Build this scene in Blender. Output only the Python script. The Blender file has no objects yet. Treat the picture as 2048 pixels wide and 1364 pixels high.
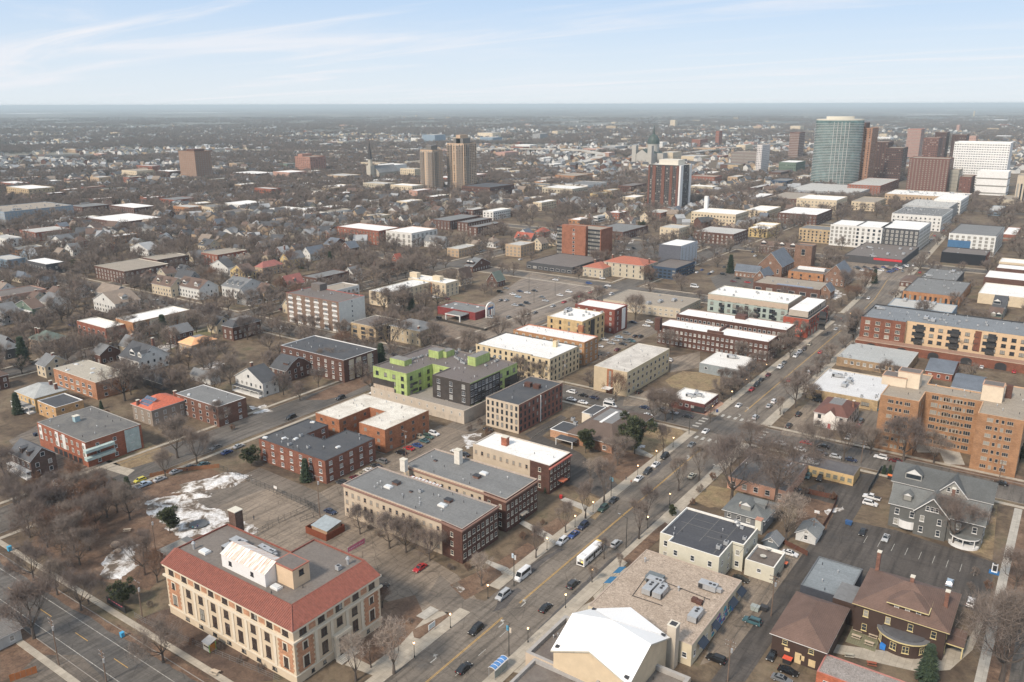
import bpy,bmesh,math,random
from math import sin,cos,tan,atan,atan2,radians,degrees,sqrt,pi,hypot,floor
from mathutils import Vector,Matrix
random.seed(7)
SC=bpy.context.scene
COL=SC.collection
# ------------------------------------------------------------------ camera
FPX,CAMH,AZ,ROLL=1640.0,130.0,radians(35.0),radians(-0.14)
PITCH=atan((682-208.5)/FPX)
_fh=Vector((-sin(AZ),cos(AZ),0));_rt=Vector((cos(AZ),sin(AZ),0))
FW=_fh*cos(PITCH)+Vector((0,0,-sin(PITCH)))
_u=_rt.cross(FW)
RT=_rt*cos(ROLL)+_u*sin(ROLL);UP=-_rt*sin(ROLL)+_u*cos(ROLL)
cam=bpy.data.objects.new('camera',bpy.data.cameras.new('camera'));COL.objects.link(cam)
cam.matrix_world=Matrix(((RT.x,UP.x,-FW.x,0),(RT.y,UP.y,-FW.y,0),(RT.z,UP.z,-FW.z,CAMH),(0,0,0,1)))
cam.data.sensor_width=36;cam.data.lens=36*FPX/2048;cam.data.clip_start=1;cam.data.clip_end=120000
SC.camera=cam
# ------------------------------------------------------------------ world, sun, exposure
SUN_EL,SUN_ROT=42.0,186.0 # degrees; light comes over the camera's left shoulder
wd=bpy.data.worlds.new('World');SC.world=wd;wd.use_nodes=True
def make_world():
 nt=wd.node_tree;N=nt.nodes;L=nt.links;N.clear()
 out=N.new('ShaderNodeOutputWorld');bg=N.new('ShaderNodeBackground')
 sky=N.new('ShaderNodeTexSky');sky.sky_type='NISHITA';sky.sun_disc=False
 sky.sun_elevation=radians(SUN_EL);sky.sun_rotation=radians(SUN_ROT)
 sky.altitude=100;sky.air_density=1.0;sky.dust_density=1.2;sky.ozone_density=2.0
 tc=N.new('ShaderNodeTexCoord')
 # thin high cloud: streaky noise on a plane far above
 sep=N.new('ShaderNodeSeparateXYZ');L.new(tc.outputs['Generated'],sep.inputs[0])
 mx=N.new('ShaderNodeMath');mx.operation='MAXIMUM';L.new(sep.outputs[2],mx.inputs[0]);mx.inputs[1].default_value=0.0
 ad=N.new('ShaderNodeMath');ad.operation='ADD';L.new(mx.outputs[0],ad.inputs[0]);ad.inputs[1].default_value=0.06
 dv=N.new('ShaderNodeVectorMath');dv.operation='DIVIDE';L.new(tc.outputs['Generated'],dv.inputs[0])
 cb=N.new('ShaderNodeCombineXYZ');L.new(ad.outputs[0],cb.inputs[0]);L.new(ad.outputs[0],cb.inputs[1]);cb.inputs[2].default_value=1
 L.new(cb.outputs[0],dv.inputs[1])
 def noise(scale,rot,sx,sy,det,dist,lo,hi):
  mp=N.new('ShaderNodeMapping');mp.inputs['Rotation'].default_value=(0,0,radians(rot));mp.inputs['Scale'].default_value=(sx,sy,0.0)
  L.new(dv.outputs[0],mp.inputs[0])
  n=N.new('ShaderNodeTexNoise');n.inputs['Scale'].default_value=scale;n.inputs['Detail'].default_value=det
  n.inputs['Roughness'].default_value=0.62;n.inputs['Distortion'].default_value=dist
  L.new(mp.outputs[0],n.inputs[0])
  r=N.new('ShaderNodeMapRange');r.inputs[1].default_value=lo;r.inputs[2].default_value=hi;L.new(n.outputs[0],r.inputs[0])
  r.interpolation_type='SMOOTHSTEP'
  return r.outputs[0]
 a=noise(0.5,112,0.30,1.6,7,1.0,0.50,0.78)
 b=noise(0.30,60,0.4,1.2,8,1.6,0.52,0.85)
 m=N.new('ShaderNodeMath');m.operation='MAXIMUM';L.new(a,m.inputs[0]);L.new(b,m.inputs[1])
 m2=N.new('ShaderNodeMath');m2.operation='MULTIPLY';m2.inputs[1].default_value=0.95;L.new(m.outputs[0],m2.inputs[0])
 # veil: the blue sky seen through a thin even layer of high cloud
 veil=N.new('ShaderNodeMix');veil.data_type='RGBA';veil.inputs[0].default_value=VEIL
 vg=N.new('ShaderNodeValToRGB');e=vg.color_ramp.elements;e[0].position=0;e[0].color=VEILLOW;e[1].position=0.11;e[1].color=VEILMID;e.new(0.45).color=VEILCOL
 L.new(mx.outputs[0],vg.inputs[0]);vs=N.new('ShaderNodeVectorMath');vs.operation='SCALE';vs.inputs[3].default_value=10;L.new(vg.outputs[0],vs.inputs[0])
 L.new(sky.outputs[0],veil.inputs[6]);L.new(vs.outputs[0],veil.inputs[7])
 mix=N.new('ShaderNodeMix');mix.data_type='RGBA';L.new(m2.outputs[0],mix.inputs[0])
 L.new(veil.outputs[2],mix.inputs[6]);mix.inputs[7].default_value=CLOUDCOL
 L.new(mix.outputs[2],bg.inputs[0]);bg.inputs[1].default_value=SKYSTR
 L.new(bg.outputs[0],out.inputs[0])
VEIL,VEILLOW,VEILMID,VEILCOL,CLOUDCOL,SKYSTR=0.88,(.66,.715,.76,1),(.435,.56,.735,1),(.50,.56,.64,1),(7.0,7.0,7.3,1),0.10
make_world()
sun=bpy.data.objects.new('sun',bpy.data.lights.new('sun','SUN'));COL.objects.link(sun)
sun.data.energy=3.3;sun.data.angle=radians(9);sun.data.color=(1.0,0.88,0.74)
SUNAZ=radians(SUN_ROT) # Nishita: rotation measured from +Y clockwise seen from above
_sd=Vector((sin(SUNAZ)*cos(radians(SUN_EL)),cos(SUNAZ)*cos(radians(SUN_EL)),sin(radians(SUN_EL))))
sun.rotation_euler=(-_sd).to_track_quat('-Z','Y').to_euler();sun.location=(0,0,400)
SC.view_settings.view_transform='Standard';SC.view_settings.look='None'
SC.view_settings.exposure=0.38;SC.view_settings.gamma=1.0;SC.view_settings.use_curve_mapping=False
SC.render.engine='CYCLES'
SC.cycles.max_bounces=4;SC.cycles.diffuse_bounces=1;SC.cycles.glossy_bounces=2;SC.cycles.transmission_bounces=2
SC.cycles.volume_bounces=0;SC.cycles.transparent_max_bounces=4
try:SC.cycles.use_denoising=True
except Exception:pass
# ------------------------------------------------------------------ photo pixel (2048x1364) <-> place
def g(px,py,h=0.0):
 d=FW*FPX+RT*(px-1024)+UP*(682-py)
 t=(h-CAMH)/d.z
 return(d.x*t,d.y*t)
def proj(x,y,z=0.0):
 q=Vector((x,y,z-CAMH));w=q.dot(FW)
 if w<1:return(-9999,-9999)
 return(1024+FPX*q.dot(RT)/w,682-FPX*q.dot(UP)/w)
def height_at(x,y,ytop):
 lo,hi=0.0,128.0
 for _ in range(40):
  m=(lo+hi)/2
  if proj(x,y,m)[1]>ytop:lo=m
  else:hi=m
 return lo
def dist(x,y):return sqrt(x*x+y*y+CAMH*CAMH)
# ------------------------------------------------------------------ objects and tags
KIDS={}
def tag(o,label=None,cat=None,group=None,kind=None):
 if label:o['label']=label
 if cat:o['category']=cat
 if group:o['group']=group
 if kind:o['kind']=kind
 return o
def empty(name,loc,label,cat,group=None,rz=0):
 o=bpy.data.objects.new(name,None);COL.objects.link(o);o.location=loc;o.rotation_euler=(0,0,rz)
 o.empty_display_size=0.5
 return tag(o,label,cat,group)
def link(name,mesh,parent=None,loc=(0,0,0),rz=0,color=None):
 o=bpy.data.objects.new(name,mesh);COL.objects.link(o)
 if parent:o.parent=parent;KIDS.setdefault(parent.name,[]).append(o)
 o.location=loc;o.rotation_euler=(0,0,rz)
 if color:o.color=color
 return o
class MB:
 def __init__(s):s.v=[];s.f=[];s.m=[];s.ms=[];s.o=(0,0,0)
 def mi(s,mat):
  if mat not in s.ms:s.ms.append(mat)
  return s.ms.index(mat)
 def face(s,pts,mat):
  b=len(s.v);ox,oy,oz=s.o
  s.v+=[(p[0]-ox,p[1]-oy,p[2]-oz) for p in pts];s.f.append(tuple(range(b,b+len(pts))));s.m.append(s.mi(mat))
 def box(s,x0,x1,y0,y1,z0,z1,mat,top=None,bottom=True):
  if x0>x1:x0,x1=x1,x0
  if y0>y1:y0,y1=y1,y0
  t=top or mat
  s.face([(x0,y0,z0),(x1,y0,z0),(x1,y0,z1),(x0,y0,z1)],mat)
  s.face([(x1,y0,z0),(x1,y1,z0),(x1,y1,z1),(x1,y0,z1)],mat)
  s.face([(x1,y1,z0),(x0,y1,z0),(x0,y1,z1),(x1,y1,z1)],mat)
  s.face([(x0,y1,z0),(x0,y0,z0),(x0,y0,z1),(x0,y1,z1)],mat)
  s.face([(x0,y0,z1),(x1,y0,z1),(x1,y1,z1),(x0,y1,z1)],t)
  if bottom:s.face([(x0,y1,z0),(x1,y1,z0),(x1,y0,z0),(x0,y0,z0)],mat)
 def prism(s,pts,z0,z1,mat,top=None,bottom=False):
  n=len(pts)
  for i in range(n):
   a,b=pts[i],pts[(i+1)%n]
   s.face([(a[0],a[1],z0),(b[0],b[1],z0),(b[0],b[1],z1),(a[0],a[1],z1)],mat)
  s.face([(p[0],p[1],z1) for p in pts],top or mat)
  if bottom:s.face([(p[0],p[1],z0) for p in reversed(pts)],mat)
 def tube(s,a,b,r0,r1,n,mat,cap=False):
  a=Vector(a);b=Vector(b);d=(b-a)
  if d.length<1e-6:return
  d.normalize();u=d.orthogonal().normalized();w=d.cross(u)
  A=[a+(u*cos(2*pi*k/n)+w*sin(2*pi*k/n))*r0 for k in range(n)]
  B=[b+(u*cos(2*pi*k/n)+w*sin(2*pi*k/n))*r1 for k in range(n)]
  for k in range(n):
   j=(k+1)%n
   s.face([A[k],A[j],B[j],B[k]],mat)
  if cap:s.face(B,mat)
 def mesh(s,name):
  me=bpy.data.meshes.new(name);me.from_pydata(s.v,[],s.f)
  for m in s.ms:me.materials.append(m)
  me.polygons.foreach_set('material_index',s.m);me.update()
  return me
 def build(s,name,parent=None,loc=(0,0,0),rz=0,kind=None,color=None):
  o=link(name,s.mesh(name),parent,loc,rz,color)
  if kind:o['kind']=kind
  return o
def copy_tree(o,loc,rz=0.0,color=None,label=None,group=None,cat=None):
 def cp(a,par):
  c=a.copy();COL.objects.link(c)
  if par:c.parent=par;KIDS.setdefault(par.name,[]).append(c)
  if color and c.get('paint'):c.color=color
  for ch in list(KIDS.get(a.name,[])):cp(ch,c)
  return c
 r=cp(o,None);r.location=loc;r.rotation_euler=(0,0,rz)
 if label:r['label']=label
 if group:r['group']=group
 if cat:r['category']=cat
 return r
 # ------------------------------------------------------------------ materials
_mats={}
def mat(key,fn):
 if key in _mats:return _mats[key]
 m=bpy.data.materials.new(str(key)[:60]);m.use_nodes=True
 nt=m.node_tree;nt.nodes.clear()
 out=nt.nodes.new('ShaderNodeOutputMaterial');p=nt.nodes.new('ShaderNodeBsdfPrincipled')
 nt.links.new(p.outputs[0],out.inputs[0])
 fn(nt,p);_mats[key]=m
 return m
def _noise(nt,scale,detail=4,rough=0.6,dist=0.0,vec=None):
 n=nt.nodes.new('ShaderNodeTexNoise');n.inputs['Scale'].default_value=scale;n.inputs['Detail'].default_value=detail
 n.inputs['Roughness'].default_value=rough;n.inputs['Distortion'].default_value=dist
 if vec is None:
  gm=nt.nodes.get('GEO') or nt.nodes.new('ShaderNodeNewGeometry');gm.name='GEO';vec=gm.outputs['Position']
 nt.links.new(vec,n.inputs['Vector']);return n.outputs[0]
def _ramp(nt,fac,stops):
 r=nt.nodes.new('ShaderNodeValToRGB');e=r.color_ramp.elements
 while len(e)<len(stops):e.new(0.5)
 for el,(p,c) in zip(e,stops):el.position=p;el.color=(c[0],c[1],c[2],1)
 nt.links.new(fac,r.inputs[0]);return r.outputs[0]
def _mix(nt,fac,a,b,mode='MIX'):
 m=nt.nodes.new('ShaderNodeMix');m.data_type='RGBA';m.blend_type=mode
 if isinstance(fac,(int,float)):m.inputs[0].default_value=fac
 else:nt.links.new(fac,m.inputs[0])
 for s,v in((6,a),(7,b)):
  if isinstance(v,tuple):m.inputs[s].default_value=(v[0],v[1],v[2],1)
  else:nt.links.new(v,m.inputs[s])
 return m.outputs[2]
def _range(nt,v,a,b,c=0,d=1):
 r=nt.nodes.new('ShaderNodeMapRange');nt.links.new(v,r.inputs[0])
 for i,q in enumerate((a,b,c,d)):r.inputs[i+1].default_value=q
 return r.outputs[0]
def _sc(c,k):return tuple(min(1,q*k) for q in c)
def plain(c,rough=0.7,var=0.15,scale=0.8,metal=0.0):
 c=tuple(c)
 def fn(nt,p):
  f=_noise(nt,scale,5)
  nt.links.new(_ramp(nt,f,[(0.3,_sc(c,1-var)),(0.7,_sc(c,1+var))]),p.inputs['Base Color'])
  p.inputs['Roughness'].default_value=rough;p.inputs['Metallic'].default_value=metal
 return mat(('plain',c,rough,var,scale,metal),fn)
def brick(c,var=0.3):
 c=tuple(c)
 def fn(nt,p):
  gm=nt.nodes.new('ShaderNodeNewGeometry');gm.name='GEO'
  # courses of brick read from world position: x+y runs along either wall direction
  sp=nt.nodes.new('ShaderNodeSeparateXYZ');nt.links.new(gm.outputs['Position'],sp.inputs[0])
  ad=nt.nodes.new('ShaderNodeMath');nt.links.new(sp.outputs[0],ad.inputs[0]);nt.links.new(sp.outputs[1],ad.inputs[1])
  cb=nt.nodes.new('ShaderNodeCombineXYZ');nt.links.new(ad.outputs[0],cb.inputs[0]);nt.links.new(sp.outputs[2],cb.inputs[1])
  b=nt.nodes.new('ShaderNodeTexBrick');nt.links.new(cb.outputs[0],b.inputs[0])
  b.inputs['Scale'].default_value=1.0;b.inputs['Brick Width'].default_value=0.6;b.inputs['Row Height'].default_value=0.22
  b.inputs['Mortar Size'].default_value=0.012
  b.inputs['Color1'].default_value=(*_sc(c,1+var*0.7),1);b.inputs['Color2'].default_value=(*_sc(c,1-var*0.7),1)
  b.inputs['Mortar'].default_value=(*_sc(c,0.9),1)
  f=_noise(nt,0.35,5)
  st=_ramp(nt,f,[(0.3,(0.72,0.70,0.68)),(0.6,(1.05,1.05,1.05))])
  nt.links.new(_mix(nt,1.0,b.outputs[0],st,'MULTIPLY'),p.inputs['Base Color'])
  p.inputs['Roughness'].default_value=0.85
 return mat(('brick',c,var),fn)
def stucco(c):return plain(c,0.9,0.08,0.5)
def panels(c,w=1.6,h=3.0):
 c=tuple(c)
 def fn(nt,p):
  gm=nt.nodes.new('ShaderNodeNewGeometry');gm.name='GEO';sp=nt.nodes.new('ShaderNodeSeparateXYZ');nt.links.new(gm.outputs['Position'],sp.inputs[0])
  ad=nt.nodes.new('ShaderNodeMath');nt.links.new(sp.outputs[0],ad.inputs[0]);nt.links.new(sp.outputs[1],ad.inputs[1]);cb=nt.nodes.new('ShaderNodeCombineXYZ');nt.links.new(ad.outputs[0],cb.inputs[0]);nt.links.new(sp.outputs[2],cb.inputs[1])
  b=nt.nodes.new('ShaderNodeTexBrick');b.offset=0;nt.links.new(cb.outputs[0],b.inputs[0]);b.inputs['Scale'].default_value=1;b.inputs['Brick Width'].default_value=w;b.inputs['Row Height'].default_value=h;b.inputs['Mortar Size'].default_value=.04
  b.inputs['Color1'].default_value=(*_sc(c,1.06),1);b.inputs['Color2'].default_value=(*_sc(c,.86),1);b.inputs['Mortar'].default_value=(*_sc(c,.45),1)
  nt.links.new(_mix(nt,1.0,b.outputs[0],_ramp(nt,_noise(nt,.3,5),[(.3,(.8,.78,.76)),(.6,(1.02,)*3)]),'MULTIPLY'),p.inputs['Base Color']);p.inputs['Roughness'].default_value=.75
 return mat(('panels',c,w,h),fn)
def siding(c):
 c=tuple(c)
 def fn(nt,p):
  w=nt.nodes.new('ShaderNodeTexWave');w.bands_direction='Z';w.inputs['Scale'].default_value=2.2
  gm=nt.nodes.new('ShaderNodeNewGeometry');gm.name='GEO';nt.links.new(gm.outputs['Position'],w.inputs[0])
  w.inputs['Distortion'].default_value=0
  a=_ramp(nt,w.outputs[0],[(0.0,_sc(c,0.8)),(0.35,c),(1,_sc(c,1.05))])
  f=_ramp(nt,_noise(nt,0.5),[(0.3,(0.86,0.86,0.86)),(0.7,(1.05,1.05,1.05))])
  nt.links.new(_mix(nt,1.0,a,f,'MULTIPLY'),p.inputs['Base Color']);p.inputs['Roughness'].default_value=0.7
 return mat(('siding',c),fn)
def flatroof(c,dirt=(0.25,0.22,0.19),amt=0.5,seams=True):
 c=tuple(c);dirt=tuple(dirt)
 def fn(nt,p):
  f=_ramp(nt,_noise(nt,0.11,7,0.72,0.8),[(0.42,(0,0,0)),(0.42+0.5*(1.1-amt),(1,1,1))])
  col=_mix(nt,0.0,c,dirt)
  mx=nt.nodes[-1] if False else None
  sm=_noise(nt,1.6,5)
  base=_ramp(nt,sm,[(0.3,_sc(c,0.76)),(0.55,c),(0.7,_sc(c,1.12))])
  inv=nt.nodes.new('ShaderNodeMath');inv.operation='MULTIPLY';inv.inputs[1].default_value=amt
  sepc=nt.nodes.new('ShaderNodeSeparateColor');nt.links.new(f,sepc.inputs[0]);nt.links.new(sepc.outputs[0],inv.inputs[0])
  col=_mix(nt,inv.outputs[0],base,dirt)
  if seams:
   gm=nt.nodes.get('GEO')
   b=nt.nodes.new('ShaderNodeTexBrick');nt.links.new(gm.outputs['Position'],b.inputs[0])
   b.inputs['Scale'].default_value=1;b.inputs['Brick Width'].default_value=14;b.inputs['Row Height'].default_value=3.2
   b.inputs['Mortar Size'].default_value=0.05;b.inputs['Color1'].default_value=(1,1,1,1);b.inputs['Color2'].default_value=(0.93,0.93,0.93,1)
   b.inputs['Mortar'].default_value=(0.72,0.72,0.72,1)
   col=_mix(nt,1.0,col,b.outputs[0],'MULTIPLY')
  nt.links.new(col,p.inputs['Base Color']);p.inputs['Roughness'].default_value=0.75
 return mat(('froof',c,dirt,amt,seams),fn)
def shingle(c):
 c=tuple(c)
 def fn(nt,p):
  f=_noise(nt,2.5,6,0.75);f2=_noise(nt,0.25,4)
  a=_ramp(nt,f,[(0.25,_sc(c,0.72)),(0.75,_sc(c,1.28))])
  b=_ramp(nt,f2,[(0.3,(0.82,0.82,0.82)),(0.7,(1.12,1.12,1.12))])
  w=nt.nodes.new('ShaderNodeTexWave');w.bands_direction='Z';w.inputs['Scale'].default_value=1.6;w.inputs['Distortion'].default_value=0.3
  nt.links.new(nt.nodes['GEO'].outputs['Position'],w.inputs[0])
  s=_ramp(nt,w.outputs[0],[(0.0,(0.8,0.8,0.8)),(0.3,(1,1,1))])
  nt.links.new(_mix(nt,1.0,_mix(nt,1.0,a,b,'MULTIPLY'),s,'MULTIPLY'),p.inputs['Base Color'])
  p.inputs['Roughness'].default_value=0.85
 return mat(('shingle',c),fn)
def claytile(c):
 c=tuple(c)
 def fn(nt,p):
  f=_noise(nt,1.1,6,0.7)
  a=_ramp(nt,f,[(0.3,_sc(c,0.75)),(0.7,_sc(c,1.25))])
  nt.links.new(a,p.inputs['Base Color']);p.inputs['Roughness'].default_value=0.6
 return mat(('tile',c),fn)
def glass(c=(0.028,0.034,0.042),blind=0.30,key='w'):
 def fn(nt,p):
  oi=nt.nodes.new('ShaderNodeObjectInfo')
  r=_range(nt,oi.outputs['Random'],1-blind,1-blind+0.01)
  f=_noise(nt,0.7,3)
  a=_ramp(nt,f,[(0.3,_sc(c,0.7)),(0.7,_sc(c,1.6))])
  nt.links.new(_mix(nt,r,a,(0.30,0.29,0.26)),p.inputs['Base Color'])
  p.inputs['Roughness'].default_value=0.12;p.inputs['IOR'].default_value=1.5
 return mat(('glass',c,blind,key),fn)
def paint():
 def fn(nt,p):
  oi=nt.nodes.new('ShaderNodeObjectInfo')
  d=_range(nt,_noise(nt,1.2,4),0.3,0.7,0.82,1.0)
  mm=nt.nodes.new('ShaderNodeMix');mm.data_type='RGBA';mm.blend_type='MULTIPLY';mm.inputs[0].default_value=1
  nt.links.new(oi.outputs['Color'],mm.inputs[6]);nt.links.new(d,mm.inputs[7])
  nt.links.new(mm.outputs[2],p.inputs['Base Color']);p.inputs['Roughness'].default_value=0.3
  p.inputs['Coat Weight'].default_value=0.3
 return mat('car paint',fn)
def emit(c,s):
 c=tuple(c)
 def fn(nt,p):
  p.inputs['Base Color'].default_value=(*c,1);p.inputs['Emission Color'].default_value=(*c,1);p.inputs['Emission Strength'].default_value=s
 return mat(('emit',c,s),fn)
def ground_mat(key,stops,s1=0.05,s2=0.9,rough=0.95,fine=0.25,dist=0.6):
 def fn(nt,p):
  a=_mix(nt,1.0,_ramp(nt,_noise(nt,s1,8,0.68,dist),stops),_ramp(nt,_noise(nt,s1*5,6,.7,1.0),[(.33,(.62,)*3),(.5,(1,1,1)),(.68,(1.25,)*3)]),'MULTIPLY')
  b=_ramp(nt,_noise(nt,s2,6,0.75),[(0.25,(1-fine,)*3),(0.75,(1+fine,)*3)])
  nt.links.new(_mix(nt,1.0,a,b,'MULTIPLY'),p.inputs['Base Color']);p.inputs['Roughness'].default_value=rough
 return mat(('ground',key),fn)
def asphalt(key,c,crack=0.35,wet=0.35):
 c=tuple(c)
 def fn(nt,p):
  gm=nt.nodes.new('ShaderNodeNewGeometry');gm.name='GEO'
  big=_noise(nt,0.045,7,0.7,1.0);f2=_noise(nt,1.3,6,0.7)
  # long smears along the lanes
  mp=nt.nodes.new('ShaderNodeMapping');mp.inputs['Scale'].default_value=(0.9,0.06,1);nt.links.new(gm.outputs['Position'],mp.inputs[0])
  sm=_noise(nt,0.8,5,0.6,0.3,mp.outputs[0])
  a=_ramp(nt,big,[(0.33,_sc(c,1-wet)),(0.5,c),(0.68,_sc(c,1.22))])
  b=_ramp(nt,f2,[(0.3,(0.78,)*3),(0.7,(1.15,)*3)])
  s=_ramp(nt,sm,[(0.36,(0.66,)*3),(0.5,(1,1,1)),(0.68,(1.18,)*3)])
  mp2=nt.nodes.new('ShaderNodeMapping');mp2.inputs['Scale'].default_value=(.05,.9,1);nt.links.new(gm.outputs['Position'],mp2.inputs[0])
  s=_mix(nt,1.0,s,_ramp(nt,_noise(nt,1.1,5,.6,.6,mp2.outputs[0]),[(.34,(.80,)*3),(.48,(1,1,1))]),'MULTIPLY')
  pt=nt.nodes.new('ShaderNodeTexBrick');nt.links.new(gm.outputs['Position'],pt.inputs[0]);pt.inputs['Scale'].default_value=1;pt.inputs['Brick Width'].default_value=9;pt.inputs['Row Height'].default_value=23
  pt.inputs['Mortar Size'].default_value=.05;pt.inputs['Color1'].default_value=(1,1,1,1);pt.inputs['Color2'].default_value=(.84,.83,.82,1);pt.inputs['Mortar'].default_value=(.72,.7,.68,1)
  s=_mix(nt,1.0,s,pt.outputs[0],'MULTIPLY')
  v=nt.nodes.new('ShaderNodeTexVoronoi');v.feature='DISTANCE_TO_EDGE';v.inputs['Scale'].default_value=0.21
  nt.links.new(gm.outputs['Position'],v.inputs[0])
  cr=_range(nt,v.outputs[0],0.0,0.02,1-crack,1.0)
  col=_mix(nt,1.0,_mix(nt,1.0,a,b,'MULTIPLY'),s,'MULTIPLY')
  cm=nt.nodes.new('ShaderNodeCombineColor')
  for i in range(3):nt.links.new(cr,cm.inputs[i])
  nt.links.new(_mix(nt,1.0,col,cm.outputs[0],'MULTIPLY'),p.inputs['Base Color'])
  nt.links.new(_range(nt,big,0.3,0.5,0.55,0.9),p.inputs['Roughness'])
 return mat(('asphalt',key),fn)
def concrete(c=(0.36,0.33,0.29)):
 c=tuple(c)
 def fn(nt,p):
  gm=nt.nodes.new('ShaderNodeNewGeometry');gm.name='GEO'
  b=nt.nodes.new('ShaderNodeTexBrick');nt.links.new(gm.outputs['Position'],b.inputs[0]);b.offset=0
  b.inputs['Scale'].default_value=1;b.inputs['Brick Width'].default_value=1.6;b.inputs['Row Height'].default_value=1.6
  b.inputs['Mortar Size'].default_value=0.03;b.inputs['Color1'].default_value=(1.03,1.03,1.03,1);b.inputs['Color2'].default_value=(0.9,0.9,0.9,1)
  b.inputs['Mortar'].default_value=(0.66,0.66,0.66,1)
  a=_ramp(nt,_noise(nt,0.3,6,0.7),[(0.3,_sc(c,0.75)),(0.7,_sc(c,1.12))])
  nt.links.new(_mix(nt,1.0,a,b.outputs[0],'MULTIPLY'),p.inputs['Base Color']);p.inputs['Roughness'].default_value=0.9
 return mat(('concrete',c),fn)
WHITE=plain((0.72,0.71,0.69),0.6,0.06);DARK=plain((0.035,0.035,0.038),0.5,0.2);METAL=plain((0.42,0.43,0.44),0.4,0.12,metal=0.3)
GLS=glass()
CREAMF=plain((0.62,0.58,0.49),0.7,0.05)
# ------------------------------------------------------------------ building kit
OCC=[] # footprints taken: (x0, x1, y0, y1)
LAND=[] # landmarks: (x, y, short description)
def occ(x0,x1,y0,y1):OCC.append((min(x0,x1),max(x0,x1),min(y0,y1),max(y0,y1)))
def free(x,y,r):
 for a in OCC:
  if a[0]-r<x<a[1]+r and a[2]-r<y<a[3]+r:return False
 return True
def snap(pts):
 """snap a measured outline to the street grid (walls run along X or Y)"""
 if len(pts)==3:
  L,N,R=pts;x0=L[0];x1=(N[0]+R[0])/2;y0=(L[1]+N[1])/2;y1=R[1]
  return[(x0,y0),(x1,y0),(x1,y1),(x0,y1)]
 n=len(pts);xs=[[] for _ in pts];ys=[[] for _ in pts]
 if n==4:
  L,N,R,B=pts
  x0=(L[0]*2+B[0])/3;x1=(N[0]*2+R[0])/3;y0=(L[1]+N[1]*2)/3;y1=(R[1]*2+B[1])/3
  return[(x0,y0),(x1,y0),(x1,y1),(x0,y1)]
 out=[list(p) for p in pts]
 for i in range(n):
  j=(i+1)%n;a,b=pts[i],pts[j]
  if abs(b[0]-a[0])>abs(b[1]-a[1]):
   m=(a[1]+b[1])/2;ys[i].append(m);ys[j].append(m)
  else:
   m=(a[0]+b[0])/2;xs[i].append(m);xs[j].append(m)
 for i in range(n):
  if xs[i]:out[i][0]=sum(xs[i])/len(xs[i])
  if ys[i]:out[i][1]=sum(ys[i])/len(ys[i])
 return[tuple(p) for p in out]
def area(pts):return sum(pts[i][0]*pts[(i+1)%len(pts)][1]-pts[(i+1)%len(pts)][0]*pts[i][1] for i in range(len(pts)))/2
def inset(pts,d):
 n=len(pts);out=[]
 for i in range(n):
  a,b,c=Vector(pts[i-1]),Vector(pts[i]),Vector(pts[(i+1)%n])
  e1=(b-a).normalized();e2=(c-b).normalized()
  n1=Vector((-e1.y,e1.x));n2=Vector((-e2.y,e2.x))
  m=n1+n2;k=m.dot(n1)
  if abs(k)<1e-6:out.append(tuple(b+n1*d));continue
  out.append(tuple(b+m*(d/k)))
 return out
_wp={}
def window_mesh(w,h,fr,gl=None,mull=1,sill=True,rail=True):
 k=(round(w,2),round(h,2),fr.name,(gl or GLS).name,mull,sill,rail)
 if k in _wp:return _wp[k]
 b=MB();G_=gl or GLS;t=0.09;d=0.07
 b.face([(-w/2,-0.03,0),(w/2,-0.03,0),(w/2,-0.03,h),(-w/2,-0.03,h)],G_)
 def bar(x0,x1,z0,z1,dd=d):
  b.face([(x0,-dd,z0),(x1,-dd,z0),(x1,-dd,z1),(x0,-dd,z1)],fr)
  b.face([(x0,0,z1),(x0,-dd,z1),(x1,-dd,z1),(x1,0,z1)],fr)
  b.face([(x0,-dd,z0),(x0,0,z0),(x1,0,z0),(x1,-dd,z0)],fr)
  b.face([(x0,0,z0),(x0,-dd,z0),(x0,-dd,z1),(x0,0,z1)],fr)
  b.face([(x1,-dd,z0),(x1,0,z0),(x1,0,z1),(x1,-dd,z1)],fr)
 bar(-w/2,-w/2+t,0,h);bar(w/2-t,w/2,0,h);bar(-w/2+t,w/2-t,h-t,h);bar(-w/2+t,w/2-t,0,t)
 if rail:bar(-w/2+t,w/2-t,h*0.48,h*0.48+0.06,0.055)
 for m in range(1,mull):x=-w/2+w*m/mull;bar(x-0.05,x+0.05,t,h-t,0.06)
 if sill:bar(-w/2-0.12,w/2+0.12,-0.16,-0.005,0.14)
 me=b.mesh('window');_wp[k]=me;return me
def in_view(x,y,z=3):
 p=proj(x,y,z);return-60<p[0]<2110 and 150<p[1]<1440
BANDS={}
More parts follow.
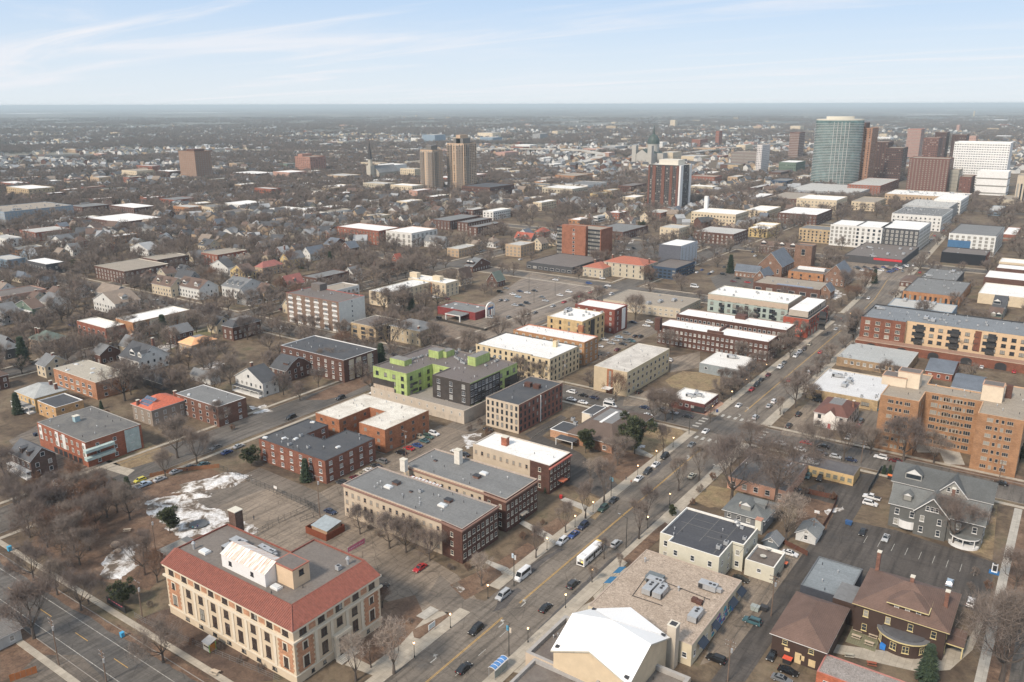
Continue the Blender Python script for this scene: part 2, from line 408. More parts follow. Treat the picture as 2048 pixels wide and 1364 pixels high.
def wall_windows(root,bm,org,a,b,nrm,z0,z1,spec):
 """a row of windows per storey on the wall a-b; near walls get one object each, far walls share one mesh"""
 L=hypot(b[0]-a[0],b[1]-a[1]);w=spec.get('w',1.2);h=spec.get('h',1.6)
 sp=spec.get('sp',3.4);n=spec.get('n') or max(1,int((L-1.2)/sp));fl=spec.get('fl',3)
 if L<w+0.8:return
 gm=spec.get('gm',1.0);base=spec.get('z0',1.0);fh=spec.get('fh') or(z1-z0-spec.get('top',0.8)-base+0.2)/fl
 fr=spec.get('fr',WHITE);gl=spec.get('gl',GLS);mull=spec.get('mull',1)
 rz=atan2(nrm[1],nrm[0])+pi/2;ex,ey=(b[0]-a[0])/L,(b[1]-a[1])/L
 m=spec.get('m',0.0);cx,cy=(a[0]+b[0])/2,(a[1]+b[1])/2
 near=dist(cx,cy)<spec.get('far',345)*(w/1.2)**0.5
 me=window_mesh(w,h,fr,gl,mull,spec.get('sill',True),spec.get('rail',True)) if near else None
 for f in range(fl):
  if f in spec.get('skip',()):continue
  z=z0+base+f*fh
  for k in range(n):
   if(f,k) in spec.get('miss',()) or k in spec.get('missk',()):continue
   t=(m+(L-2*m)*(k+0.5)/n)/L
   if spec.get('pair'):t+=(0.42 if k%2==0 else-0.42)*((L-2*m)/n/L)*spec['pair']
   x,y=a[0]+(b[0]-a[0])*t,a[1]+(b[1]-a[1])*t
   if near:
    link('window',me,root,(x-org[0]+nrm[0]*0.004,y-org[1]+nrm[1]*0.004,z-org[2]),rz)
   else:
    o=0.06;px,py=x+nrm[0]*o,y+nrm[1]*o
    zz=z
    q=0.14
    bm.face([(px-ex*(w/2+q),py-ey*(w/2+q),zz-q),(px+ex*(w/2+q),py+ey*(w/2+q),zz-q),(px+ex*(w/2+q),py+ey*(w/2+q),zz+h+q),(px-ex*(w/2+q),py-ey*(w/2+q),zz+h+q)],fr)
    px+=nrm[0]*0.03;py+=nrm[1]*0.03
    g2=gl if RNDW.random()>0.2 else BLIND
    bm.face([(px-ex*w/2,py-ey*w/2,zz),(px+ex*w/2,py+ey*w/2,zz),(px+ex*w/2,py+ey*w/2,zz+h),(px-ex*w/2,py-ey*w/2,zz+h)],g2)
RNDW=random.Random(3);BLIND=plain((0.28,0.27,0.25),0.5,0.1)
_vm={}
def roof_proto(kind):
 if kind in _vm:return _vm[kind]
 b=MB()
 if kind=='vent':
  b.tube((0,0,0),(0,0,0.7),0.13,0.13,6,METAL);b.tube((0,0,0.7),(0,0,0.95),0.26,0.1,6,METAL,True)
 elif kind=='pipe':b.tube((0,0,0),(0,0,0.8),0.1,0.1,5,DARK,True)
 elif kind=='ac': # condensing unit: box, fan grille, feet
  b.box(-0.5,0.5,-0.5,0.5,0.15,1.1,METAL);b.prism([(0.38*cos(2*pi*k/8),0.38*sin(2*pi*k/8)) for k in range(8)],1.1,1.16,DARK)
  b.box(-0.45,-0.3,-0.45,0.45,0,0.15,DARK);b.box(0.3,0.45,-0.45,0.45,0,0.15,DARK)
 elif kind=='skylight':
  b.box(-0.9,0.9,-0.6,0.6,0,0.35,WHITE);b.box(-0.75,0.75,-0.45,0.45,0.35,0.5,plain((0.6,0.63,0.65),0.3,0.05))
 elif kind=='hatch':b.box(-1.3,1.3,-1.0,1.0,0,0.9,brick((0.17,0.10,0.08)));b.box(-1.4,1.4,-1.1,1.1,0.9,1.05,DARK)
 elif kind=='rtu': # packaged rooftop unit
  b.box(-2.2,2.2,-1.1,1.1,0.3,1.7,METAL);b.box(-2.1,-1.0,-1.15,1.15,0.4,1.5,DARK)
  for x in(0.5,1.5):b.prism([(x+0.42*cos(2*pi*k/8),0.42*sin(2*pi*k/8)) for k in range(8)],1.7,1.78,DARK)
  b.box(2.2,3.4,-0.5,0.5,0.3,1.2,METAL);b.box(-2.0,2.0,-0.9,-0.7,0,0.3,DARK);b.box(-2.0,2.0,0.7,0.9,0,0.3,DARK)
 elif kind=='dish':
  for k in range(8):
   a0,a1=2*pi*k/8,2*pi*(k+1)/8
   b.face([(0,0,1.0),(0.5*cos(a0),-0.25,1.0+0.5*sin(a0)),(0.5*cos(a1),-0.25,1.0+0.5*sin(a1))],METAL)
  b.tube((0,0,0),(0,0,1.0),0.05,0.05,4,METAL)
 _vm[kind]=b.mesh('roof_'+kind);return _vm[kind]
PN=dict(vent='roof_vent',pipe='vent_pipe',ac='air_conditioner',skylight='skylight',hatch='roof_hatch',rtu='air_handler',dish='satellite_dish')
def box_part(root,org,name,x0,x1,y0,y1,z0,z1,m,top=None,cap=None):
 b=MB();b.o=org;b.box(x0,x1,y0,y1,z0,z1,m,top)
 if cap:
  X0,X1,Y0,Y1=min(x0,x1)-0.12,max(x0,x1)+0.12,min(y0,y1)-0.12,max(y0,y1)+0.12;b.box(X0,X1,Y0,Y1,z1,z1+0.22,cap)
  if top:b.face([(X0+.4,Y0+.4,z1+.24),(X1-.4,Y0+.4,z1+.24),(X1-.4,Y1-.4,z1+.24),(X0+.4,Y1-.4,z1+.24)],top)
 return b.build(name,root)
def bld(name,label,cat,roof,h=None,by=None,wall=None,roofm=None,par=0.5,cap=None,win=None,wf=None,wallf=None,
short=None,vents=0,acs=0,group=None,free_shape=False,cornice=None,world=False,extras=None,z0=0.0,occupy=True,band=None,kinds=None,parw=0.35,seed=None):
 """flat-roofed building from the photo's roof corners (left, near, right[, back]) at height h, or from the near corner's base row"""
 if h is None:
 # height that puts the near roof corner over its base pixel
  bx,byy=by;hx=g(bx,byy);h=height_at(hx[0],hx[1],roof[1][1])
 pts=[tuple(p) for p in roof] if world else[g(p[0],p[1],h) for p in roof]
 if not free_shape:pts=snap(pts)
 if area(pts)<0:pts=pts[::-1]
 xs=[p[0] for p in pts];ys=[p[1] for p in pts];x0,x1,y0,y1=min(xs),max(xs),min(ys),max(ys)
 cx,cy=(x0+x1)/2,(y0+y1)/2;org=(cx,cy,z0)
 if occupy:occ(x0,x1,y0,y1)
 if short:LAND.append((cx,cy,short))
 root=empty(name,org,label,cat,group)
 wall=wall or brick((0.2,0.1,0.07));roofm=roofm or flatroof((0.3,0.29,0.28));cap=cap or wall
 n=len(pts);W=MB();W.o=org
 for i in range(n):
  a,b=pts[i],pts[(i+1)%n];m=(wallf or{}).get(i,wall)
  nx,ny=(b[1]-a[1]),-(b[0]-a[0])
  if wallf:
   if abs(nx)>abs(ny):m=wallf.get('X' if nx>0 else 'x',m)
   else:m=wallf.get('y' if ny<0 else 'Y',m)
  W.face([(a[0],a[1],z0),(b[0],b[1],z0),(b[0],b[1],h),(a[0],a[1],h)],m)
 W.build('wall',root)
 ins=inset(pts,parw);P=MB();P.o=org
 for i in range(n):
  j=(i+1)%n;a,b,c,d=pts[i],pts[j],ins[j],ins[i]
  P.face([(a[0],a[1],h),(b[0],b[1],h),(c[0],c[1],h),(d[0],d[1],h)],cap)
  P.face([(d[0],d[1],h),(c[0],c[1],h),(c[0],c[1],h-par),(d[0],d[1],h-par)],cap)
 if cornice:
  ch,cp,cm,dz=cornice;o=inset(pts,-cp)
  for i in range(n):
   j=(i+1)%n;a,b,c,d=o[i],o[j],pts[j],pts[i];zt=h-dz;zb=zt-ch
   P.face([(a[0],a[1],zb),(b[0],b[1],zb),(b[0],b[1],zt),(a[0],a[1],zt)],cm)
   P.face([(a[0],a[1],zt),(b[0],b[1],zt),(c[0],c[1],zt),(d[0],d[1],zt)],cm)
   P.face([(d[0],d[1],zb),(c[0],c[1],zb),(b[0],b[1],zb),(a[0],a[1],zb)],cm)
 P.build('parapet',root)
 R=MB();R.o=org;R.face([(p[0],p[1],h-par) for p in ins],roofm);R.build('roof',root)
 B=MB();B.o=org
 if band:
  bh0,bh1,bm_=band;o=inset(pts,-0.08)
  for i in range(n):
   a,b=o[i],o[(i+1)%n];c,d=pts[(i+1)%n],pts[i]
   B.face([(a[0],a[1],bh0),(b[0],b[1],bh0),(b[0],b[1],bh1),(a[0],a[1],bh1)],bm_)
   B.face([(a[0],a[1],bh1),(b[0],b[1],bh1),(c[0],c[1],bh1),(d[0],d[1],bh1)],bm_)
  B.build('wall_band',root)
 wb=MB();wb.o=org
 if win or wf:
  for i in range(n):
   a,b=pts[i],pts[(i+1)%n];L=hypot(b[0]-a[0],b[1]-a[1])
   if L<1.5:continue
   nx,ny=(b[1]-a[1])/L,-(b[0]-a[0])/L;cxx,cyy=(a[0]+b[0])/2,(a[1]+b[1])/2
   if nx*cxx+ny*cyy>=0:continue # turned away from the photograph's side
   if not free_shape and nx<-0.5:continue
   face='X' if nx>0.7 else('y' if ny<-0.7 else '')
   s=None
   if wf:s=wf.get(i,wf.get(face,win))
   else:s=win
   if s is None:continue
   for q in(s if isinstance(s,list) else[s]):wall_windows(root,wb,org,a,b,(nx,ny),z0,h,q)
 if wb.f:wb.build('window',root,kind='stuff')
 rr=random.Random(seed if seed is not None else int(cx*7+cy*13))
 def inside(px,py,mrg=1.0):
  c=False
  for i in range(n):
   a,b=pts[i],pts[(i+1)%n]
   if(a[1]>py)!=(b[1]>py) and px<(b[0]-a[0])*(py-a[1])/(b[1]-a[1])+a[0]:c=not c
   ex,ey=b[0]-a[0],b[1]-a[1];L2=ex*ex+ey*ey
   t=max(0,min(1,((px-a[0])*ex+(py-a[1])*ey)/L2)) if L2 else 0
   if hypot(px-a[0]-t*ex,py-a[1]-t*ey)<mrg:return False
  return c
 for ki,cnt in(('vent',vents),('pipe',vents),('ac',acs))+tuple((kinds or{}).items()):
  for _ in range(cnt):
   for _t in range(20):
    px,py=rr.uniform(x0,x1),rr.uniform(y0,y1)
    if inside(px,py,2.5 if ki=='rtu' else 1.2):break
   else:continue
   link(PN[ki],roof_proto(ki),root,(px-org[0],py-org[1],h-par-z0),rr.choice((0,pi/2)) if ki in('ac','rtu') else rr.uniform(0,3))
 info=dict(root=root,org=org,pts=pts,h=h,x0=x0,x1=x1,y0=y0,y1=y1,top=h-par,inside=inside)
 if extras:extras(info)
 return info
def onroof(I,kind,px,py,rz=0.0,s=1.0):
 x,y=g(px,py,I['top']);o=link(PN[kind],roof_proto(kind),I['root'],(x-I['org'][0],y-I['org'][1],I['top']-I['org'][2]),rz);o.scale=(s,s,s);return o
def rbox(I,name,px,py,w,d,hh,m,top=None,cap=None,z=None):
 """box standing on the roof; px,py = photo pixel of its near bottom corner (max x, min y)"""
 z=I['top'] if z is None else z
 x,y=g(px,py,z);return box_part(I['root'],I['org'],name,x-w,x,y,y+d,z,z+hh,m,top,cap)
 # ------------------------------------------------------------------ houses with pitched roofs
def house(label,x0,x1,y0,y1,h,kind,rh,wallm,roofm,trim=WHITE,short=None,cat='house',name='house',group=None,over=0.45,chimneys=(),dormers=(),porch=None,
win=None,z0=0.0,flat=None,occupy=True,gable_m=None,winx=None,winy=None):
 """kind: gx ridge along X, gy ridge along Y, hip, cross, gambx"""
 cx,cy=(x0+x1)/2,(y0+y1)/2;org=(cx,cy,z0);w,d=x1-x0,y1-y0
 if occupy:occ(x0,x1,y0,y1)
 if short:LAND.append((cx,cy,short))
 root=empty(name,org,label,cat,group);gm_=gable_m or wallm
 W=MB();W.o=org;W.prism([(x0,y0),(x1,y0),(x1,y1),(x0,y1)],z0,h,wallm)
 R=MB();R.o=org;t=0.18;o=over
 X0,X1,Y0,Y1=x0-o,x1+o,y0-o,y1+o
 ze=h-0.05
 def slab(p): # roof plane with an eave edge
  R.face(p,roofm);R.face([(q[0],q[1],q[2]-t) for q in reversed(p)],trim)
  for i in range(len(p)):
   a,b=p[i],p[(i+1)%len(p)]
   R.face([(a[0],a[1],a[2]-t),(b[0],b[1],b[2]-t),b,a],trim)
 if kind=='gx':
  zr=h+rh;ze2=h-rh*o/(d/2)
  slab([(X0,Y0,ze2),(X1,Y0,ze2),(X1,cy,zr),(X0,cy,zr)]);slab([(X1,Y1,ze2),(X0,Y1,ze2),(X0,cy,zr),(X1,cy,zr)])
  W.face([(x1,y0,h),(x1,y1,h),(x1,cy,zr-0.15)],gm_);W.face([(x0,y1,h),(x0,y0,h),(x0,cy,zr-0.15)],gm_)
 elif kind=='gy':
  zr=h+rh;ze2=h-rh*o/(w/2)
  slab([(X1,Y0,ze2),(X1,Y1,ze2),(cx,Y1,zr),(cx,Y0,zr)]);slab([(X0,Y1,ze2),(X0,Y0,ze2),(cx,Y0,zr),(cx,Y1,zr)])
  W.face([(x0,y0,h),(x1,y0,h),(cx,y0,zr-0.15)],gm_);W.face([(x1,y1,h),(x0,y1,h),(cx,y1,zr-0.15)],gm_)
 elif kind=='hip':
  zr=h+rh
  if flat: # hip with a flat deck on top: flat = fraction of half width
   k=flat;ax0,ax1,ay0,ay1=cx-(cx-X0)*k,cx+(X1-cx)*k,cy-(cy-Y0)*k,cy+(Y1-cy)*k
   A=[(X0,Y0),(X1,Y0),(X1,Y1),(X0,Y1)];Bq=[(ax0,ay0),(ax1,ay0),(ax1,ay1),(ax0,ay1)]
   for i in range(4):
    j=(i+1)%4;slab([(*A[i],h),(*A[j],h),(*Bq[j],zr),(*Bq[i],zr)])
   R.face([(*p,zr) for p in Bq],flatroof((0.2,0.2,0.2)))
  elif w>d:
   r0,r1=x0+d/2,x1-d/2
   slab([(X0,Y0,h),(X1,Y0,h),(r1,cy,zr),(r0,cy,zr)]);slab([(X1,Y1,h),(X0,Y1,h),(r0,cy,zr),(r1,cy,zr)])
   slab([(X1,Y0,h),(X1,Y1,h),(r1,cy,zr)]);slab([(X0,Y1,h),(X0,Y0,h),(r0,cy,zr)])
  else:
   r0,r1=y0+w/2,y1-w/2-0.001
   slab([(X1,Y0,h),(X1,Y1,h),(cx,r1,zr),(cx,r0,zr)]);slab([(X0,Y1,h),(X0,Y0,h),(cx,r0,zr),(cx,r1,zr)])
   slab([(X0,Y0,h),(X1,Y0,h),(cx,r0,zr)]);slab([(X1,Y1,h),(X0,Y1,h),(cx,r1,zr)])
 elif kind=='gambx': # gambrel, ridge along X
  zr=h+rh;zm=h+rh*0.68;k=d*0.24
  for s in(1,-1):
   ya,yb=(Y0,cy-k) if s==1 else(Y1,cy+k)
   p=[(X0,ya,h-0.1),(X1,ya,h-0.1),(X1,yb,zm),(X0,yb,zm)];q=[(X0,yb,zm),(X1,yb,zm),(X1,cy,zr),(X0,cy,zr)]
   slab(p if s==1 else p[::-1]);slab(q if s==1 else q[::-1])
  for xx in(x0,x1):
   W.face([(xx,y0,h),(xx,y1,h),(xx,cy+k,zm-0.1),(xx,cy,zr-0.15),(xx,cy-k,zm-0.1)],gm_)
 W.build('wall',root);rf=R.build('roof',root)
 for(fx,fy,ch) in chimneys:
  px,py=x0+w*fx,y0+d*fy;b=MB();b.o=org;b.box(px-0.45,px+0.45,py-0.6,py+0.6,h-0.3,h+rh+ch,brick((0.22,0.11,0.08)));b.box(px-0.55,px+0.55,py-0.7,py+0.7,h+rh+ch,h+rh+ch+0.2,CREAMF)
  b.build('chimney',rf)
 for(side,f,dw) in dormers: # small gabled dormers on the slope facing y (front) or X (right)
  b=MB();b.o=org;zz=h+rh*0.25;hh=min(1.7,rh*0.5);dd=min(d,w)*0.3
  if side=='y':
   px=x0+w*f;ya=y0+d*0.10;b.box(px-dw/2,px+dw/2,ya,ya+dd,zz-0.4,zz+hh,wallm)
   b.face([(px-dw/2-0.25,ya-0.25,zz+hh),(px,ya-0.25,zz+hh+dw*0.4),(px,ya+dd+0.6,zz+hh+dw*0.4),(px-dw/2-0.25,ya+dd,zz+hh)],roofm)
   b.face([(px,ya-0.25,zz+hh+dw*0.4),(px+dw/2+0.25,ya-0.25,zz+hh),(px+dw/2+0.25,ya+dd,zz+hh),(px,ya+dd+0.6,zz+hh+dw*0.4)],roofm)
   b.face([(px-dw/2,ya-0.01,zz+hh),(px+dw/2,ya-0.01,zz+hh),(px,ya-0.01,zz+hh+dw*0.38)],trim)
   b.face([(px-dw/2+.25,ya-0.04,zz+.2),(px+dw/2-.25,ya-0.04,zz+.2),(px+dw/2-.25,ya-0.04,zz+hh-.15),(px-dw/2+.25,ya-0.04,zz+hh-.15)],GLS)
  else:
   py=y0+d*f;xa=x1-w*0.10;b.box(xa-dd,xa,py-dw/2,py+dw/2,zz-0.4,zz+hh,wallm)
   b.face([(xa+0.25,py-dw/2-0.25,zz+hh),(xa+0.25,py,zz+hh+dw*0.4),(xa-dd-0.6,py,zz+hh+dw*0.4),(xa-dd,py-dw/2-0.25,zz+hh)],roofm)
   b.face([(xa+0.25,py,zz+hh+dw*0.4),(xa+0.25,py+dw/2+0.25,zz+hh),(xa-dd,py+dw/2+0.25,zz+hh),(xa-dd-0.6,py,zz+hh+dw*0.4)],roofm)
   b.face([(xa+0.01,py-dw/2,zz+hh),(xa+0.01,py+dw/2,zz+hh),(xa+0.01,py,zz+hh+dw*0.38)],trim)
   b.face([(xa+0.04,py-dw/2+.25,zz+.2),(xa+0.04,py+dw/2-.25,zz+.2),(xa+0.04,py+dw/2-.25,zz+hh-.15),(xa+0.04,py-dw/2+.25,zz+hh-.15)],GLS)
  b.build('dormer',rf)
 if porch: # (side, height, depth, material)
  b=MB();b.o=org;side,ph,pd,pm=porch
  if side=='y':
   b.box(x0+0.3,x1-0.3,y0-pd,y0-0.01,ph-0.2,ph+0.1,trim,pm);b.box(x0+0.3,x1-0.3,y0-pd,y0-0.01,0.02,0.7,trim)
   for k in range(4):px=x0+0.5+(w-1.0)*k/3;b.box(px-0.12,px+0.12,y0-pd+0.1,y0-pd+0.34,0.7,ph-0.2,trim)
  else:
   b.box(x1+0.01,x1+pd,y0+0.3,y1-0.3,ph-0.2,ph+0.1,trim,pm);b.box(x1+0.01,x1+pd,y0+0.3,y1-0.3,0.02,0.7,trim)
   for k in range(4):py=y0+0.5+(d-1.0)*k/3;b.box(x1+pd-0.34,x1+pd-0.1,py-0.12,py+0.12,0.7,ph-0.2,trim)
  b.build('porch',root)
 wb=MB();wb.o=org;fl=max(1,int(h/3.0));sw=dict(w=1.1,h=1.5,sp=2.9,fl=fl,z0=1.0,fh=2.9,far=330);sw.update(win or{})
 sx=dict(sw);sx.update(winx or{});sy=dict(sw);sy.update(winy or{})
 wall_windows(root,wb,org,(x0,y0),(x1,y0),(0,-1),z0,h,sy);wall_windows(root,wb,org,(x1,y0),(x1,y1),(1,0),z0,h,sx)
 if kind in('gx','gambx'):wall_windows(root,wb,org,(x1,cy-1.7),(x1,cy+1.7),(1,0),z0,h,dict(sw,n=1,fl=1,z0=h-z0+rh*0.12,h=min(1.4,rh*0.4),w=1.3))
 if kind=='gy':wall_windows(root,wb,org,(cx-1.7,y0),(cx+1.7,y0),(0,-1),z0,h,dict(sw,n=1,fl=1,z0=h-z0+rh*0.12,h=min(1.4,rh*0.4),w=1.3))
 if wb.f:wb.build('window',root,kind='stuff')
 return dict(root=root,org=org,x0=x0,x1=x1,y0=y0,y1=y1,h=h,rf=rf)
def housep(label,px,py,w,d,h,*a,**k):
 """house whose near eave corner (max x, min y) is at photo pixel px,py"""
 x,y=g(px,py,h);return house(label,x-w,x,y,y+d,h,*a,**k)
 # ------------------------------------------------------------------ ground, streets, lots
GRASS=ground_mat('turf',[(0.30,(0.055,0.038,0.027)),(0.45,(0.100,0.071,0.047)),(0.56,(0.155,0.115,0.075)),(0.70,(0.105,0.094,0.052))],0.045,1.2)
LAWN=ground_mat('dry lawn',[(0.3,(0.15,0.10,0.06)),(0.5,(0.24,0.175,0.10)),(0.72,(0.20,0.17,0.085))],0.09,1.5)
LEAF=ground_mat('leaf litter',[(0.3,(0.075,0.047,0.033)),(0.5,(0.15,0.092,0.060)),(0.7,(0.21,0.145,0.10))],0.12,1.8,fine=0.4)
MULCH=ground_mat('brown mulch',[(0.3,(0.07,0.045,0.035)),(0.6,(0.13,0.085,0.06))],0.1,2.0)
SNOW=ground_mat('old snow',[(0.43,(0.13,0.10,0.075)),(0.475,(0.36,0.325,0.29)),(0.54,(0.58,0.565,0.55)),(0.68,(0.76,0.76,0.76))],0.22,0.8,fine=0.08)
FARG=ground_mat('far land',[(0.36,(0.055,0.052,0.045)),(0.47,(0.085,0.080,0.068)),(0.56,(0.15,0.14,0.115)),(0.66,(0.26,0.25,0.21))],0.0016,0.02,fine=0.3,dist=1.2)
AV=asphalt('avenue',(0.185,0.158,0.13));ST=asphalt('street',(0.135,0.12,0.105));LOT=asphalt('worn lot',(0.235,0.19,0.147),0.5,0.3)
DLOT=asphalt('dark lot',(0.085,0.074,0.066),0.3,0.35);ALLEY=asphalt('alley',(0.175,0.147,0.12),0.4,0.35)
CONC=concrete((0.42,0.37,0.30));CONCL=concrete((0.44,0.41,0.36));KERB=plain((0.25,0.225,0.20),0.9,0.15)
YEL=plain((0.55,0.33,0.08),0.7,0.25);WPT=plain((0.40,0.385,0.35),0.8,0.45,1.6)
def sheet(name,pts,z,m,kind='structure'):
 b=MB();b.face([(p[0],p[1],z) for p in pts],m);return b.build(name,kind=kind)
def rough(P,amp,step=1.6,seed=0):
 r=random.Random(seed+len(P)+int(P[0][0]));out=[]
 for a,b in zip(P,P[1:]+P[:1]):
  L=hypot(b[0]-a[0],b[1]-a[1]);n=max(1,int(L/step));nx,ny=(b[1]-a[1])/max(L,.01),-(b[0]-a[0])/max(L,.01);w=0
  for k in range(n):
   w=w*.6+r.uniform(-amp,amp)*.6;out.append((a[0]+(b[0]-a[0])*k/n+nx*w,a[1]+(b[1]-a[1])*k/n+ny*w))
 return out
def psheet(name,px,z,m):
 P=[g(*p) for p in px]
 if name=='snow_patch':P=rough(P,1.3,1.0)
 elif name in('playground','leaf_verge','corner_plot','side_garden','lawn','vacant_grass','leafy_bank','yard','leafy_verge','side_drive'):P=rough(P,.5)
 return sheet(name,P,z,m)
def rect(name,x0,x1,y0,y1,z,m):return sheet(name,[(x0,y0),(x1,y0),(x1,y1),(x0,y1)],z,m)
# base sheet far past the horizon (finely split near the camera is not needed: it is flat)
sheet('ground',[(-60000,-60000),(60000,-60000),(60000,60000),(-60000,60000)],-0.03,FARG)
sheet('turf_ground',[(-1900,-40),(420,-40),(420,2300),(-1900,2300)],0.0,GRASS)
AVC=[(-109,-20),(-109,545),(-111,600),(-118,680),(-126,900),(-144,1274),(-163,1700),(-185,2300)]
def avx(y):
 for(xa,ya),(xb,yb) in zip(AVC,AVC[1:]):
  if ya<=y<=yb:return xa+(xb-xa)*(y-ya)/(yb-ya)
 return-109
def strip(name,cl,lo,hi,z,m,z0=None):
 b=MB()
 for(xa,ya),(xb,yb) in zip(cl,cl[1:]):
  if z0 is None:b.face([(xa+lo,ya,z),(xa+hi,ya,z),(xb+hi,yb,z),(xb+lo,yb,z)],m)
  else:
   P=[(xa+lo,ya),(xa+hi,ya),(xb+hi,yb),(xb+lo,yb)];b.prism(P,z0,z,m)
 return b.build(name,kind='structure')
strip('avenue',AVC,-9,10,0.016,AV)
NS=[(-275,9),(-435,6),(-595,6),(-755,7),(-915,6),(-1075,6),(-1235,6),(-1395,6),(-1555,6),(8,6)]
EW=[(84.5,7),(312.5,8.5),(531,8),(748,7),(965,7),(1180,7),(1400,7),(1620,7)]
for x,w in NS:rect('street',x-w,x+w,-40,1500 if x!=8 else 900,0.012,ST)
for y,w in EW:rect('cross_street',-1800,380 if y<1000 else-60,y-w,y+w,0.020,ST if y>90 else asphalt('dark street',(.125,.115,.105)))
def ewalks(y,w): # pavements on both sides of an east-west street, broken at the crossings
 xs=sorted([(x-ww-3.2,x+ww+3.2) for x,ww in NS]+[(avx(y)-12.2,avx(y)+13.2)])
 cur=-1780
 for a,b in xs+[(370,370)]:
  if a-cur>6:
   for s in(1,-1):
    y0=y+s*(w+2.4);bb=MB();bb.box(cur,a,y0,y0+s*1.7,0.0,0.13,CONC);bb.build('pavement',kind='structure')
    bb=MB();bb.box(cur,a,y+s*w,y+s*(w+0.18),0.0,0.14,KERB);bb.build('kerb',kind='structure')
  cur=b
for y,w in EW[:5]:ewalks(y,w)
for x,w in NS[:7]+NS[-1:]:
 cuts=[(-30,-30)]+[(y-ww-2.2,y+ww+2.2) for y,ww in EW[:5]]
 for(a0,a1),(b0,b1) in zip(cuts,cuts[1:]):
  for s in(1,-1):
   if x==8 and s==-1:continue
   x0=x+s*(w+2.6);bb=MB();bb.box(x0,x0+s*1.7,a1,b0,0.0,0.13,CONC);bb.build('pavement',kind='structure')
   bb=MB();bb.box(x+s*w,x+s*(w+0.18),a1,b0,0.0,0.14,KERB);bb.build('kerb',kind='structure')
   # the avenue's own pavements: wide concrete, kerb, dirt tree strip on parts
def apave(lo,hi,ya,yb,m=CONC,nm='pavement'):
 ys=[ya]+[c[1] for c in AVC if ya<c[1]<yb]+[yb]
 strip(nm,[(avx(y),y) for y in ys],lo,hi,0.13,m,0.0)
for ya,yb in((95,149),(162,301),(324,519),(543,738),(758,956)):apave(-12.6,-9,ya,yb);
for ya,yb in((95,301),(324,519),(543,738),(758,956)):apave(10,14.0,ya,yb)
# right-hand street pavement seen at the frame's edge, brightly worn
rect('pavement',-4.6,-2.3,94,299,0.135,CONCL)
rect('dirt_strip',-2.3,2,94,299,0.05,LEAF)
# centre line, lane marks, crossings
cl=[(c[0]+0.2,c[1]) for c in AVC]
for a,b in((95,152),(160,286),(335,500),(560,735),(765,950)):
 ys=[a]+[c[1] for c in AVC if a<c[1]<b]+[b]
 for off in((-0.95,-0.82),(-0.62,-0.49)):strip('centre_line',[(avx(y),y) for y in ys],off[0],off[1],0.026,YEL)
for y in range(100,150,9):rect('lane_mark',-105.6,-105.45,y,y+3,0.026,WPT)
for k in range(6):
 for yy in(296,325,510,545):rect('crosswalk_bar',-116.6+k*2.8,-115.4+k*2.8,yy-1.5,yy+1.5,0.03,WPT)
for k in range(4):
 for xx in(-121,-95):rect('crosswalk_bar',xx-1.4,xx+1.4,306.5+k*3.4,307.7+k*3.4,0.03,WPT)
for xx in(-250,-232,-214,-196,-178,-160,-142):rect('lane_mark',xx,xx+6,84.2,84.35,0.03,YEL)
rect('edge_line',-420,-132,87.6,87.74,0.03,WPT);rect('edge_line',-420,-132,80.2,80.34,0.03,WPT)
def arrow(px,py,flip=1,s=1.0): # turn arrow painted in the lane
 x,y=g(px,py);b=MB();k=s
 b.face([(x-0.12*k,y-1.4*k,0.03),(x+0.12*k,y-1.4*k,0.03),(x+0.12*k,y+0.3*k,0.03),(x-0.12*k,y+0.3*k,0.03)],WPT)
 b.face([(x-0.12*k,y+0.3*k,0.03),(x+0.12*k,y+0.3*k,0.03),(x-0.5*flip*k,y+0.95*k,0.03),(x-0.72*flip*k,y+0.75*k,0.03)],WPT)
 b.face([(x-0.3*flip*k,y+1.3*k,0.03),(x-1.2*flip*k,y+1.1*k,0.03),(x-0.75*flip*k,y+0.3*k,0.03)],WPT)
 b.build('turn_arrow',kind='structure')
for p in((1049,1207),(1005,1248),(870,1318),(1378,915),(1430,932),(1497,818),(1481,831)):arrow(*p,s=1.25)
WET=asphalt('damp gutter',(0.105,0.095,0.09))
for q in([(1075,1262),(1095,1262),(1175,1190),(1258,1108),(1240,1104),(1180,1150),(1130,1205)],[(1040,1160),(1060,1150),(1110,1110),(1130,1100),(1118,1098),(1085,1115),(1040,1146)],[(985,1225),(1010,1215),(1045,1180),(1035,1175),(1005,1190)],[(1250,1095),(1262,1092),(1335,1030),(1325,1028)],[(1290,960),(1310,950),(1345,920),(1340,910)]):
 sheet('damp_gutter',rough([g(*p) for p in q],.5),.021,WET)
 # lots, lawns and paths, outlined from the photograph and laid on the ground
L1,L2,L3,L4=0.004,0.008,0.024,0.028
psheet('school_yard_lot',[(450,985),(520,935),(700,1010),(760,1055),(915,1150),(955,1200),(935,1235),(880,1250),(760,1195),(600,1130),(520,1090),(415,1035)],L2,LOT)
psheet('drive',[(880,1150),(935,1195),(990,1205),(945,1255),(905,1235),(850,1200)],0.012,ALLEY)
psheet('alley',[(360,1005),(520,935),(640,985),(770,930),(860,872),(975,800),(1010,810),(960,858),(880,905),(800,950),(700,1015),(640,1030),(540,975),(400,1025)],0.010,ALLEY)
psheet('parking_lot',[(640,985),(790,905),(880,850),(960,870),(880,925),(800,960),(745,1000),(690,1030)],0.014,LOT)
psheet('playground',[(105,1010),(420,935),(470,960),(520,1080),(350,1110),(300,1180),(150,1150),(60,1090)],L1,LEAF)
psheet('snow_patch',[(290,1003),(340,992),(400,1003),(470,1035),(520,1062),(480,1080),(400,1070),(370,1078),(340,1060),(300,1030)],0.03,SNOW)
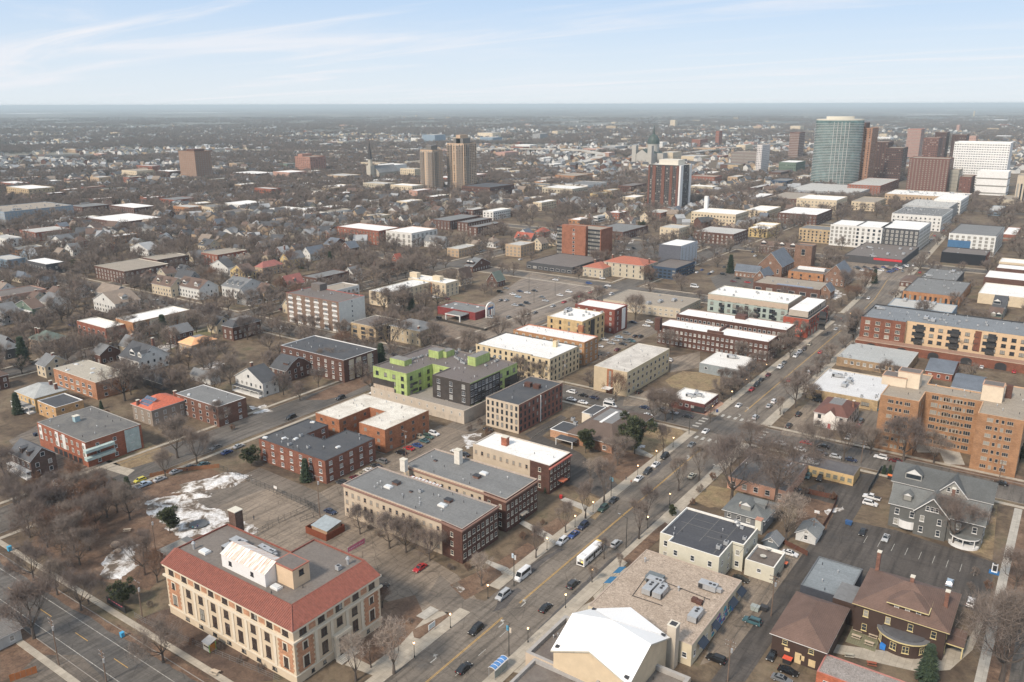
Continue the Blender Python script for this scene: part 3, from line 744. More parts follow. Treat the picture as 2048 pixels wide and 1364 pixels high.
psheet('snow_patch',[(205,1120),(260,1082),(275,1090),(262,1118),(280,1130),(235,1162),(200,1150)],0.03,SNOW)
psheet('school_path',[(690,1330),(770,1240),(800,1215),(925,1228),(910,1262),(830,1330),(780,1364)],0.012,CONC)
psheet('front_garden',[(770,1205),(830,1190),(850,1235),(800,1290),(740,1330),(700,1310)],0.016,LEAF)
psheet('sign_bed',[(825,1260),(900,1225),(915,1232),(850,1280),(828,1275)],0.020,LEAF)
psheet('planter_slab',[(832,1233),(861,1213),(878,1221),(850,1240)],0.14,CONCL)
psheet('leaf_verge',[(0,1108),(210,1240),(330,1300),(430,1364),(400,1364),(200,1250),(0,1125)],0.03,LEAF)
psheet('leaf_verge',[(232,1247),(263,1262),(270,1320),(235,1296)],0.016,LEAF)
psheet('side_garden',[(270,1240),(345,1215),(560,1320),(545,1364),(430,1364)],L1,MULCH)
psheet('corner_plot',[(0,1225),(75,1268),(125,1320),(0,1364)],L1,LEAF)
psheet('corner_lot',[(75,1310),(160,1310),(215,1364),(20,1364)],0.022,ALLEY)
psheet('front_lawn',[(985,1130),(1055,1085),(1090,1105),(975,1175),(930,1200),(900,1170)],L3,LEAF)
psheet('front_lawn',[(1060,1070),(1115,1035),(1165,1055),(1110,1090)],L3,LEAF)
psheet('front_lawn',[(1135,1015),(1165,985),(1220,1005),(1190,1040)],L3,LAWN)
psheet('garden_path',[(1035,1045),(1045,1040),(1100,1068),(1120,1082),(1108,1086),(1080,1072)],0.05,CONCL)
psheet('garden_path',[(1120,1000),(1130,995),(1170,1010),(1190,1022),(1182,1028),(1160,1018)],0.05,CONCL)
psheet('garden_path',[(975,1120),(1015,1135),(1035,1150),(1028,1155),(1000,1142),(970,1126)],0.05,CONCL)
psheet('dark_drive',[(1040,893),(1075,868),(1160,905),(1185,930),(1215,945),(1240,975),(1215,1000),(1130,965),(1140,935),(1085,905)],0.013,DLOT)
psheet('leafy_bank',[(1190,918),(1235,900),(1312,912),(1250,965),(1215,950)],0.016,LEAF)
psheet('lawn',[(1285,862),(1360,855),(1372,868),(1310,915),(1265,900)],L3,LAWN)
psheet('dark_drive',[(1049,868),(1122,830),(1133,835),(1105,855),(1080,876),(1062,878)],0.015,DLOT)
psheet('vacant_grass',[(1330,760),(1365,742),(1440,748),(1440,775),(1395,785),(1345,775)],L3,LAWN)
psheet('side_lot',[(1250,790),(1330,775),(1345,795),(1300,812),(1245,812)],0.022,LOT)
psheet('rear_lot',[(1345,715),(1400,703),(1400,735),(1340,745)],0.022,LOT)
psheet('rear_lot',[(1175,730),(1150,700),(1210,660),(1290,640),(1315,665),(1240,700),(1190,725)],0.022,LOT)
psheet('corner_paving',[(1395,825),(1435,798),(1448,808),(1412,832)],0.14,concrete((0.40,0.24,0.17)))
psheet('bank_lot',[(1570,850),(1620,800),(1640,805),(1660,850),(1640,880),(1560,870)],0.022,LOT)
psheet('side_lot',[(1722,822),(1762,820),(1752,880),(1712,892),(1700,880)],0.022,ALLEY)
psheet('court_paving',[(1825,882),(1915,893),(1930,930),(1890,928),(1880,905),(1835,905)],0.03,CONCL)
psheet('lawn',[(1750,890),(1880,910),(1880,930),(1760,912)],0.026,LEAF)
psheet('leafy_verge',[(1900,925),(2048,955),(2048,975),(1900,940)],0.026,LEAF)
psheet('yard_lot',[(1590,985),(1640,965),(1710,970),(1690,1010),(1640,1030),(1590,1010)],0.022,DLOT)
psheet('alley',[(1722,948),(1762,948),(1700,1050),(1650,1120),(1600,1200),(1540,1290),(1490,1364),(1420,1364),(1500,1260),(1560,1170),(1640,1060)],0.018,DLOT)
psheet('restaurant_lot',[(1690,1040),(1790,1060),(1990,1125),(1975,1230),(1900,1205),(1740,1180),(1640,1130)],0.026,DLOT)
psheet('rear_lot',[(1500,1150),(1560,1090),(1610,1105),(1550,1200),(1500,1300),(1400,1330),(1440,1250)],0.012,LOT)
psheet('yard',[(1600,990),(1675,1010),(1650,1060),(1590,1050)],0.026,LEAF)
psheet('garden_path',[(1830,1310),(1930,1290),(1955,1245),(1970,1240),(1945,1300),(1900,1340),(1840,1345),(1600,1290),(1610,1280)],0.03,CONC)
psheet('dry_lawn',[(1930,1000),(1995,1010),(1985,1120),(1900,1090)],0.008,LAWN)
psheet('forecourt',[(1130,1364),(1005,1340),(1090,1245),(1190,1200),(1180,1180),(1270,1125),(1290,1140),(1200,1260),(1120,1330)],0.012,CONC)
psheet('flower_bed',[(1245,1120),(1310,1060),(1330,1045),(1345,1055),(1262,1130)],0.14,LEAF)
psheet('lawn',[(1385,1000),(1420,970),(1490,985),(1470,1010),(1420,1015)],L2,LAWN)
psheet('grocery_lot',[(860,640),(980,600),(1060,545),(1240,580),(1180,600),(1110,630),(1030,665),(960,690),(900,668)],0.026,LOT)
psheet('big_lot',[(1024,570),(1062,552),(1190,577),(1110,620),(1040,650),(985,625)],0.030,asphalt('pale lot',(0.24,0.20,0.165),0.3,0.2))
psheet('church_lot',[(1420,555),(1490,530),(1560,555),(1530,580),(1440,590)],0.026,ST)
psheet('rear_lot',[(1230,480),(1330,485),(1330,520),(1225,510)],0.026,ST)
psheet('store_lot',[(1690,560),(1680,510),(1830,545),(1790,560),(1750,560)],0.026,LOT)
psheet('brown_field',[(845,680),(880,640),(960,690),(920,700)],0.03,ground_mat('brown field',[(0.3,(0.16,0.12,0.09)),(0.7,(0.22,0.17,0.13))],0.1,1))
psheet('dry_lawn',[(670,770),(740,745),(745,765),(690,790),(650,800),(610,800)],0.026,LEAF)
psheet('dry_lawn',[(210,910),(300,885),(350,910),(250,940),(215,930)],0.026,LAWN)
psheet('side_drive',[(20,880),(75,850),(240,930),(250,945),(150,985),(60,960)],0.026,ALLEY)
psheet('front_drive',[(160,895),(215,925),(270,940),(255,952),(200,935),(150,910)],0.030,CONC)
psheet('dry_lawn',[(320,680),(430,650),(440,665),(340,700)],0.016,ground_mat('greening lawn',[(0.3,(0.17,0.14,0.075)),(0.7,(0.15,0.16,0.07))],0.1,1))
for q in([(285,720),(300,700),(355,678),(370,683),(330,705)],[(70,722),(95,708),(122,712),(118,728)],[(396,740),(430,720),(450,728),(425,748)],[(498,812),(530,808),(545,822),(510,830)],
[(100,955),(130,960),(160,985),(130,985)],[(60,1005),(80,1002),(82,1010),(62,1012)],[(928,868),(965,866),(962,885),(930,900)],[(1250,890),(1270,880),(1290,895),(1275,900)],
[(905,1168),(915,1163),(930,1178),(925,1184)],[(1240,483),(1270,478),(1265,486),(1240,490)],[(1650,1022),(1690,1012),(1690,1020),(1660,1030)],
[(75,982),(110,965),(105,988),(75,990)],[(215,745),(240,735),(250,742),(225,752)],[(1640,560),(1690,590),(1670,600),(1620,580)],[(80,735),(100,730),(110,740),(90,746)]):
 psheet('snow_patch',q,0.034,SNOW)
 # raised snow heap beside the school yard
def heap(px,py,rx,ry,hh,seed,m=SNOW,nm='snow_heap',rot=0.6):
 r=random.Random(seed);x,y=g(px,py);b=MB();n=18;rings=[(1,0),(0.8,0.35),(0.5,0.75),(0.2,1.0)]
 rad=[1+r.uniform(-.2,.2) for _ in range(n)]
 P=[[(x+(rx*k*rad[i]*cos(2*pi*i/n))*cos(rot)-(ry*k*rad[i]*sin(2*pi*i/n))*sin(rot),y+(rx*k*rad[i]*cos(2*pi*i/n))*sin(rot)+(ry*k*rad[i]*sin(2*pi*i/n))*cos(rot),hh*z+r.uniform(0,.12)*hh) for i in range(n)] for k,z in rings]
 P[0]=[(a,c,0.0) for a,c,_ in P[0]]
 for a,c in zip(P,P[1:]):
  for i in range(n):b.face([a[i],a[(i+1)%n],c[(i+1)%n],c[i]],m)
 b.face(P[-1],m);return b.build(nm,kind='structure')
heap(425,968,13,5.5,1.3,1,rot=1.0);heap(450,955,5,3,1.5,2,rot=1.0);heap(390,990,6,3,0.7,3)
heap(1170,880,5,2.0,.4,5);heap(1275,892,3,1.5,.4,6)
# parking stall lines in the restaurant lot and rear lot
for k in range(9):
 a=g(1735+k*27,1072+k*8);rect('stall_line',a[0]-0.06,a[0]+0.06,a[1]-5,a[1],0.032,WPT)
for k in range(8):
 a=g(760+k*13,905-k*7.6);rect('stall_line',a[0]-2.6,a[0]+2.6,a[1]-0.05,a[1]+0.05,0.03,WPT)
 # ------------------------------------------------------------------ near buildings, read off the photograph
BRN=brick((0.10,0.046,0.034));RED=brick((0.30,0.105,0.06));ORG=brick((0.36,0.15,0.075));TAN=stucco((0.50,0.39,0.27));BGE=stucco((0.52,0.43,0.33))
CRM=stucco((0.62,0.50,0.33));GREYR=flatroof((0.20,0.20,0.195),(0.12,0.12,0.12),0.5);BLKR=flatroof((0.065,0.068,0.075),(0.13,0.12,0.11),0.45)
WHTR=flatroof((0.82,0.81,0.78),(0.36,0.31,0.25),0.30);WHTC=flatroof((0.86,0.85,0.82),(0.45,0.41,0.36),0.38);TANR=flatroof((0.34,0.29,0.23),(0.22,0.19,0.16),0.5)
BRNR=flatroof((0.17,0.145,0.13),(0.11,0.10,0.09),0.5);SALM=stucco((0.55,0.31,0.22));BGLS=glass((0.05,0.035,0.03),0.1,'brownpane')
DKF=plain((0.05,0.045,0.042),0.6,0.1);STONE=stucco((0.58,0.47,0.34))
def rustmat():
 def fn(nt,p):
  gm=nt.nodes.new('ShaderNodeNewGeometry');gm.name='GEO';mp=nt.nodes.new('ShaderNodeMapping');mp.inputs['Scale'].default_value=(1.6,.12,.12);nt.links.new(gm.outputs['Position'],mp.inputs[0])
  nt.links.new(_ramp(nt,_noise(nt,1.0,5,.6,.2,mp.outputs[0]),[(.44,(.80,.78,.74)),(.52,(.58,.36,.25)),(.58,(.78,.73,.67))]),p.inputs['Base Color'])
 return mat('rust streaks',fn)
def school(I):
 x0,x1,y0,y1,org,root,h=I['x0'],I['x1'],I['y0'],I['y1'],I['org'],I['root'],I['h']
 ix,iy=g(582.7,1211,h+2.4);ix=x1-ix;iy=iy-y0;zt=h+2.4;o=0.7;tl=claytile((0.245,0.085,0.06))
 R=MB();R.o=org
 A=[(x0-o,y0-o,h),(x1+o,y0-o,h),(x1-ix,y0+iy,zt),(x0-o,y0+iy,zt)];Bq=[(x1+o,y0-o,h),(x1+o,y1,h),(x1-ix,y1,zt),(x1-ix,y0+iy,zt)]
 for q in(A,Bq):
  R.face(q,tl)
 R.face([(x0-o,y0-o,h),(x0-o,y0+iy,zt),(x0-o,y0+iy,h)],tl);R.face([(x1+o,y1,h),(x1-ix,y1,h),(x1-ix,y1,zt)],tl)
 R.build('tile_roof',root)
 # raised tile rows on both slopes
 T=MB();T.o=org;k=0
 def row(p,q):
  a,b=Vector(p),Vector(q);T.tube(a+Vector((0,0,0.05)),b+Vector((0,0,0.05)),0.085,0.085,4,tl)
 n=int((x1-x0)/0.62)
 for i in range(n):
  xx=x0+(x1-x0)*(i+0.5)/n;f=min(1,(x1-xx)/ix) if xx>x1-ix else 1
  row((xx,y0-o,h),(xx,y0-o+(iy+o)*f,h+2.4*f))
 n=int((y1-y0)/0.62)
 for i in range(n):
  yy=y0+(y1-y0)*(i+0.5)/n;f=min(1,(yy-y0)/iy) if yy<y0+iy else 1
  row((x1+o,yy,h),(x1+o-(ix+o)*f,yy,h+2.4*f))
 T.build('tile_row',root,kind='stuff')
 T=MB();T.o=org;T.tube((x1+o,y0-o,h+.1),(x1-ix,y0+iy,zt+.1),0.16,0.16,5,tl);T.build('hip_ridge',root)
 D=MB();D.o=org;P=[(x0,y0+iy),(x1-ix,y0+iy)]+[(p[0]-(ix if i==2 else 0),p[1]) for i,p in enumerate(I['pts'])][2:]
 D.prism(P,h-0.2,zt-0.35,plain((0.3,0.1,0.07),0.8),flatroof((0.185,0.16,0.14),(0.12,0.105,0.095),0.6,False));D.build('roof_deck',root)
 C=MB();C.o=org;i2=inset(P,0.25)
 for a in range(len(P)):
  b=(a+1)%len(P);C.face([(*P[a],zt-.35),(*P[b],zt-.35),(*P[b],zt+.1),(*P[a],zt+.1)],tl);C.face([(*i2[b],zt-.35),(*i2[a],zt-.35),(*i2[a],zt+.1),(*i2[b],zt+.1)],tl)
  C.face([(*P[a],zt+.1),(*P[b],zt+.1),(*i2[b],zt+.1),(*i2[a],zt+.1)],tl)
 C.build('coping',root);I['top']=zt-0.35
 # cream stair house, white panelled plant room with rusty pitched roof, chimney, units
 x,y=g(588,1179,I['top']);box_part(root,org,'stair_house',x-7,x,y,y+5.2,I['top'],I['top']+5.0,stucco((0.62,0.46,0.31)),BRNR,plain((0.33,0.12,0.08)))
 link('window',window_mesh(1.4,1.5,DARK),root,(x+0.01-org[0],y+2.6-org[1],I['top']+2.8),pi/2)
 x,y=g(532,1175,I['top']);W=MB();W.o=org;wh=plain((0.75,0.74,0.73),0.5,0.05);rust=rustmat()
 xa,xb,ya,yb,zb=x-17,x,y,y+7,I['top'];W.box(xa,xb,ya,yb,zb,zb+3.6,wh);W.build('plant_room',root)
 W=MB();W.o=org;ym=(ya+yb)/2
 for s in((ya-.2,ym),(yb+.2,ym)):W.face([(xa-.2,s[0],zb+3.6),(xb+.2,s[0],zb+3.6),(xb+.2,s[1],zb+5.4),(xa-.2,s[1],zb+5.4)],rust)
 for xx in(xa,xb):W.face([(xx,ya,zb+3.6),(xx,yb,zb+3.6),(xx,ym,zb+5.35)],wh)
 for kk in range(16):
  xx=xa+1.1*kk;W.tube((xx,ya-.2,zb+3.65),(xx,ym,zb+5.45),.05,.05,3,rust)
 W.build('plant_room_roof',root)
 for xx in(xa+3.5,xb-5):link('window',window_mesh(1.1,1.1,DARK),root,(xx-org[0],ya-org[1]-.01,zb+1.4-org[2]))
 x,y=g(477,1067,h);box_part(root,org,'chimney',x-3,x,y-.5,y+2,0,h+6.5,brick((0.13,0.08,0.06)),None,CREAMF)
 for px,py,k,s in((463,1105,'rtu',1.1),(478,1092,'rtu',1.1),(388,1098,'vent',2.4),(410,1105,'skylight',1.6),(540,1108,'rtu',.8),(528,1100,'rtu',.7),(553,1176,'skylight',1.5),(677,1140,'ac',1.2),(696,1129,'vent',2.4),(606,1176,'pipe',1),(543,1187,'pipe',1)):
  onroof(I,k,px,py,0,s)
  # belt courses and corner brick bays
 sb=plain((0.66,0.58,0.46),0.8,0.05)
 for z,t,hh in((11.3,0.55,0.5),(h-0.75,0.45,0.6),(2.2,0.2,0.35)):
  b=MB();b.o=org;b.box(x0-t,x1+t,y0-t,y0-0.003,z,z+hh,sb);b.box(x1+0.003,x1+t,y0,y1+t,z,z+hh,sb);b.build('cornice',root)
 ob=brick((0.46,0.24,0.14))
 for(a,c) in((x0+0.9,x0+5.5),(x1-5.5,x1-0.9)):
  b=MB();b.o=org;b.box(a,c,y0-0.05,y0-0.002,2.8,11.2,ob)
  for q in range(13):
   zz=2.8+q*0.64
   if q%2:b.box(a-.3,a,y0-.06,y0-.002,zz,zz+.6,ob);b.box(c,c+.3,y0-.06,y0-.002,zz,zz+.6,ob)
  b.build('brick_bay',root)
  for z,w,hh in((3.6,1.5,2.8),(8.4,1.1,1.7)):
   b=MB();b.o=org;cx=(a+c)/2;b.box(cx-w/2-.35,cx+w/2+.35,y0-.10,y0-.003,z-.3,z+hh+.3,sb);b.build('stone_surround',root)
   link('window',window_mesh(w,hh,DKF,BGLS,2),root,(cx-org[0],y0-.105-org[1],z))
 for(a,c) in((y0+0.9,y0+5.5),(y1-5.5,y1-0.9)):
  b=MB();b.o=org;b.box(x1+0.002,x1+.05,a,c,2.8,11.2,ob)
  for q in range(13):
   zz=2.8+q*0.64
   if q%2:b.box(x1+.002,x1+.06,a-.3,a,zz,zz+.6,ob);b.box(x1+.002,x1+.06,c,c+.3,zz,zz+.6,ob)
  b.build('brick_bay',root)
  for z,w,hh in((3.6,1.5,2.8),(8.4,1.1,1.7)):
   b=MB();b.o=org;cy=(a+c)/2;b.box(x1+.003,x1+.10,cy-w/2-.35,cy+w/2+.35,z-.3,z+hh+.3,sb);b.build('stone_surround',root)
   link('window',window_mesh(w,hh,DKF,BGLS,2),root,(x1+.105-org[0],cy-org[1],z),pi/2)
 for q in range(8): # flat stone pilasters between the tall window bays
  cx=x0+7+(x1-x0-14)*q/7;b=MB();b.o=org;b.box(cx-.45,cx+.45,y0-.16,y0-.003,2.6,11.3,sb);b.build('pilaster',root)
 for q in range(4):
  cy=y0+6.5+(y1-y0-13)*q/3;b=MB();b.o=org;b.box(x1+.003,x1+.16,cy-.45,cy+.45,2.6,11.3,sb);b.build('pilaster',root)
  # brick panels between the paired attic windows
 L=x1-x0
 for q in range(10):
  cx=x0+L*q/9
  if 0<q<9:b=MB();b.o=org;b.box(cx-1.1,cx+1.1,y0-.05,y0-.002,12.3,14.0,ob);b.build('brick_panel',root)
 L=y1-y0
 for q in range(1,5):
  cy=y0+L*q/5;b=MB();b.o=org;b.box(x1+.002,x1+.05,cy-1.0,cy+1.0,12.3,14.0,ob);b.build('brick_panel',root)
  # entrance with stone porch on the avenue side
 cy=(y0+y1)/2;b=MB();b.o=org
 b.box(x1+.002,x1+1.1,cy-2.4,cy-1.5,0,6.0,sb);b.box(x1+.002,x1+1.1,cy+1.5,cy+2.4,0,6.0,sb);b.box(x1+.002,x1+1.4,cy-2.7,cy+2.7,6.0,6.8,sb);b.box(x1+.002,x1+.15,cy-1.5,cy+1.5,0.9,5.6,DARK)
 b.build('entrance',root)
 b=MB();b.o=org
 for s in range(5):b.box(x1+1.2+s*.4,x1+1.6+s*.4,cy-3,cy+3,0.01,0.9-s*.17,CONCL)
 b.build('entrance_steps',root)
school_I=bld('school_building','cream stone school with red clay tile hipped roof edges and white plant room on top','school',[(332,1127),(582.7,1258.8),(760,1149.4),(629,1093),(585,1120),(453,1061)],h=15,
wall=STONE,roofm=BRNR,par=0.2,extras=school,short='cream stone school',
wf={'y':[dict(w=1.0,h=1.7,fl=1,z0=12.3,n=18,pair=.75,fr=DKF,gl=BGLS,far=600),dict(w=1.8,h=2.2,fl=1,z0=8.2,n=7,m=7,fr=DKF,gl=BGLS,mull=2),dict(w=1.8,h=3.2,fl=1,z0=3.5,n=7,m=7,fr=DKF,gl=BGLS,mull=2),dict(w=0.9,h=0.9,fl=1,z0=0.7,n=14,m=5,pair=.9,fr=DKF)],
'X':[dict(w=1.0,h=1.7,fl=1,z0=12.3,n=10,pair=.75,fr=DKF,gl=BGLS),dict(w=1.8,h=2.2,fl=1,z0=8.2,n=3,m=6.5,fr=DKF,gl=BGLS,mull=2),dict(w=1.8,h=3.2,fl=1,z0=3.5,n=3,m=6.5,fr=DKF,gl=BGLS,mull=2,missk=(1,)),dict(w=0.9,h=0.9,fl=1,z0=0.7,n=6,m=3,fr=DKF,missk=(2,3))]})
# long beige flats with dark brown brick front
W12=dict(w=1.1,h=1.5,fl=3,z0=1.6,fh=3.0,fr=plain((0.33,0.25,0.19)))
def chim(px,py,w,d,hh,m=WHITE):
 def f(I):rbox(I,'chimney',px,py,w,d,hh,m,None,CREAMF)
 return f
def ex2(I):
 rbox(I,'chimney',810,945,2.2,1.6,4.2,plain((0.66,0.62,0.55)),None,CREAMF)
 for px,py,k,s in((777,975,'skylight',1.5),(793,968,'hatch',.9),(885,1012,'skylight',1.5),(897,1003,'hatch',.9),(841,985,'ac',1),(763,978,'vent',1),(805,992,'vent',1),(840,1007,'vent',1),(822,984,'hatch',.4)):onroof(I,k,px,py,0,s)
 for q,(px,py,w) in enumerate(((880,974,13),)):
  b=MB();b.o=I['org'];x,y=g(px,py,I['top']);cr=random.Random(4)
  for k in range(26):a=x-w+k*0.5;b.box(a,a+.42,y+cr.uniform(-.1,.1),y+1.0,I['top']+.1,I['top']+.16+cr.uniform(0,.2),WHITE if k%3 else plain((0.4,0.2,0.17)))
  b.build('stacked_boards',I['root'])
bld('apartment_block','long beige rendered apartment block with dark brown brick front and grey flat roof','apartment block',[(693,964),(880,1042),(922,1058),(998,1011),(754.5,932.5)],h=11.5,wall=BGE,wallf={1:BRN,'X':BRN},roofm=GREYR,par=0.35,
cap=plain((0.36,0.30,0.26)),wf={0:[dict(W12,n=15),dict(W12,n=5,w=1.9,m=6,mull=2)][0],1:dict(W12,n=1,fr=CREAMF),'X':dict(W12,n=8,fr=CREAMF,w=1.2,h=1.6)},vents=7,short='beige and brown apartment block',extras=ex2,cornice=(0.45,0.55,plain((0.24,0.14,0.11)),0.3))
# protruding brick bays and cornice on its avenue front
def front_bays(px0,py0,px1,py1,h,m,n=2,cm=None,label='brown'):
 pass
def ex3(I):
 rbox(I,'chimney',919,930,2.3,1.8,5.0,plain((0.66,0.62,0.55)),None,CREAMF)
 for px,py,k,s in((968,948,'skylight',1.5),(954,955,'hatch',.9),(871,922,'hatch',.45)):onroof(I,k,px,py,0,s)
 x1,y0,y1,org=I['x1'],I['y0'],I['y1'],I['org'];b=MB();b.o=org;cy=(y0+y1)/2
 b.box(x1+.01,x1+1.3,cy-1.6,cy+1.6,2.9,3.3,plain((0.6,0.52,0.42)));b.box(x1+.01,x1+.3,cy-1,cy+1,.4,2.8,DARK);b.build('entrance',I['root'])
bld('apartment_block','middle dark brown brick apartment block with grey roof and scalloped stone cornice','apartment block',[(808,926),(966,983),(1012,1000),(1074,957),(872,897)],h=11.5,wall=BGE,wallf={1:BRN,'X':BRN},roofm=GREYR,par=0.4,cap=plain((0.42,0.34,0.28)),
wf={0:dict(W12,n=11),1:dict(W12,n=2,fr=CREAMF),'X':dict(W12,n=8,fr=CREAMF)},vents=4,short='middle brown apartment block',extras=ex3,cornice=(0.5,0.5,plain((0.28,0.17,0.13)),0.5))
bld('apartment_block','apartment block with bright white roof, brick chimney and red cornice over brown front','apartment block',[(943,886),(1060,920),(1095,931),(1144,906),(994,864)],h=10.8,wall=BGE,wallf={1:BRN,'X':BRN},roofm=WHTC,par=0.4,cap=plain((0.5,0.44,0.38)),
wf={0:dict(W12,n=9,fl=1,z0=7.2,w=1.0),1:dict(W12,n=1,fr=CREAMF),'X':dict(W12,n=6,fr=CREAMF)},vents=2,short='white-roofed brown apartment block',extras=lambda I:(rbox(I,'chimney',1013,893,2.4,1.8,3.2,RED,None,CREAMF),
box_part(I['root'],I['org'],'red_cornice',I['x1']+.02,I['x1']+.8,I['y0']-.6,I['y1'],9.6,10.1,plain((0.40,0.13,0.10))),
box_part(I['root'],I['org'],'entrance_canopy',I['x1']+.02,I['x1']+2.4,(I['y0']+I['y1'])/2-1.5,(I['y0']+I['y1'])/2+1.5,3.0,3.3,plain((0.45,0.14,0.08)))))
# dark-roofed courtyard building, red brick
WB=dict(w=1.5,h=1.5,fl=3,z0=0.8,fh=2.9,fr=WHITE,mull=2)
bld('apartment_building','low red brick courtyard apartments with dark grey flat roof','apartment building',[(517,882),(659,919),(748,876),(697,860),(641,879),(617,866),(656,850),(609.5,835)],h=9.0,wall=brick((0.21,0.085,0.055)),roofm=BLKR,par=0.15,cap=DARK,
win=dict(WB,sp=4.6),kinds=dict(skylight=5),vents=9,acs=3,short='dark-roofed brick courtyard apartments')
bld('apartment_building','orange brick courtyard apartments with dirty white flat roof','apartment building',[(632,826),(678,839),(738,815),(771,822),(718,845),(773,861),(853,820),(787,801),(724.5,787.5)][:9],h=9.6,wall=ORG,roofm=flatroof((0.74,0.70,0.62),(0.30,0.24,0.18),0.55),par=0.15,cap=plain((0.4,0.33,0.26)),
win=dict(w=1.4,h=1.3,fl=3,z0=0.9,fh=3.0,sp=5.2,fr=plain((0.25,0.2,0.17)),mull=2),vents=8,short='orange brick courtyard apartments')
# lime green and charcoal apartments on a beige parking podium
LIME=panels((0.42,0.52,0.19));CHAR=brick((0.060,0.050,0.045),0.15)
def exg(I):
 root,org=I['root'],I['org']
 for(px,py,w,d,hh) in((877,718,6,5,3.6),(893,716,4,6,3.0),(951,733,4.5,11,4.2),(809,733,9,5,2.6)):
  rbox(I,'roof_pavilion',px,py,w,d,hh,LIME,plain((0.2,0.19,0.18),0.8))
 p=I['pts'];rr=random.Random(8)
 for k in range(26):
  px,py=rr.uniform(905,1000),0;py=712+(px-905)*0.12+rr.uniform(-14,14);onroof(I,'ac',px,py,0,1.0)
 for k in range(10):onroof(I,'ac',820+k*4.5+rr.uniform(-3,3),722-k*1.4,0,.9)
 # balconies: dark slabs with rails
 def balc(x,y,nx,ny,z,w=3.2):
  b=MB();b.o=org
  if ny<0:b.box(x-w/2,x+w/2,y-1.5,y-.01,z,z+.15,DARK);b.box(x-w/2,x+w/2,y-1.5,y-1.44,z+.15,z+1.15,DARK)
  else:b.box(x+.01,x+1.5,y-w/2,y+w/2,z,z+.15,DARK);b.box(x+1.44,x+1.5,y-w/2,y+w/2,z+.15,z+1.15,DARK)
  b.build('balcony',root)
 x0,x1,y0,y1=I['x0'],I['x1'],I['y0'],I['y1']
 for z in(6.8,9.8):
  for f in(0.3,0.62,0.85):balc(I['pts'][6][0] if False else x1,y0+(y1-y0)*f,1,0,z)
  balc(p[1][0],p[1][1]+4,1,0,z)
  a,b_=p[5],p[6] if len(p)>6 else p[5]
  # lower cladding: brown band and beige stone base on the front-left wing
 a,b_=p[0],p[1]
 box_part(root,org,'brown_cladding',a[0]-.03,a[0]+(b_[0]-a[0])*.62,a[1]-.06,a[1]-.004,7.2,10.2,CHAR);box_part(root,org,'stone_base',a[0]-.03,a[0]+(b_[0]-a[0])*.62,a[1]-.07,a[1]-.004,0,7.2,stucco((0.5,0.4,0.31)))
GW=dict(w=1.7,h=1.9,fl=4,z0=1.6,fh=3.4,sp=4.6,fr=DARK,mull=2,rail=False)
gi=bld('apartment_building','lime green and charcoal apartment building with brown roof over a beige podium','apartment building',[(753,732.5),(811,747.5),(864.5,728),(901,735),(868,747.5),(934.5,768),(1030,728),(863,686)],h=15.6,wall=LIME,wallf={4:CHAR,'none':CHAR},roofm=flatroof((0.16,0.135,0.125),(0.11,0.095,0.09),0.4),par=0.5,
cap=plain((0.20,0.17,0.15)),win=GW,vents=22,short='lime green apartment building',extras=exg)
# charcoal skin on the courtyard's right wing
def charwing():
 p=gi['pts'];root,org=gi['root'],gi['org'];h=gi['h']
 a,b,c=p[4],p[5],p[6]
 box_part(root,org,'charcoal_cladding',a[0]-.05,b[0]+.06,a[1]-.07,a[1]-.02,5.4,h-.5,CHAR);box_part(root,org,'charcoal_cladding',b[0]+.02,b[0]+.07,b[1]-.05,b[1]+(c[1]-b[1])*.62,5.4,h-.5,CHAR)
 box_part(root,org,'charcoal_cladding',b[0]+.02,b[0]+.07,b[1]+(c[1]-b[1])*.72,c[1],3,h-5.0,CHAR)
 w=window_mesh(1.7,1.9,plain((0.5,0.5,0.5)),None,2)
 for f in range(3):
  z=6.4+f*3.0
  for k in range(3):link('window',w,root,(a[0]+(b[0]-a[0])*(k+.5)/3-org[0],a[1]-.075-org[1],z))
  for k in range(8):link('window',w,root,(b[0]+.075-org[0],b[1]+(c[1]-b[1])*.6*(k+.5)/8-org[1],z),pi/2)
charwing()
px0,py0=g(750,786);pnx,pny=g(928,822,6);prx,pry=g(974,800,6)
podium=bld('parking_podium','beige concrete parking podium with garage doors below the lime green building','garage',[(gi['x0'],pny),(prx,pny),(prx,pry+14),(gi['x0'],pry+14)],h=6,world=True,wall=stucco((0.50,0.43,0.35)),roofm=flatroof((0.30,0.27,0.24)),par=0.9,wf={'y':dict(w=0.6,h=1.2,fl=1,z0=3.4,n=12),'X':dict(w=3.4,h=2.3,fl=1,z0=0.1,n=3,fr=plain((0.4,0.35,0.29)),gl=plain((0.42,0.37,0.31)),sill=False,rail=False)},short='beige parking podium',occupy=False)
for k in range(3):link('garage_door',window_mesh(4.2,2.4,plain((0.4,0.35,0.29)),plain((0.46,0.40,0.33)),1,False,False),podium['root'],(prx-6-k*7-podium['org'][0],pny-.01-podium['org'][1],0.1))
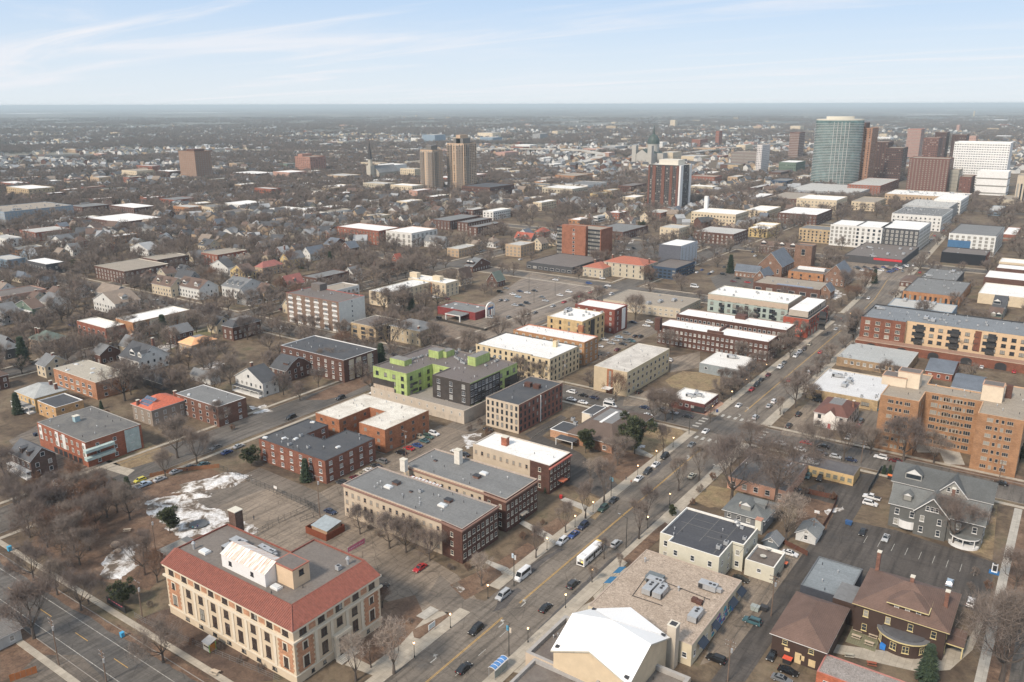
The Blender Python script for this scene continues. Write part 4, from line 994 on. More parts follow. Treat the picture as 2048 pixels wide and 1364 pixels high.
# four-storey brick block behind it
bld('apartment_block','four-storey red brick block with beige end wall, dark roof and white drainpipe','apartment block',[(975,792),(1034,811),(1126.5,766.5),(1066,751)],h=12.6,wall=brick((0.24,0.10,0.07)),wallf={'y':BGE,'X':brick((0.24,0.10,0.07))},roofm=BLKR,par=0.25,cap=plain((0.35,0.28,0.22)),
wf={'y':dict(w=0.8,h=1.7,fl=4,z0=1.2,fh=2.9,n=7,fr=DKF),'X':dict(w=1.1,h=1.7,fl=4,z0=1.0,fh=2.9,n=11,fr=DKF)},vents=3,short='four-storey red brick block',seed=2,
extras=lambda I:(rbox(I,'chimney',1060,775,3,2,1.8,BRN),rbox(I,'chimney',1077,779,3,2,1.8,BRN),box_part(I['root'],I['org'],'drainpipe',I['x1']+.02,I['x1']+.35,(I['y0']+I['y1'])/2-1,(I['y0']+I['y1'])/2-.65,.3,12.2,WHITE)))
# low funeral-home-like community building with brown hipped roofs
RB=shingle((0.125,0.09,0.072))
x1_,y0_=g(1224,886,4.5);xl_,yl_=g(1139,862,4.5);xr_,yr_=g(1290,828,4.5)
ci=house('low brown-roofed hall with white flat roof deck, orange brick walls and side wings',xl_,x1_,y0_,yr_,4.3,'hip',3.6,brick((0.33,0.17,0.10)),RB,short='low brown-roofed hall',name='community_hall',cat='hall',over=0.7,flat=0.42,win=dict(w=1.6,h=1.6,sp=5.5))
def hall_more():
 root,org=ci['root'],ci['org']
 x,y=g(1250,845,7.6);b=MB();b.o=org;b.box(ci['x0']+9,ci['x1']-9.5,ci['y0']+9,ci['y1']-12,7.7,7.95,WHTC);b.build('white_deck',root)
 # left flat wing, entrance canopy
 x,y=g(1172,875,3.4);box_part(root,org,'flat_wing',ci['x0']-9,ci['x0']-.5,y0_+1,y0_+11,0,3.2,brick((0.50,0.29,0.18)),BLKR,WHITE)
 box_part(root,org,'entrance_canopy',ci['x0']-3,ci['x0']+5,y0_-5,y0_-.6,2.7,2.95,WHITE,BLKR)
 for xx in(ci['x0']-2.7,ci['x0']+4.7):box_part(root,org,'canopy_post',xx-.15,xx+.15,y0_-4.8,y0_-4.5,0,2.7,WHITE)
 box_part(root,org,'rear_wing',ci['x0']-6,ci['x0']-.5,ci['y1']-14,ci['y1']-3,0,4.6,stucco((0.7,0.62,0.5)),BLKR,WHITE)
 I=dict(root=root,org=org,top=3.2)
 for p in((1146,842),(1151,850)):onroof(I,'ac',p[0],p[1],0,1.4)
 onroof(dict(root=root,org=org,top=7.95),'ac',1183,833,0,1)
hall_more()
# avenue and cross-street shops and flats
bld('apartment_block','pale tan three-storey flats with streaked white roof and glazed brick entrance','apartment block',[(1188,731),(1255,744.5),(1340,696),(1274,688)],h=12,wall=stucco((0.53,0.42,0.26)),wallf={'y':stucco((0.50,0.40,0.27)),'X':stucco((0.52,0.43,0.28))},roofm=flatroof((0.62,0.58,0.52),(0.3,0.27,0.24),0.6),par=0.15,cap=CREAMF,
wf={'X':dict(w=1.6,h=1.5,fl=3,z0=1.6,fh=3.4,n=10,mull=2)},vents=7,short='pale tan flats',extras=lambda I:(box_part(I['root'],I['org'],'brick_stair_bay',I['x0']+(I['x1']-I['x0'])*.40,I['x0']+(I['x1']-I['x0'])*.58,I['y0']-.06,I['y0']-.004,0,11.8,ORG),
box_part(I['root'],I['org'],'stair_window',I['x0']+(I['x1']-I['x0'])*.46,I['x0']+(I['x1']-I['x0'])*.53,I['y0']-.12,I['y0']-.065,3,11.0,GLS),box_part(I['root'],I['org'],'entrance_canopy',I['x0']+(I['x1']-I['x0'])*.36,I['x0']+(I['x1']-I['x0'])*.60,I['y0']-4,I['y0']-.1,3.0,3.2,WHITE)))
def exs(I):
 x0,x1,y0,y1=I['x0'],I['x1'],I['y0'],I['y1']
 box_part(I['root'],I['org'],'corner_glazing',x1-6,x1+.06,y0-.08,y0-.01,.4,3.0,DARK)
 onroof(I,'rtu',1380,793,0,.8);onroof(I,'rtu',1396,792,0,.8);onroof(I,'ac',1393,784,0,1)
bld('corner_shop','small single-storey dark red corner shop with patchy white roof','shop',[(1342,797),(1411,808),(1436,788),(1360,772)],h=4.6,wall=brick((0.13,0.045,0.04)),roofm=WHTR,par=0.4,cap=plain((0.45,0.42,0.38)),wf={'y':dict(w=1.3,h=1.1,fl=1,z0=1.8,n=3,m=4),'X':dict(w=1.8,h=1.4,fl=1,z0=1.4,n=5)},vents=3,short='small dark red corner shop',extras=exs)
bld('workshop','low blue-grey workshop with square white roof','workshop',[(1400,725.5),(1481.5,740.5),(1511.5,716.5),(1434,702)],h=5,wall=plain((0.25,0.28,0.29)),roofm=flatroof((0.76,0.74,0.70),(0.5,0.46,0.4),.3),par=0.1,cap=plain((0.5,0.47,0.42)),wf={'y':dict(w=1.3,h=1.0,fl=1,z0=2.3,n=3),'X':dict(w=2.4,h=2.4,fl=1,z0=.5,n=5,fr=DKF)},short='blue-grey workshop',extras=lambda I:onroof(I,'rtu',1463,716,0,1),vents=2)
bld('apartment_block','cream four-storey flats with jogged white roof and dark parapet line','apartment block',[(952,686),(1061,710),(1059,712),(1105,718),(1158,690),(1012,665)],h=12.5,wall=CRM,roofm=WHTR,par=0.4,cap=DKF,win=dict(w=1.0,h=1.5,fl=4,z0=1.0,fh=2.95,sp=3.2,fr=DKF,far=400),vents=6,short='cream four-storey flats',extras=lambda I:rbox(I,'chimney',1112,695,2,2,3,CRM))
bld('apartment_block','tan brick flats with long white roof and orange end wall','apartment block',[(1020,664),(1175,683),(1194,672),(1050,646)],h=12.5,wall=brick((0.40,0.22,0.11)),roofm=WHTR,par=0.5,cap=plain((0.42,0.17,0.10)),win=dict(w=1.3,h=1.5,fl=4,z0=1.0,fh=2.9,sp=4.2,far=400),vents=6,short='tan brick flats',extras=lambda I:rbox(I,'chimney',1165,665,3,2,3.4,ORG))
bld('apartment_block','square yellow brick flats with white roof of equipment','apartment block',[(1091.5,632.5),(1166.5,643),(1208,625),(1144,614)],h=15.5,wall=brick((0.58,0.42,0.22),0.12),roofm=WHTC,par=0.3,cap=plain((0.5,0.4,0.28)),win=dict(w=1.3,h=2.0,fl=4,z0=1.4,fh=3.6,sp=4.6,fr=DKF,far=480),kinds=dict(rtu=2),acs=8,short='square yellow flats',extras=lambda I:box_part(I['root'],I['org'],'dark_bay',I['x1']+.01,I['x1']+.5,I['y0']+9,I['y0']+13,0,14.5,DARK))
bld('apartment_block','dark red brick flats with bright white roof behind the yellow flats','apartment block',[(1151.5,608),(1229,620),(1256.5,609.5),(1174,597.5)],h=14.5,wall=brick((0.21,0.062,0.045)),roofm=WHTC,par=0.5,cap=plain((0.3,0.12,0.1)),win=dict(w=1.0,h=1.5,fl=4,z0=1.4,fh=3.3,sp=5,far=300),short='dark red flats',extras=lambda I:box_part(I['root'],I['org'],'white_stair_strip',I['x1']+.01,I['x1']+.4,I['y0']+9,I['y0']+13,1,13.5,WHITE))
bld('apartment_block','long dark brown brick flats with white roof and end chimney','apartment block',[(1318,650),(1538,684),(1556,671),(1334,636)],h=11,wall=BRN,roofm=WHTC,par=0.4,cap=plain((0.25,0.17,0.14)),wf={'y':dict(w=1.3,h=1.4,fl=3,z0=1.2,fh=3.2,n=24,mull=2,far=480),'X':dict(w=1.6,h=1.5,fl=3,z0=1.2,fh=3.2,n=4,fr=CREAMF,far=480)},vents=5,short='long dark brown flats',
extras=lambda I:(rbox(I,'chimney',1319,662,3,3,7,BRN),rbox(I,'roof_wall',1442,663,1,12,1.4,BRN),rbox(I,'roof_wall',1446,670,9,1,1.4,BRN)))
bld('apartment_block','rear dark brown brick flats with white roof parallel to the long pair','apartment block',[(1350,629),(1576,660),(1590,646),(1372,619)],h=11,wall=BRN,roofm=WHTC,par=0.4,cap=plain((0.22,0.15,0.12)),wf={'y':dict(w=1.3,h=1.4,fl=3,z0=1.2,fh=3.2,n=24,far=300),'X':dict(w=1.6,h=1.5,fl=3,z0=1.2,fh=3.2,n=4,fr=CREAMF,far=500)},vents=4,short='rear brown flats',extras=lambda I:rbox(I,'stair_head',1490,640,6,5,2.2,BRN))
# mint and red corner building with the red neon sign
MINT=stucco((0.36,0.42,0.38));REDB=brick((0.36,0.085,0.05))
mi=bld('apartment_building','mint grey balcony apartments with long white roof','apartment building',[(1421,586),(1578,608),(1600,590),(1444,570)],h=15,wall=MINT,roofm=WHTC,par=0.3,cap=CREAMF,wf={'y':[dict(w=2.0,h=1.9,fl=4,z0=1.2,fh=3.4,n=9,fr=DARK,mull=2,far=600),dict(w=2.3,h=2.4,fl=4,z0=.9,fh=3.4,n=5,m=6,fr=DARK,far=600)]},kinds=dict(ac=10),vents=6,band=(11.1,14.6,stucco((0.48,0.38,0.29))),short='mint apartments')
for k in range(5):
 for z in(1.0,4.4,7.8):box_part(mi['root'],mi['org'],'balcony',mi['x0']+8+k*11,mi['x0']+11+k*11,mi['y0']-1.4,mi['y0']-.15,z,z+1.1,DARK)
def exr(I):
 root,org,x0,x1,y0,y1=I['root'],I['org'],I['x0'],I['x1'],I['y0'],I['y1']
 box_part(root,org,'set_back_storey',x0+2,x1-1.5,y0+3,y1-2,11.2,14.8,stucco((0.42,0.36,0.30)),WHTC)
 for k in range(6):box_part(root,org,'clerestory_window',x1-1.49,x1-1.4,y0+4+k*4.5,y0+7+k*4.5,12,14.2,GLS)
 n=emit((1.0,0.16,0.10),2.2);N=MB();N.o=org;cx=x0+(x1-x0)*.52;r2=random.Random(2)
 for k in range(9):N.box(cx-4+k*.9,cx-3.35+k*.9,y0-.5,y0-.3,3.6-k*.04,5.0-k*.04+r2.uniform(-.15,.35),n)
 N.box(cx-4.3,cx+4.4,y0-.3,y0-.12,3.2,5.4,plain((0.5,0.06,0.05)))
 for k in range(4):N.box(cx-2+k*.8,cx-1.45+k*.8,y0-.5,y0-.3,6.0,6.8,n);N.box(cx-2+k*.7,cx-1.5+k*.7,y0-.5,y0-.3,2.0,2.7,n)
 N.build('neon_sign',root)
 for f in(.2,.5,.8):link('window',window_mesh(2.6,3.6,plain((0.3,0.34,0.3)),plain((0.30,0.36,0.31)),1,False,False),root,(x0+(x1-x0)*f-org[0],y0-.01-org[1],4.2))
bld('corner_building','red brick corner building with red neon script sign and set-back top floor','commercial building',[(1573,632),(1621,640),(1650,610),(1600,603)],h=11,wall=REDB,roofm=GREYR,par=0.5,cap=plain((0.45,0.36,0.3)),wf={'X':[dict(w=2.2,h=1.9,fl=2,z0=5.0,fh=3.1,n=8,fr=DARK,mull=2,far=600),dict(w=3.4,h=3.0,fl=1,z0=.5,n=7,fr=plain((0.4,0.3,0.25)),far=600)]},short='red corner building with neon sign',extras=exr)
bld('office_building','low beige office with broad grey roof beside the mint apartments','office',[(1209,598),(1291,611),(1374,616),(1394,597),(1310,585),(1253,579)],h=6.5,free_shape=False,wall=stucco((0.50,0.43,0.33)),roofm=TANR,par=0.3,cap=plain((0.4,0.36,0.3)),win=dict(w=1.6,h=1.0,fl=2,z0=1.2,fh=2.7,sp=3.4,sill=False,far=300),kinds=dict(rtu=3,ac=3),short='low beige office')
# right of the avenue
OB=brick((0.35,0.19,0.10),0.18)
def exo(I):
 for(px,py,w,d,hh) in((1837,779,8,6,6.2),(1811,776,9,7,3.6),(2003,807,7,6,6.2)):rbox(I,'lift_house',px,py,w,d,hh,stucco((0.66,0.55,0.42)),BRNR,plain((0.5,0.3,0.2)))
 rbox(I,'chimney',2022,798,2.2,2.2,5,BRN)
 box_part(I['root'],I['org'],'entrance_canopy',I['pts'][2][0]+14,I['pts'][2][0]+24,I['pts'][2][1]-2,I['pts'][2][1]-.02,3,3.4,DKF) if False else None
OW=dict(w=2.0,h=1.4,fl=7,z0=1.4,fh=3.0,fr=plain((0.42,0.33,0.25)),mull=3,rail=False,far=520)
bld('apartment_tower','seven-storey orange brick courtyard apartments with gravel roof and cream lift houses','apartment building',[(1762,790),(1842,803),(1849,783),(1965,802.5),(1956,826),(2038.5,839.5),(2078,775),(1976,768),(1969,786),(1857,767),(1866,750),(1798,740)],h=22,wall=OB,roofm=TANR,par=0.35,cap=plain((0.52,0.33,0.2)),
wf={0:[dict(OW,n=2,m=1),dict(OW,w=1.0,n=2,m=5.5,mull=1)],1:dict(OW,n=2,w=1.1),2:[dict(OW,n=4,m=1.5,w=2.4,h=1.7),dict(OW,n=8,w=0.9,mull=1,m=5)],4:[dict(OW,n=2,m=1),dict(OW,w=1.0,n=2,m=5.5,mull=1)],'X':dict(OW,n=4)},vents=10,short='orange seven-storey apartments',extras=exo)
bld('shop_building','low buff shop building with wide white roof','shop',[(1621,771),(1758,806),(1780,760),(1661,729)],h=4.8,wall=brick((0.42,0.31,0.18)),roofm=flatroof((0.66,0.66,0.66),(0.42,0.42,0.42),.4),par=0.4,cap=plain((0.5,0.42,0.32)),wf={'y':[dict(w=3.4,h=1.6,fl=1,z0=1.6,n=3,mull=5,fr=DKF,far=500),dict(w=2.6,h=1.4,fl=1,z0=1.6,n=2,m=12,fr=WHITE,gl=WHITE,far=500)]},kinds=dict(rtu=3,ac=5),vents=6,short='buff white-roofed shops')
bld('workshop','low buff brick workshop with pale grey metal roof','workshop',[(1672,717.5),(1816,733),(1838,704),(1698.5,685)],h=4.8,wall=brick((0.33,0.23,0.14)),roofm=flatroof((0.40,0.41,0.40),(0.5,0.5,0.48),.4),par=0.15,cap=plain((0.45,0.44,0.41)),wf={'y':dict(w=1.5,h=1.5,fl=1,z0=2,n=9,m=3,far=500)},kinds=dict(ac=3),vents=3,short='pale-roofed workshop')
LB=brick((0.20,0.075,0.045));LC=stucco((0.60,0.43,0.27))
li=bld('apartment_building','four-storey brown brick and cream apartment building above an arched brick base','apartment building',[(1725,632),(1812,645),(1816,640),(2060,676),(2085,647),(1748.5,609)],h=16.5,wall=LC,wallf={0:LB,'X':LC},roofm=flatroof((0.21,0.225,0.24),(0.14,0.15,0.16),.5),par=0.6,cap=DARK,wf={0:[dict(w=2.4,h=1.9,fl=3,z0=5.8,fh=3.5,n=4,m=1,mull=3,fr=CREAMF,far=700)],2:[dict(w=2.2,h=1.9,fl=3,z0=5.6,fh=3.5,n=13,m=2,mull=2,fr=DARK,far=700)]},kinds=dict(ac=16,rtu=4),vents=20,short='brown and cream apartment building')
for k in range(6):
 z=5.2;xx=li['pts'][3][0]-20-k*17
 box_part(li['root'],li['org'],'balcony_recess',xx,xx+3.6,li['pts'][3][1]-.05,li['pts'][3][1]-.004,5,15.4,DARK)
 for z in(5.0,8.4,11.8):box_part(li['root'],li['org'],'balcony',xx-.3,xx+3.9,li['pts'][3][1]-1.5,li['pts'][3][1]-.06,z,z+1.1,DKF)
 box_part(li['root'],li['org'],'brick_pier',xx-6,xx-3,li['pts'][3][1]-.05,li['pts'][3][1]-.004,5,16,LB) if k==0 else None
box_part(li['root'],li['org'],'arched_base',li['x0']-.3,li['x1'],li['y0']-7,li['y0']-.1,0,4.6,LB,plain((0.3,0.18,0.13)),plain((0.5,0.38,0.28)))
for k in range(9):
 b=MB();b.o=li['org'];cx=li['x0']+8+k*15.5;yy=li['y0']-7.04
 b.face([(cx-2.6,yy,.1),(cx+2.6,yy,.1),(cx+2.6,yy,2.2)]+[(cx+2.6*cos(pi*q/8),yy,2.2+1.7*sin(pi*q/8)) for q in range(1,8)]+[(cx-2.6,yy,2.2)],DARK);b.build('arch_opening',li['root'])
 # white clinic house
hx,hy=g(1694,836,6.2);hl=g(1630,822,6.2);hr=g(1721,806,6.2)
wi=house('white stucco house with brown hipped roof and solar deck beside parked cars',hl[0],hx,hy,hr[1],6.2,'hip',2.6,stucco((0.74,0.70,0.65)),shingle((0.16,0.075,0.06)),short='white stucco house',flat=0.38,win=dict(w=1.1,h=1.5,sp=3.4,fr=DKF),chimneys=((.95,.6,.8),))
b=MB();b.o=wi['org'];c_=(wi['x0']+wi['x1'])/2;b.face([(c_-2.2,wi['y0']-.7,6),(c_+2.2,wi['y0']-.7,6),(c_,wi['y0']-.7,8.2)],stucco((0.74,0.70,0.65)));b.face([(c_-2.6,wi['y0']-.8,5.9),(c_,wi['y0']-.8,8.3),(c_,wi['y0']+4,8.3),(c_-2.6,wi['y0']+4,5.9)],shingle((0.16,0.075,0.06)));b.face([(c_,wi['y0']-.8,8.3),(c_+2.6,wi['y0']-.8,5.9),(c_+2.6,wi['y0']+4,5.9),(c_,wi['y0']+4,8.3)],shingle((0.16,0.075,0.06)))
b.box(c_-2.2,c_+2.2,wi['y0']-.7,wi['y0']-.01,0,6,stucco((0.74,0.70,0.65)));b.box(c_-.6,c_+.6,wi['y0']-.76,wi['y0']-.71,.2,2.4,plain((0.4,0.05,0.05)));b.build('entrance_gable',wi['root'])
bld('shop_building','flat-roofed salmon pink shop behind the big bare trees','shop',[(1459,946),(1566,985),(1618,935),(1520,897)],h=4.4,wall=SALM,roofm=flatroof((0.11,0.105,0.10),(0.2,0.18,0.16),.5),par=0.4,cap=plain((0.25,0.2,0.18)),wf={'y':dict(w=1.6,h=1.8,fl=1,z0=1.2,n=5)},kinds=dict(rtu=2,ac=2),vents=4,short='salmon pink shop')
bld('shop_building','narrow single-storey yellow stucco row with black roof','shop',[(1567,922),(1710,951),(1720,930),(1582,905)],h=3.9,wall=stucco((0.60,0.42,0.21)),roofm=flatroof((0.10,0.095,0.10),(0.22,0.21,0.20),.5),par=0.15,cap=plain((0.15,0.13,0.12)),wf={'y':dict(w=1.6,h=1.7,fl=1,z0=1.0,n=10,fr=plain((0.5,0.4,0.2)),gl=plain((0.2,0.2,0.17)))},kinds=dict(rtu=2),short='yellow stucco row')
# victorian houses
GS=siding((0.125,0.125,0.118));GR=shingle((0.15,0.155,0.15));LGS=siding((0.36,0.355,0.33))
ax,ay=g(1781,1003,8.6);bx_,by_=g(1969,1046,8.6);ym=(ay+by_)/2
va=house('large dark grey victorian house with white trim, cross gable and curved porch',ax,bx_,ym,ym+11,8.4,'gx',4.2,GS,GR,short='dark grey victorian house',over=.6,win=dict(w=1.3,h=2.0,sp=3.6,fr=WHITE,z0=1.2,fh=3.5,fl=2),chimneys=((.62,.8,1.2),),dormers=(('y',.17,2.6),))
def vict(V,f,w,out,m,rm,z=8.4,rise=5.0):
 root,org=V['root'],V['org'];cx=V['x0']+(V['x1']-V['x0'])*f;y=V['y0'];b=MB();b.o=org
 b.box(cx-w/2,cx+w/2,y-out,y-.01,0,z,m);b.face([(cx-w/2,y-out,z),(cx+w/2,y-out,z),(cx,y-out,z+rise-.1)],m)
 b.build('gable_wing',root);b=MB();b.o=org;o=.6
 for s in(-1,1):b.face([(cx+s*(w/2+o),y-out-o,z-.5),(cx+s*(w/2+o),y+6,z-.5),(cx,y+7,z+rise),(cx,y-out-o,z+rise)],rm);b.tube((cx+s*(w/2+o),y-out-o,z-.5),(cx,y-out-o,z+rise),.16,.16,4,WHITE)
 b.build('gable_roof',root)
 for k in range(3):link('window',window_mesh(1.0,1.5,WHITE),root,(cx-1.3+k*1.3-org[0],y-out-org[1]-.01,z+.5))
 for zz in(1.2,4.9):
  for k in(-1,1):link('window',window_mesh(1.2,2.0,WHITE),root,(cx+k*w*.27-org[0],y-out-org[1]-.01,zz))
vict(va,.46,9,1.2,GS,GR)
def porch_round(V):
 root,org=V['root'],V['org'];cx,cy=V['x1']-4.5,V['y0'];P=[(cx+4.2*cos(-pi*k/8),cy+3.4*sin(-pi*k/8)) for k in range(9)][::-1]
 b=MB();b.o=org;b.prism(P,.02,.8,WHITE);b.prism(P,3.1,3.5,WHITE,GR,True);b.build('porch',root)
 for p in P[::2]:b=MB();b.o=org;b.box(p[0]-.12,p[0]+.12,p[1]+.05,p[1]+.29,.8,3.1,WHITE);b.build('porch_post',root)
porch_round(va)
b=MB();b.o=va['org'];qx=va['x0']+5.5;P=[(qx+2.6*cos(-pi*k/6),va['y0']+1.5*sin(-pi*k/6)) for k in range(7)][::-1];b.prism(P,1.0,3.6,WHITE,GR,True);b.build('bay_window',va['root'])
cx_,cy_=g(1788,955,8.4);dx_,dy_=g(1985,1000,8.4)
vb=house('light grey victorian house with dark roof and wide dormer behind its darker neighbour',cx_,dx_,cy_-1,cy_+11,8.2,'gx',4.4,LGS,shingle((0.10,0.105,0.105)),short='light grey victorian house',over=.6,win=dict(w=1.1,h=1.7,sp=4,fr=WHITE),dormers=(('y',.2,5.0),))
vict(vb,.62,8,.8,LGS,shingle((0.10,0.105,0.105)),8.2,4.6)
bungx,bungy=g(1527,1039,5.4);bl=g(1450,1017,5.4);br=g(1557,1008,5.4)
bu=house('grey bungalow with white trim and pyramid roof beside the stucco building',bl[0],bungx,bungy,br[1],5.3,'hip',3.2,siding((0.19,0.195,0.20)),shingle((0.15,0.16,0.16)),short='grey bungalow',over=.8,chimneys=((.35,.2,-1.0),),dormers=(('y',.5,3.4),('X',.5,2.8)),win=dict(fl=1,z0=3.0,w=1.2,h=1.3,sp=2.8))
gx_,gy_=g(1632,1074,2.8);gl_=g(1593,1062,2.8)
house('white garage with grey gable roof at the end of the fenced yard',gl_[0],gx_,gy_,gy_+8,2.8,'gy',2.0,siding((0.62,0.62,0.60)),shingle((0.20,0.21,0.21)),short='white garage',cat='garage',name='garage',win=dict(fl=1,n=1))
sx_,sy_=g(1556,1088,2.4);house('small blue-grey shed with white gable edges',sx_-4.5,sx_,sy_,sy_+5,2.3,'gy',1.8,siding((0.15,0.18,0.21)),shingle((0.2,0.21,0.22)),cat='shed',name='shed',win=dict(fl=0))
# stucco building with black roof, its terrace annex, the gravel-roofed shops
STC=stucco((0.56,0.53,0.43))
bld('stucco_building','pale green-grey stucco building with black patched roof and white parapet','commercial building',[(1320,1064),(1345,1073),(1334,1082),(1439,1114),(1464,1085),(1491,1089),(1515,1055),(1375,1013)],h=8.6,wall=STC,roofm=flatroof((0.06,0.062,0.072),(0.13,0.125,0.12),.35,True),par=0.6,cap=plain((0.74,0.72,0.67)),
wf={'y':dict(w=1.2,h=1.7,fl=2,z0=1.2,fh=3.6,sp=4.4),'X':dict(w=1.1,h=1.5,fl=2,z0=1.2,fh=3.6,sp=4)},short='black-roofed stucco building',vents=3,extras=lambda I:(rbox(I,'chimney',1521,1062,1.8,1.8,3.2,STC,None,plain((0.4,0.2,0.14))),[box_part(I['root'],I['org'],'roof_seam',I['x0']+a,I['x0']+c,I['y0']+d,I['y0']+e,I['top']+.004,I['top']+.03,plain((.17,.165,.15),.9,.3)) for a,c,d,e in((4,4.12,6,22),(11,11.12,6,23),(17,17.12,2,23),(23,23.12,6,22),(2,17,14,14.12),(11,28,10,10.12),(4,11,18,18.12))],[onroof(I,k,a,c,0,s) for k,a,c,s in(('dish',1473,1050,1.6),('dish',1476,1056,1.3),('ac',1484,1058,1),('ac',1489,1080,1),('ac',1437,1098,1.2),('ac',1452,1090,1.2))]))
bld('terrace_annex','low stucco annex with brown roof terrace and two round tables','building',[(1491,1116),(1548,1137),(1571,1104),(1516,1088)],h=5.0,wall=STC,roofm=flatroof((0.14,0.115,0.10)),par=0.9,cap=plain((0.74,0.72,0.67)),wf={'y':dict(w=1.2,h=1.1,fl=1,z0=2.2,n=1)},short='roof terrace annex')
def gravel(I):
 for px,py,k,rz,s in((1299,1183,'rtu',pi/2,1.1),(1320,1190,'rtu',pi/2,1.1),(1416,1178,'rtu',0,1.1),(1390,1237,'rtu',pi/2,1.1),(1310,1168,'rtu',0,1),(1290,1124,'vent',0,1.6),(1357,1182,'vent',0,1.6)):onroof(I,k,px,py,rz,s)
 rbox(I,'dark_hood',1320,1172,4.5,3.2,1.6,plain((0.14,0.16,0.17)))
 rbox(I,'brown_box',1392,1207,1.4,1.4,1,BRN);rbox(I,'brown_box',1402,1212,1.4,1.4,1,BRN)
 b=MB();b.o=I['org']
 for p,q in(((1330,1165),(1420,1200)),((1265,1192),(1325,1212)),((1265,1192),(1290,1157)),((1404,1213),(1410,1195))):a=g(*p,I['top']);c=g(*q,I['top']);b.tube((*a,I['top']+.12),(*c,I['top']+.12),.09,.09,4,DARK)
 b.build('roof_pipe',I['root'])
 x1,y0,y1,root,org=I['x1'],I['y0'],I['y1'],I['root'],I['org'];L=y1-y0
 for f,w in((.1,4),(.36,3),(.70,4),(.88,4)):
  b=MB();b.o=org;yy=y0+L*f;z=4.6;b.face([(x1+.02,yy,z),(x1+.02,yy+w,z),(x1+1.6,yy+w,z-1.2),(x1+1.6,yy,z-1.2)],plain((0.02,0.03,0.05),.6));b.face([(x1+1.6,yy,z-1.2),(x1+1.6,yy+w,z-1.2),(x1+1.6,yy+w,z-1.5),(x1+1.6,yy,z-1.5)],plain((0.02,0.03,0.05),.6));b.build('awning',root)
 mr=random.Random(6);cols=[plain(c,.7) for c in((0.03,0.16,0.50),(0.04,0.35,0.40),(0.05,0.09,0.28),(0.20,0.10,0.30),(0.05,0.4,0.6))];b=MB();b.o=org # painted wall mural of loose blue shapes
 for k in range(46):
  t=mr.random();yy=y0+L*(.40+.42*t);zz=.6+3.6*mr.random();s=mr.uniform(.4,1.1);n=7
  b.face([(x1+.012+k*.0006,yy+s*cos(2*pi*q/n)*mr.uniform(.7,1.2),zz+s*.8*sin(2*pi*q/n)*mr.uniform(.7,1.2)) for q in range(n)],cols[k%5])
 b.build('mural',root)
GRAV=ground_mat('pink gravel',[(0.3,(0.31,0.245,0.19)),(0.7,(0.43,0.35,0.28))],0.3,3.0,fine=0.45)
bld('shop_building','gravel-roofed shop building with rooftop units and blue wall mural','shop',[(1178,1211),(1384,1291),(1484,1160),(1289.5,1098)],h=6,wall=stucco((0.58,0.50,0.36)),roofm=GRAV,par=0.12,cap=plain((0.40,0.32,0.26)),wf={'X':dict(w=1.1,h=1.6,fl=1,z0=2.0,n=9),'y':dict(w=1.2,h=1.4,fl=1,z0=2,n=8)},short='gravel-roofed shops',extras=gravel)
# church with the folded white roof
def church():
 z=9.0;C=[g(1101,1301,z),g(1184,1217,z),g(1340,1275,z),g(1258,1372,z)]
 cx=sum(c[0] for c in C)/4;cy=sum(c[1] for c in C)/4;org=(cx,cy,0)
 root=empty('church',org,'church hall under a bright white folded star roof','church');LAND.append((cx,cy,'white star-roofed church'));occ(min(c[0] for c in C),max(c[0] for c in C),min(c[1] for c in C),max(c[1] for c in C))
 mids=[];mp=[(1148,1259),(1265.5,1223),(1307,1296),(1181,1315)]
 for i in range(4):
  a,b=C[i],C[(i+1)%4];m=((a[0]+b[0])/2,(a[1]+b[1])/2);mids.append((m[0],m[1],z+4.3))
 ap=(cx,cy,z+6.6);white=plain((0.90,0.89,0.87),.5,.02,.3)
 R=MB();R.o=org;K=[(c[0],c[1],z) for c in C];W=MB();W.o=org;wm=stucco((0.60,0.48,0.33))
 for i in range(4):
  a,m,b=K[i],mids[i],K[(i+1)%4]
  for q in((a,m,ap),(m,b,ap)):
   R.face([(p[0],p[1],p[2]) for p in q],white)
  for q in((a,m),(m,b)):
   R.face([q[0],q[1],(q[1][0],q[1][1],q[1][2]-.4),(q[0][0],q[0][1],q[0][2]-.4)],plain((0.5,0.46,0.38)))
   s=lambda p:(cx+(p[0]-cx)*.95,cy+(p[1]-cy)*.95)
   p0,p1=s(q[0]),s(q[1]);W.face([(*p0,0),(*p1,0),(*p1,q[1][2]-.1),(*p0,q[0][2]-.1)],wm)
 W.build('wall',root);R.build('roof',root)
 S=MB();S.o=org
 for i in range(4):
  for p in(K[i],):S.tube((p[0],p[1],p[2]+.03),(ap[0],ap[1],ap[2]+.03),.10,.10,3,plain((0.66,0.65,0.63),.6))
 S.build('roof_seam',root)
 for p in K:
  q=(p[0]*.88+ap[0]*.12,p[1]*.88+ap[1]*.12);b=MB();b.o=org;b.box(q[0]-.5,q[0]+.5,q[1]-.4,q[1]+.4,z+.7,z+1.1,DARK);b.build('roof_drain',root)
  # stone chimney
 x,y=g(1349,1311,4);box_part(root,org,'chimney',x-2.2,x,y,y+2.2,0,11.5,stucco((0.5,0.44,0.36)),DARK,CREAMF)
church()
x0c,yc0=g(1051,1304,4.8);_,yc1=g(1129,1229,4.8);x1c,_=g(1409,1317,4.8)
GREYC=plain((0.36,0.34,0.32),.85,.12);ROOFD=flatroof((0.15,0.125,0.11),(0.26,0.24,0.21),.6,False)
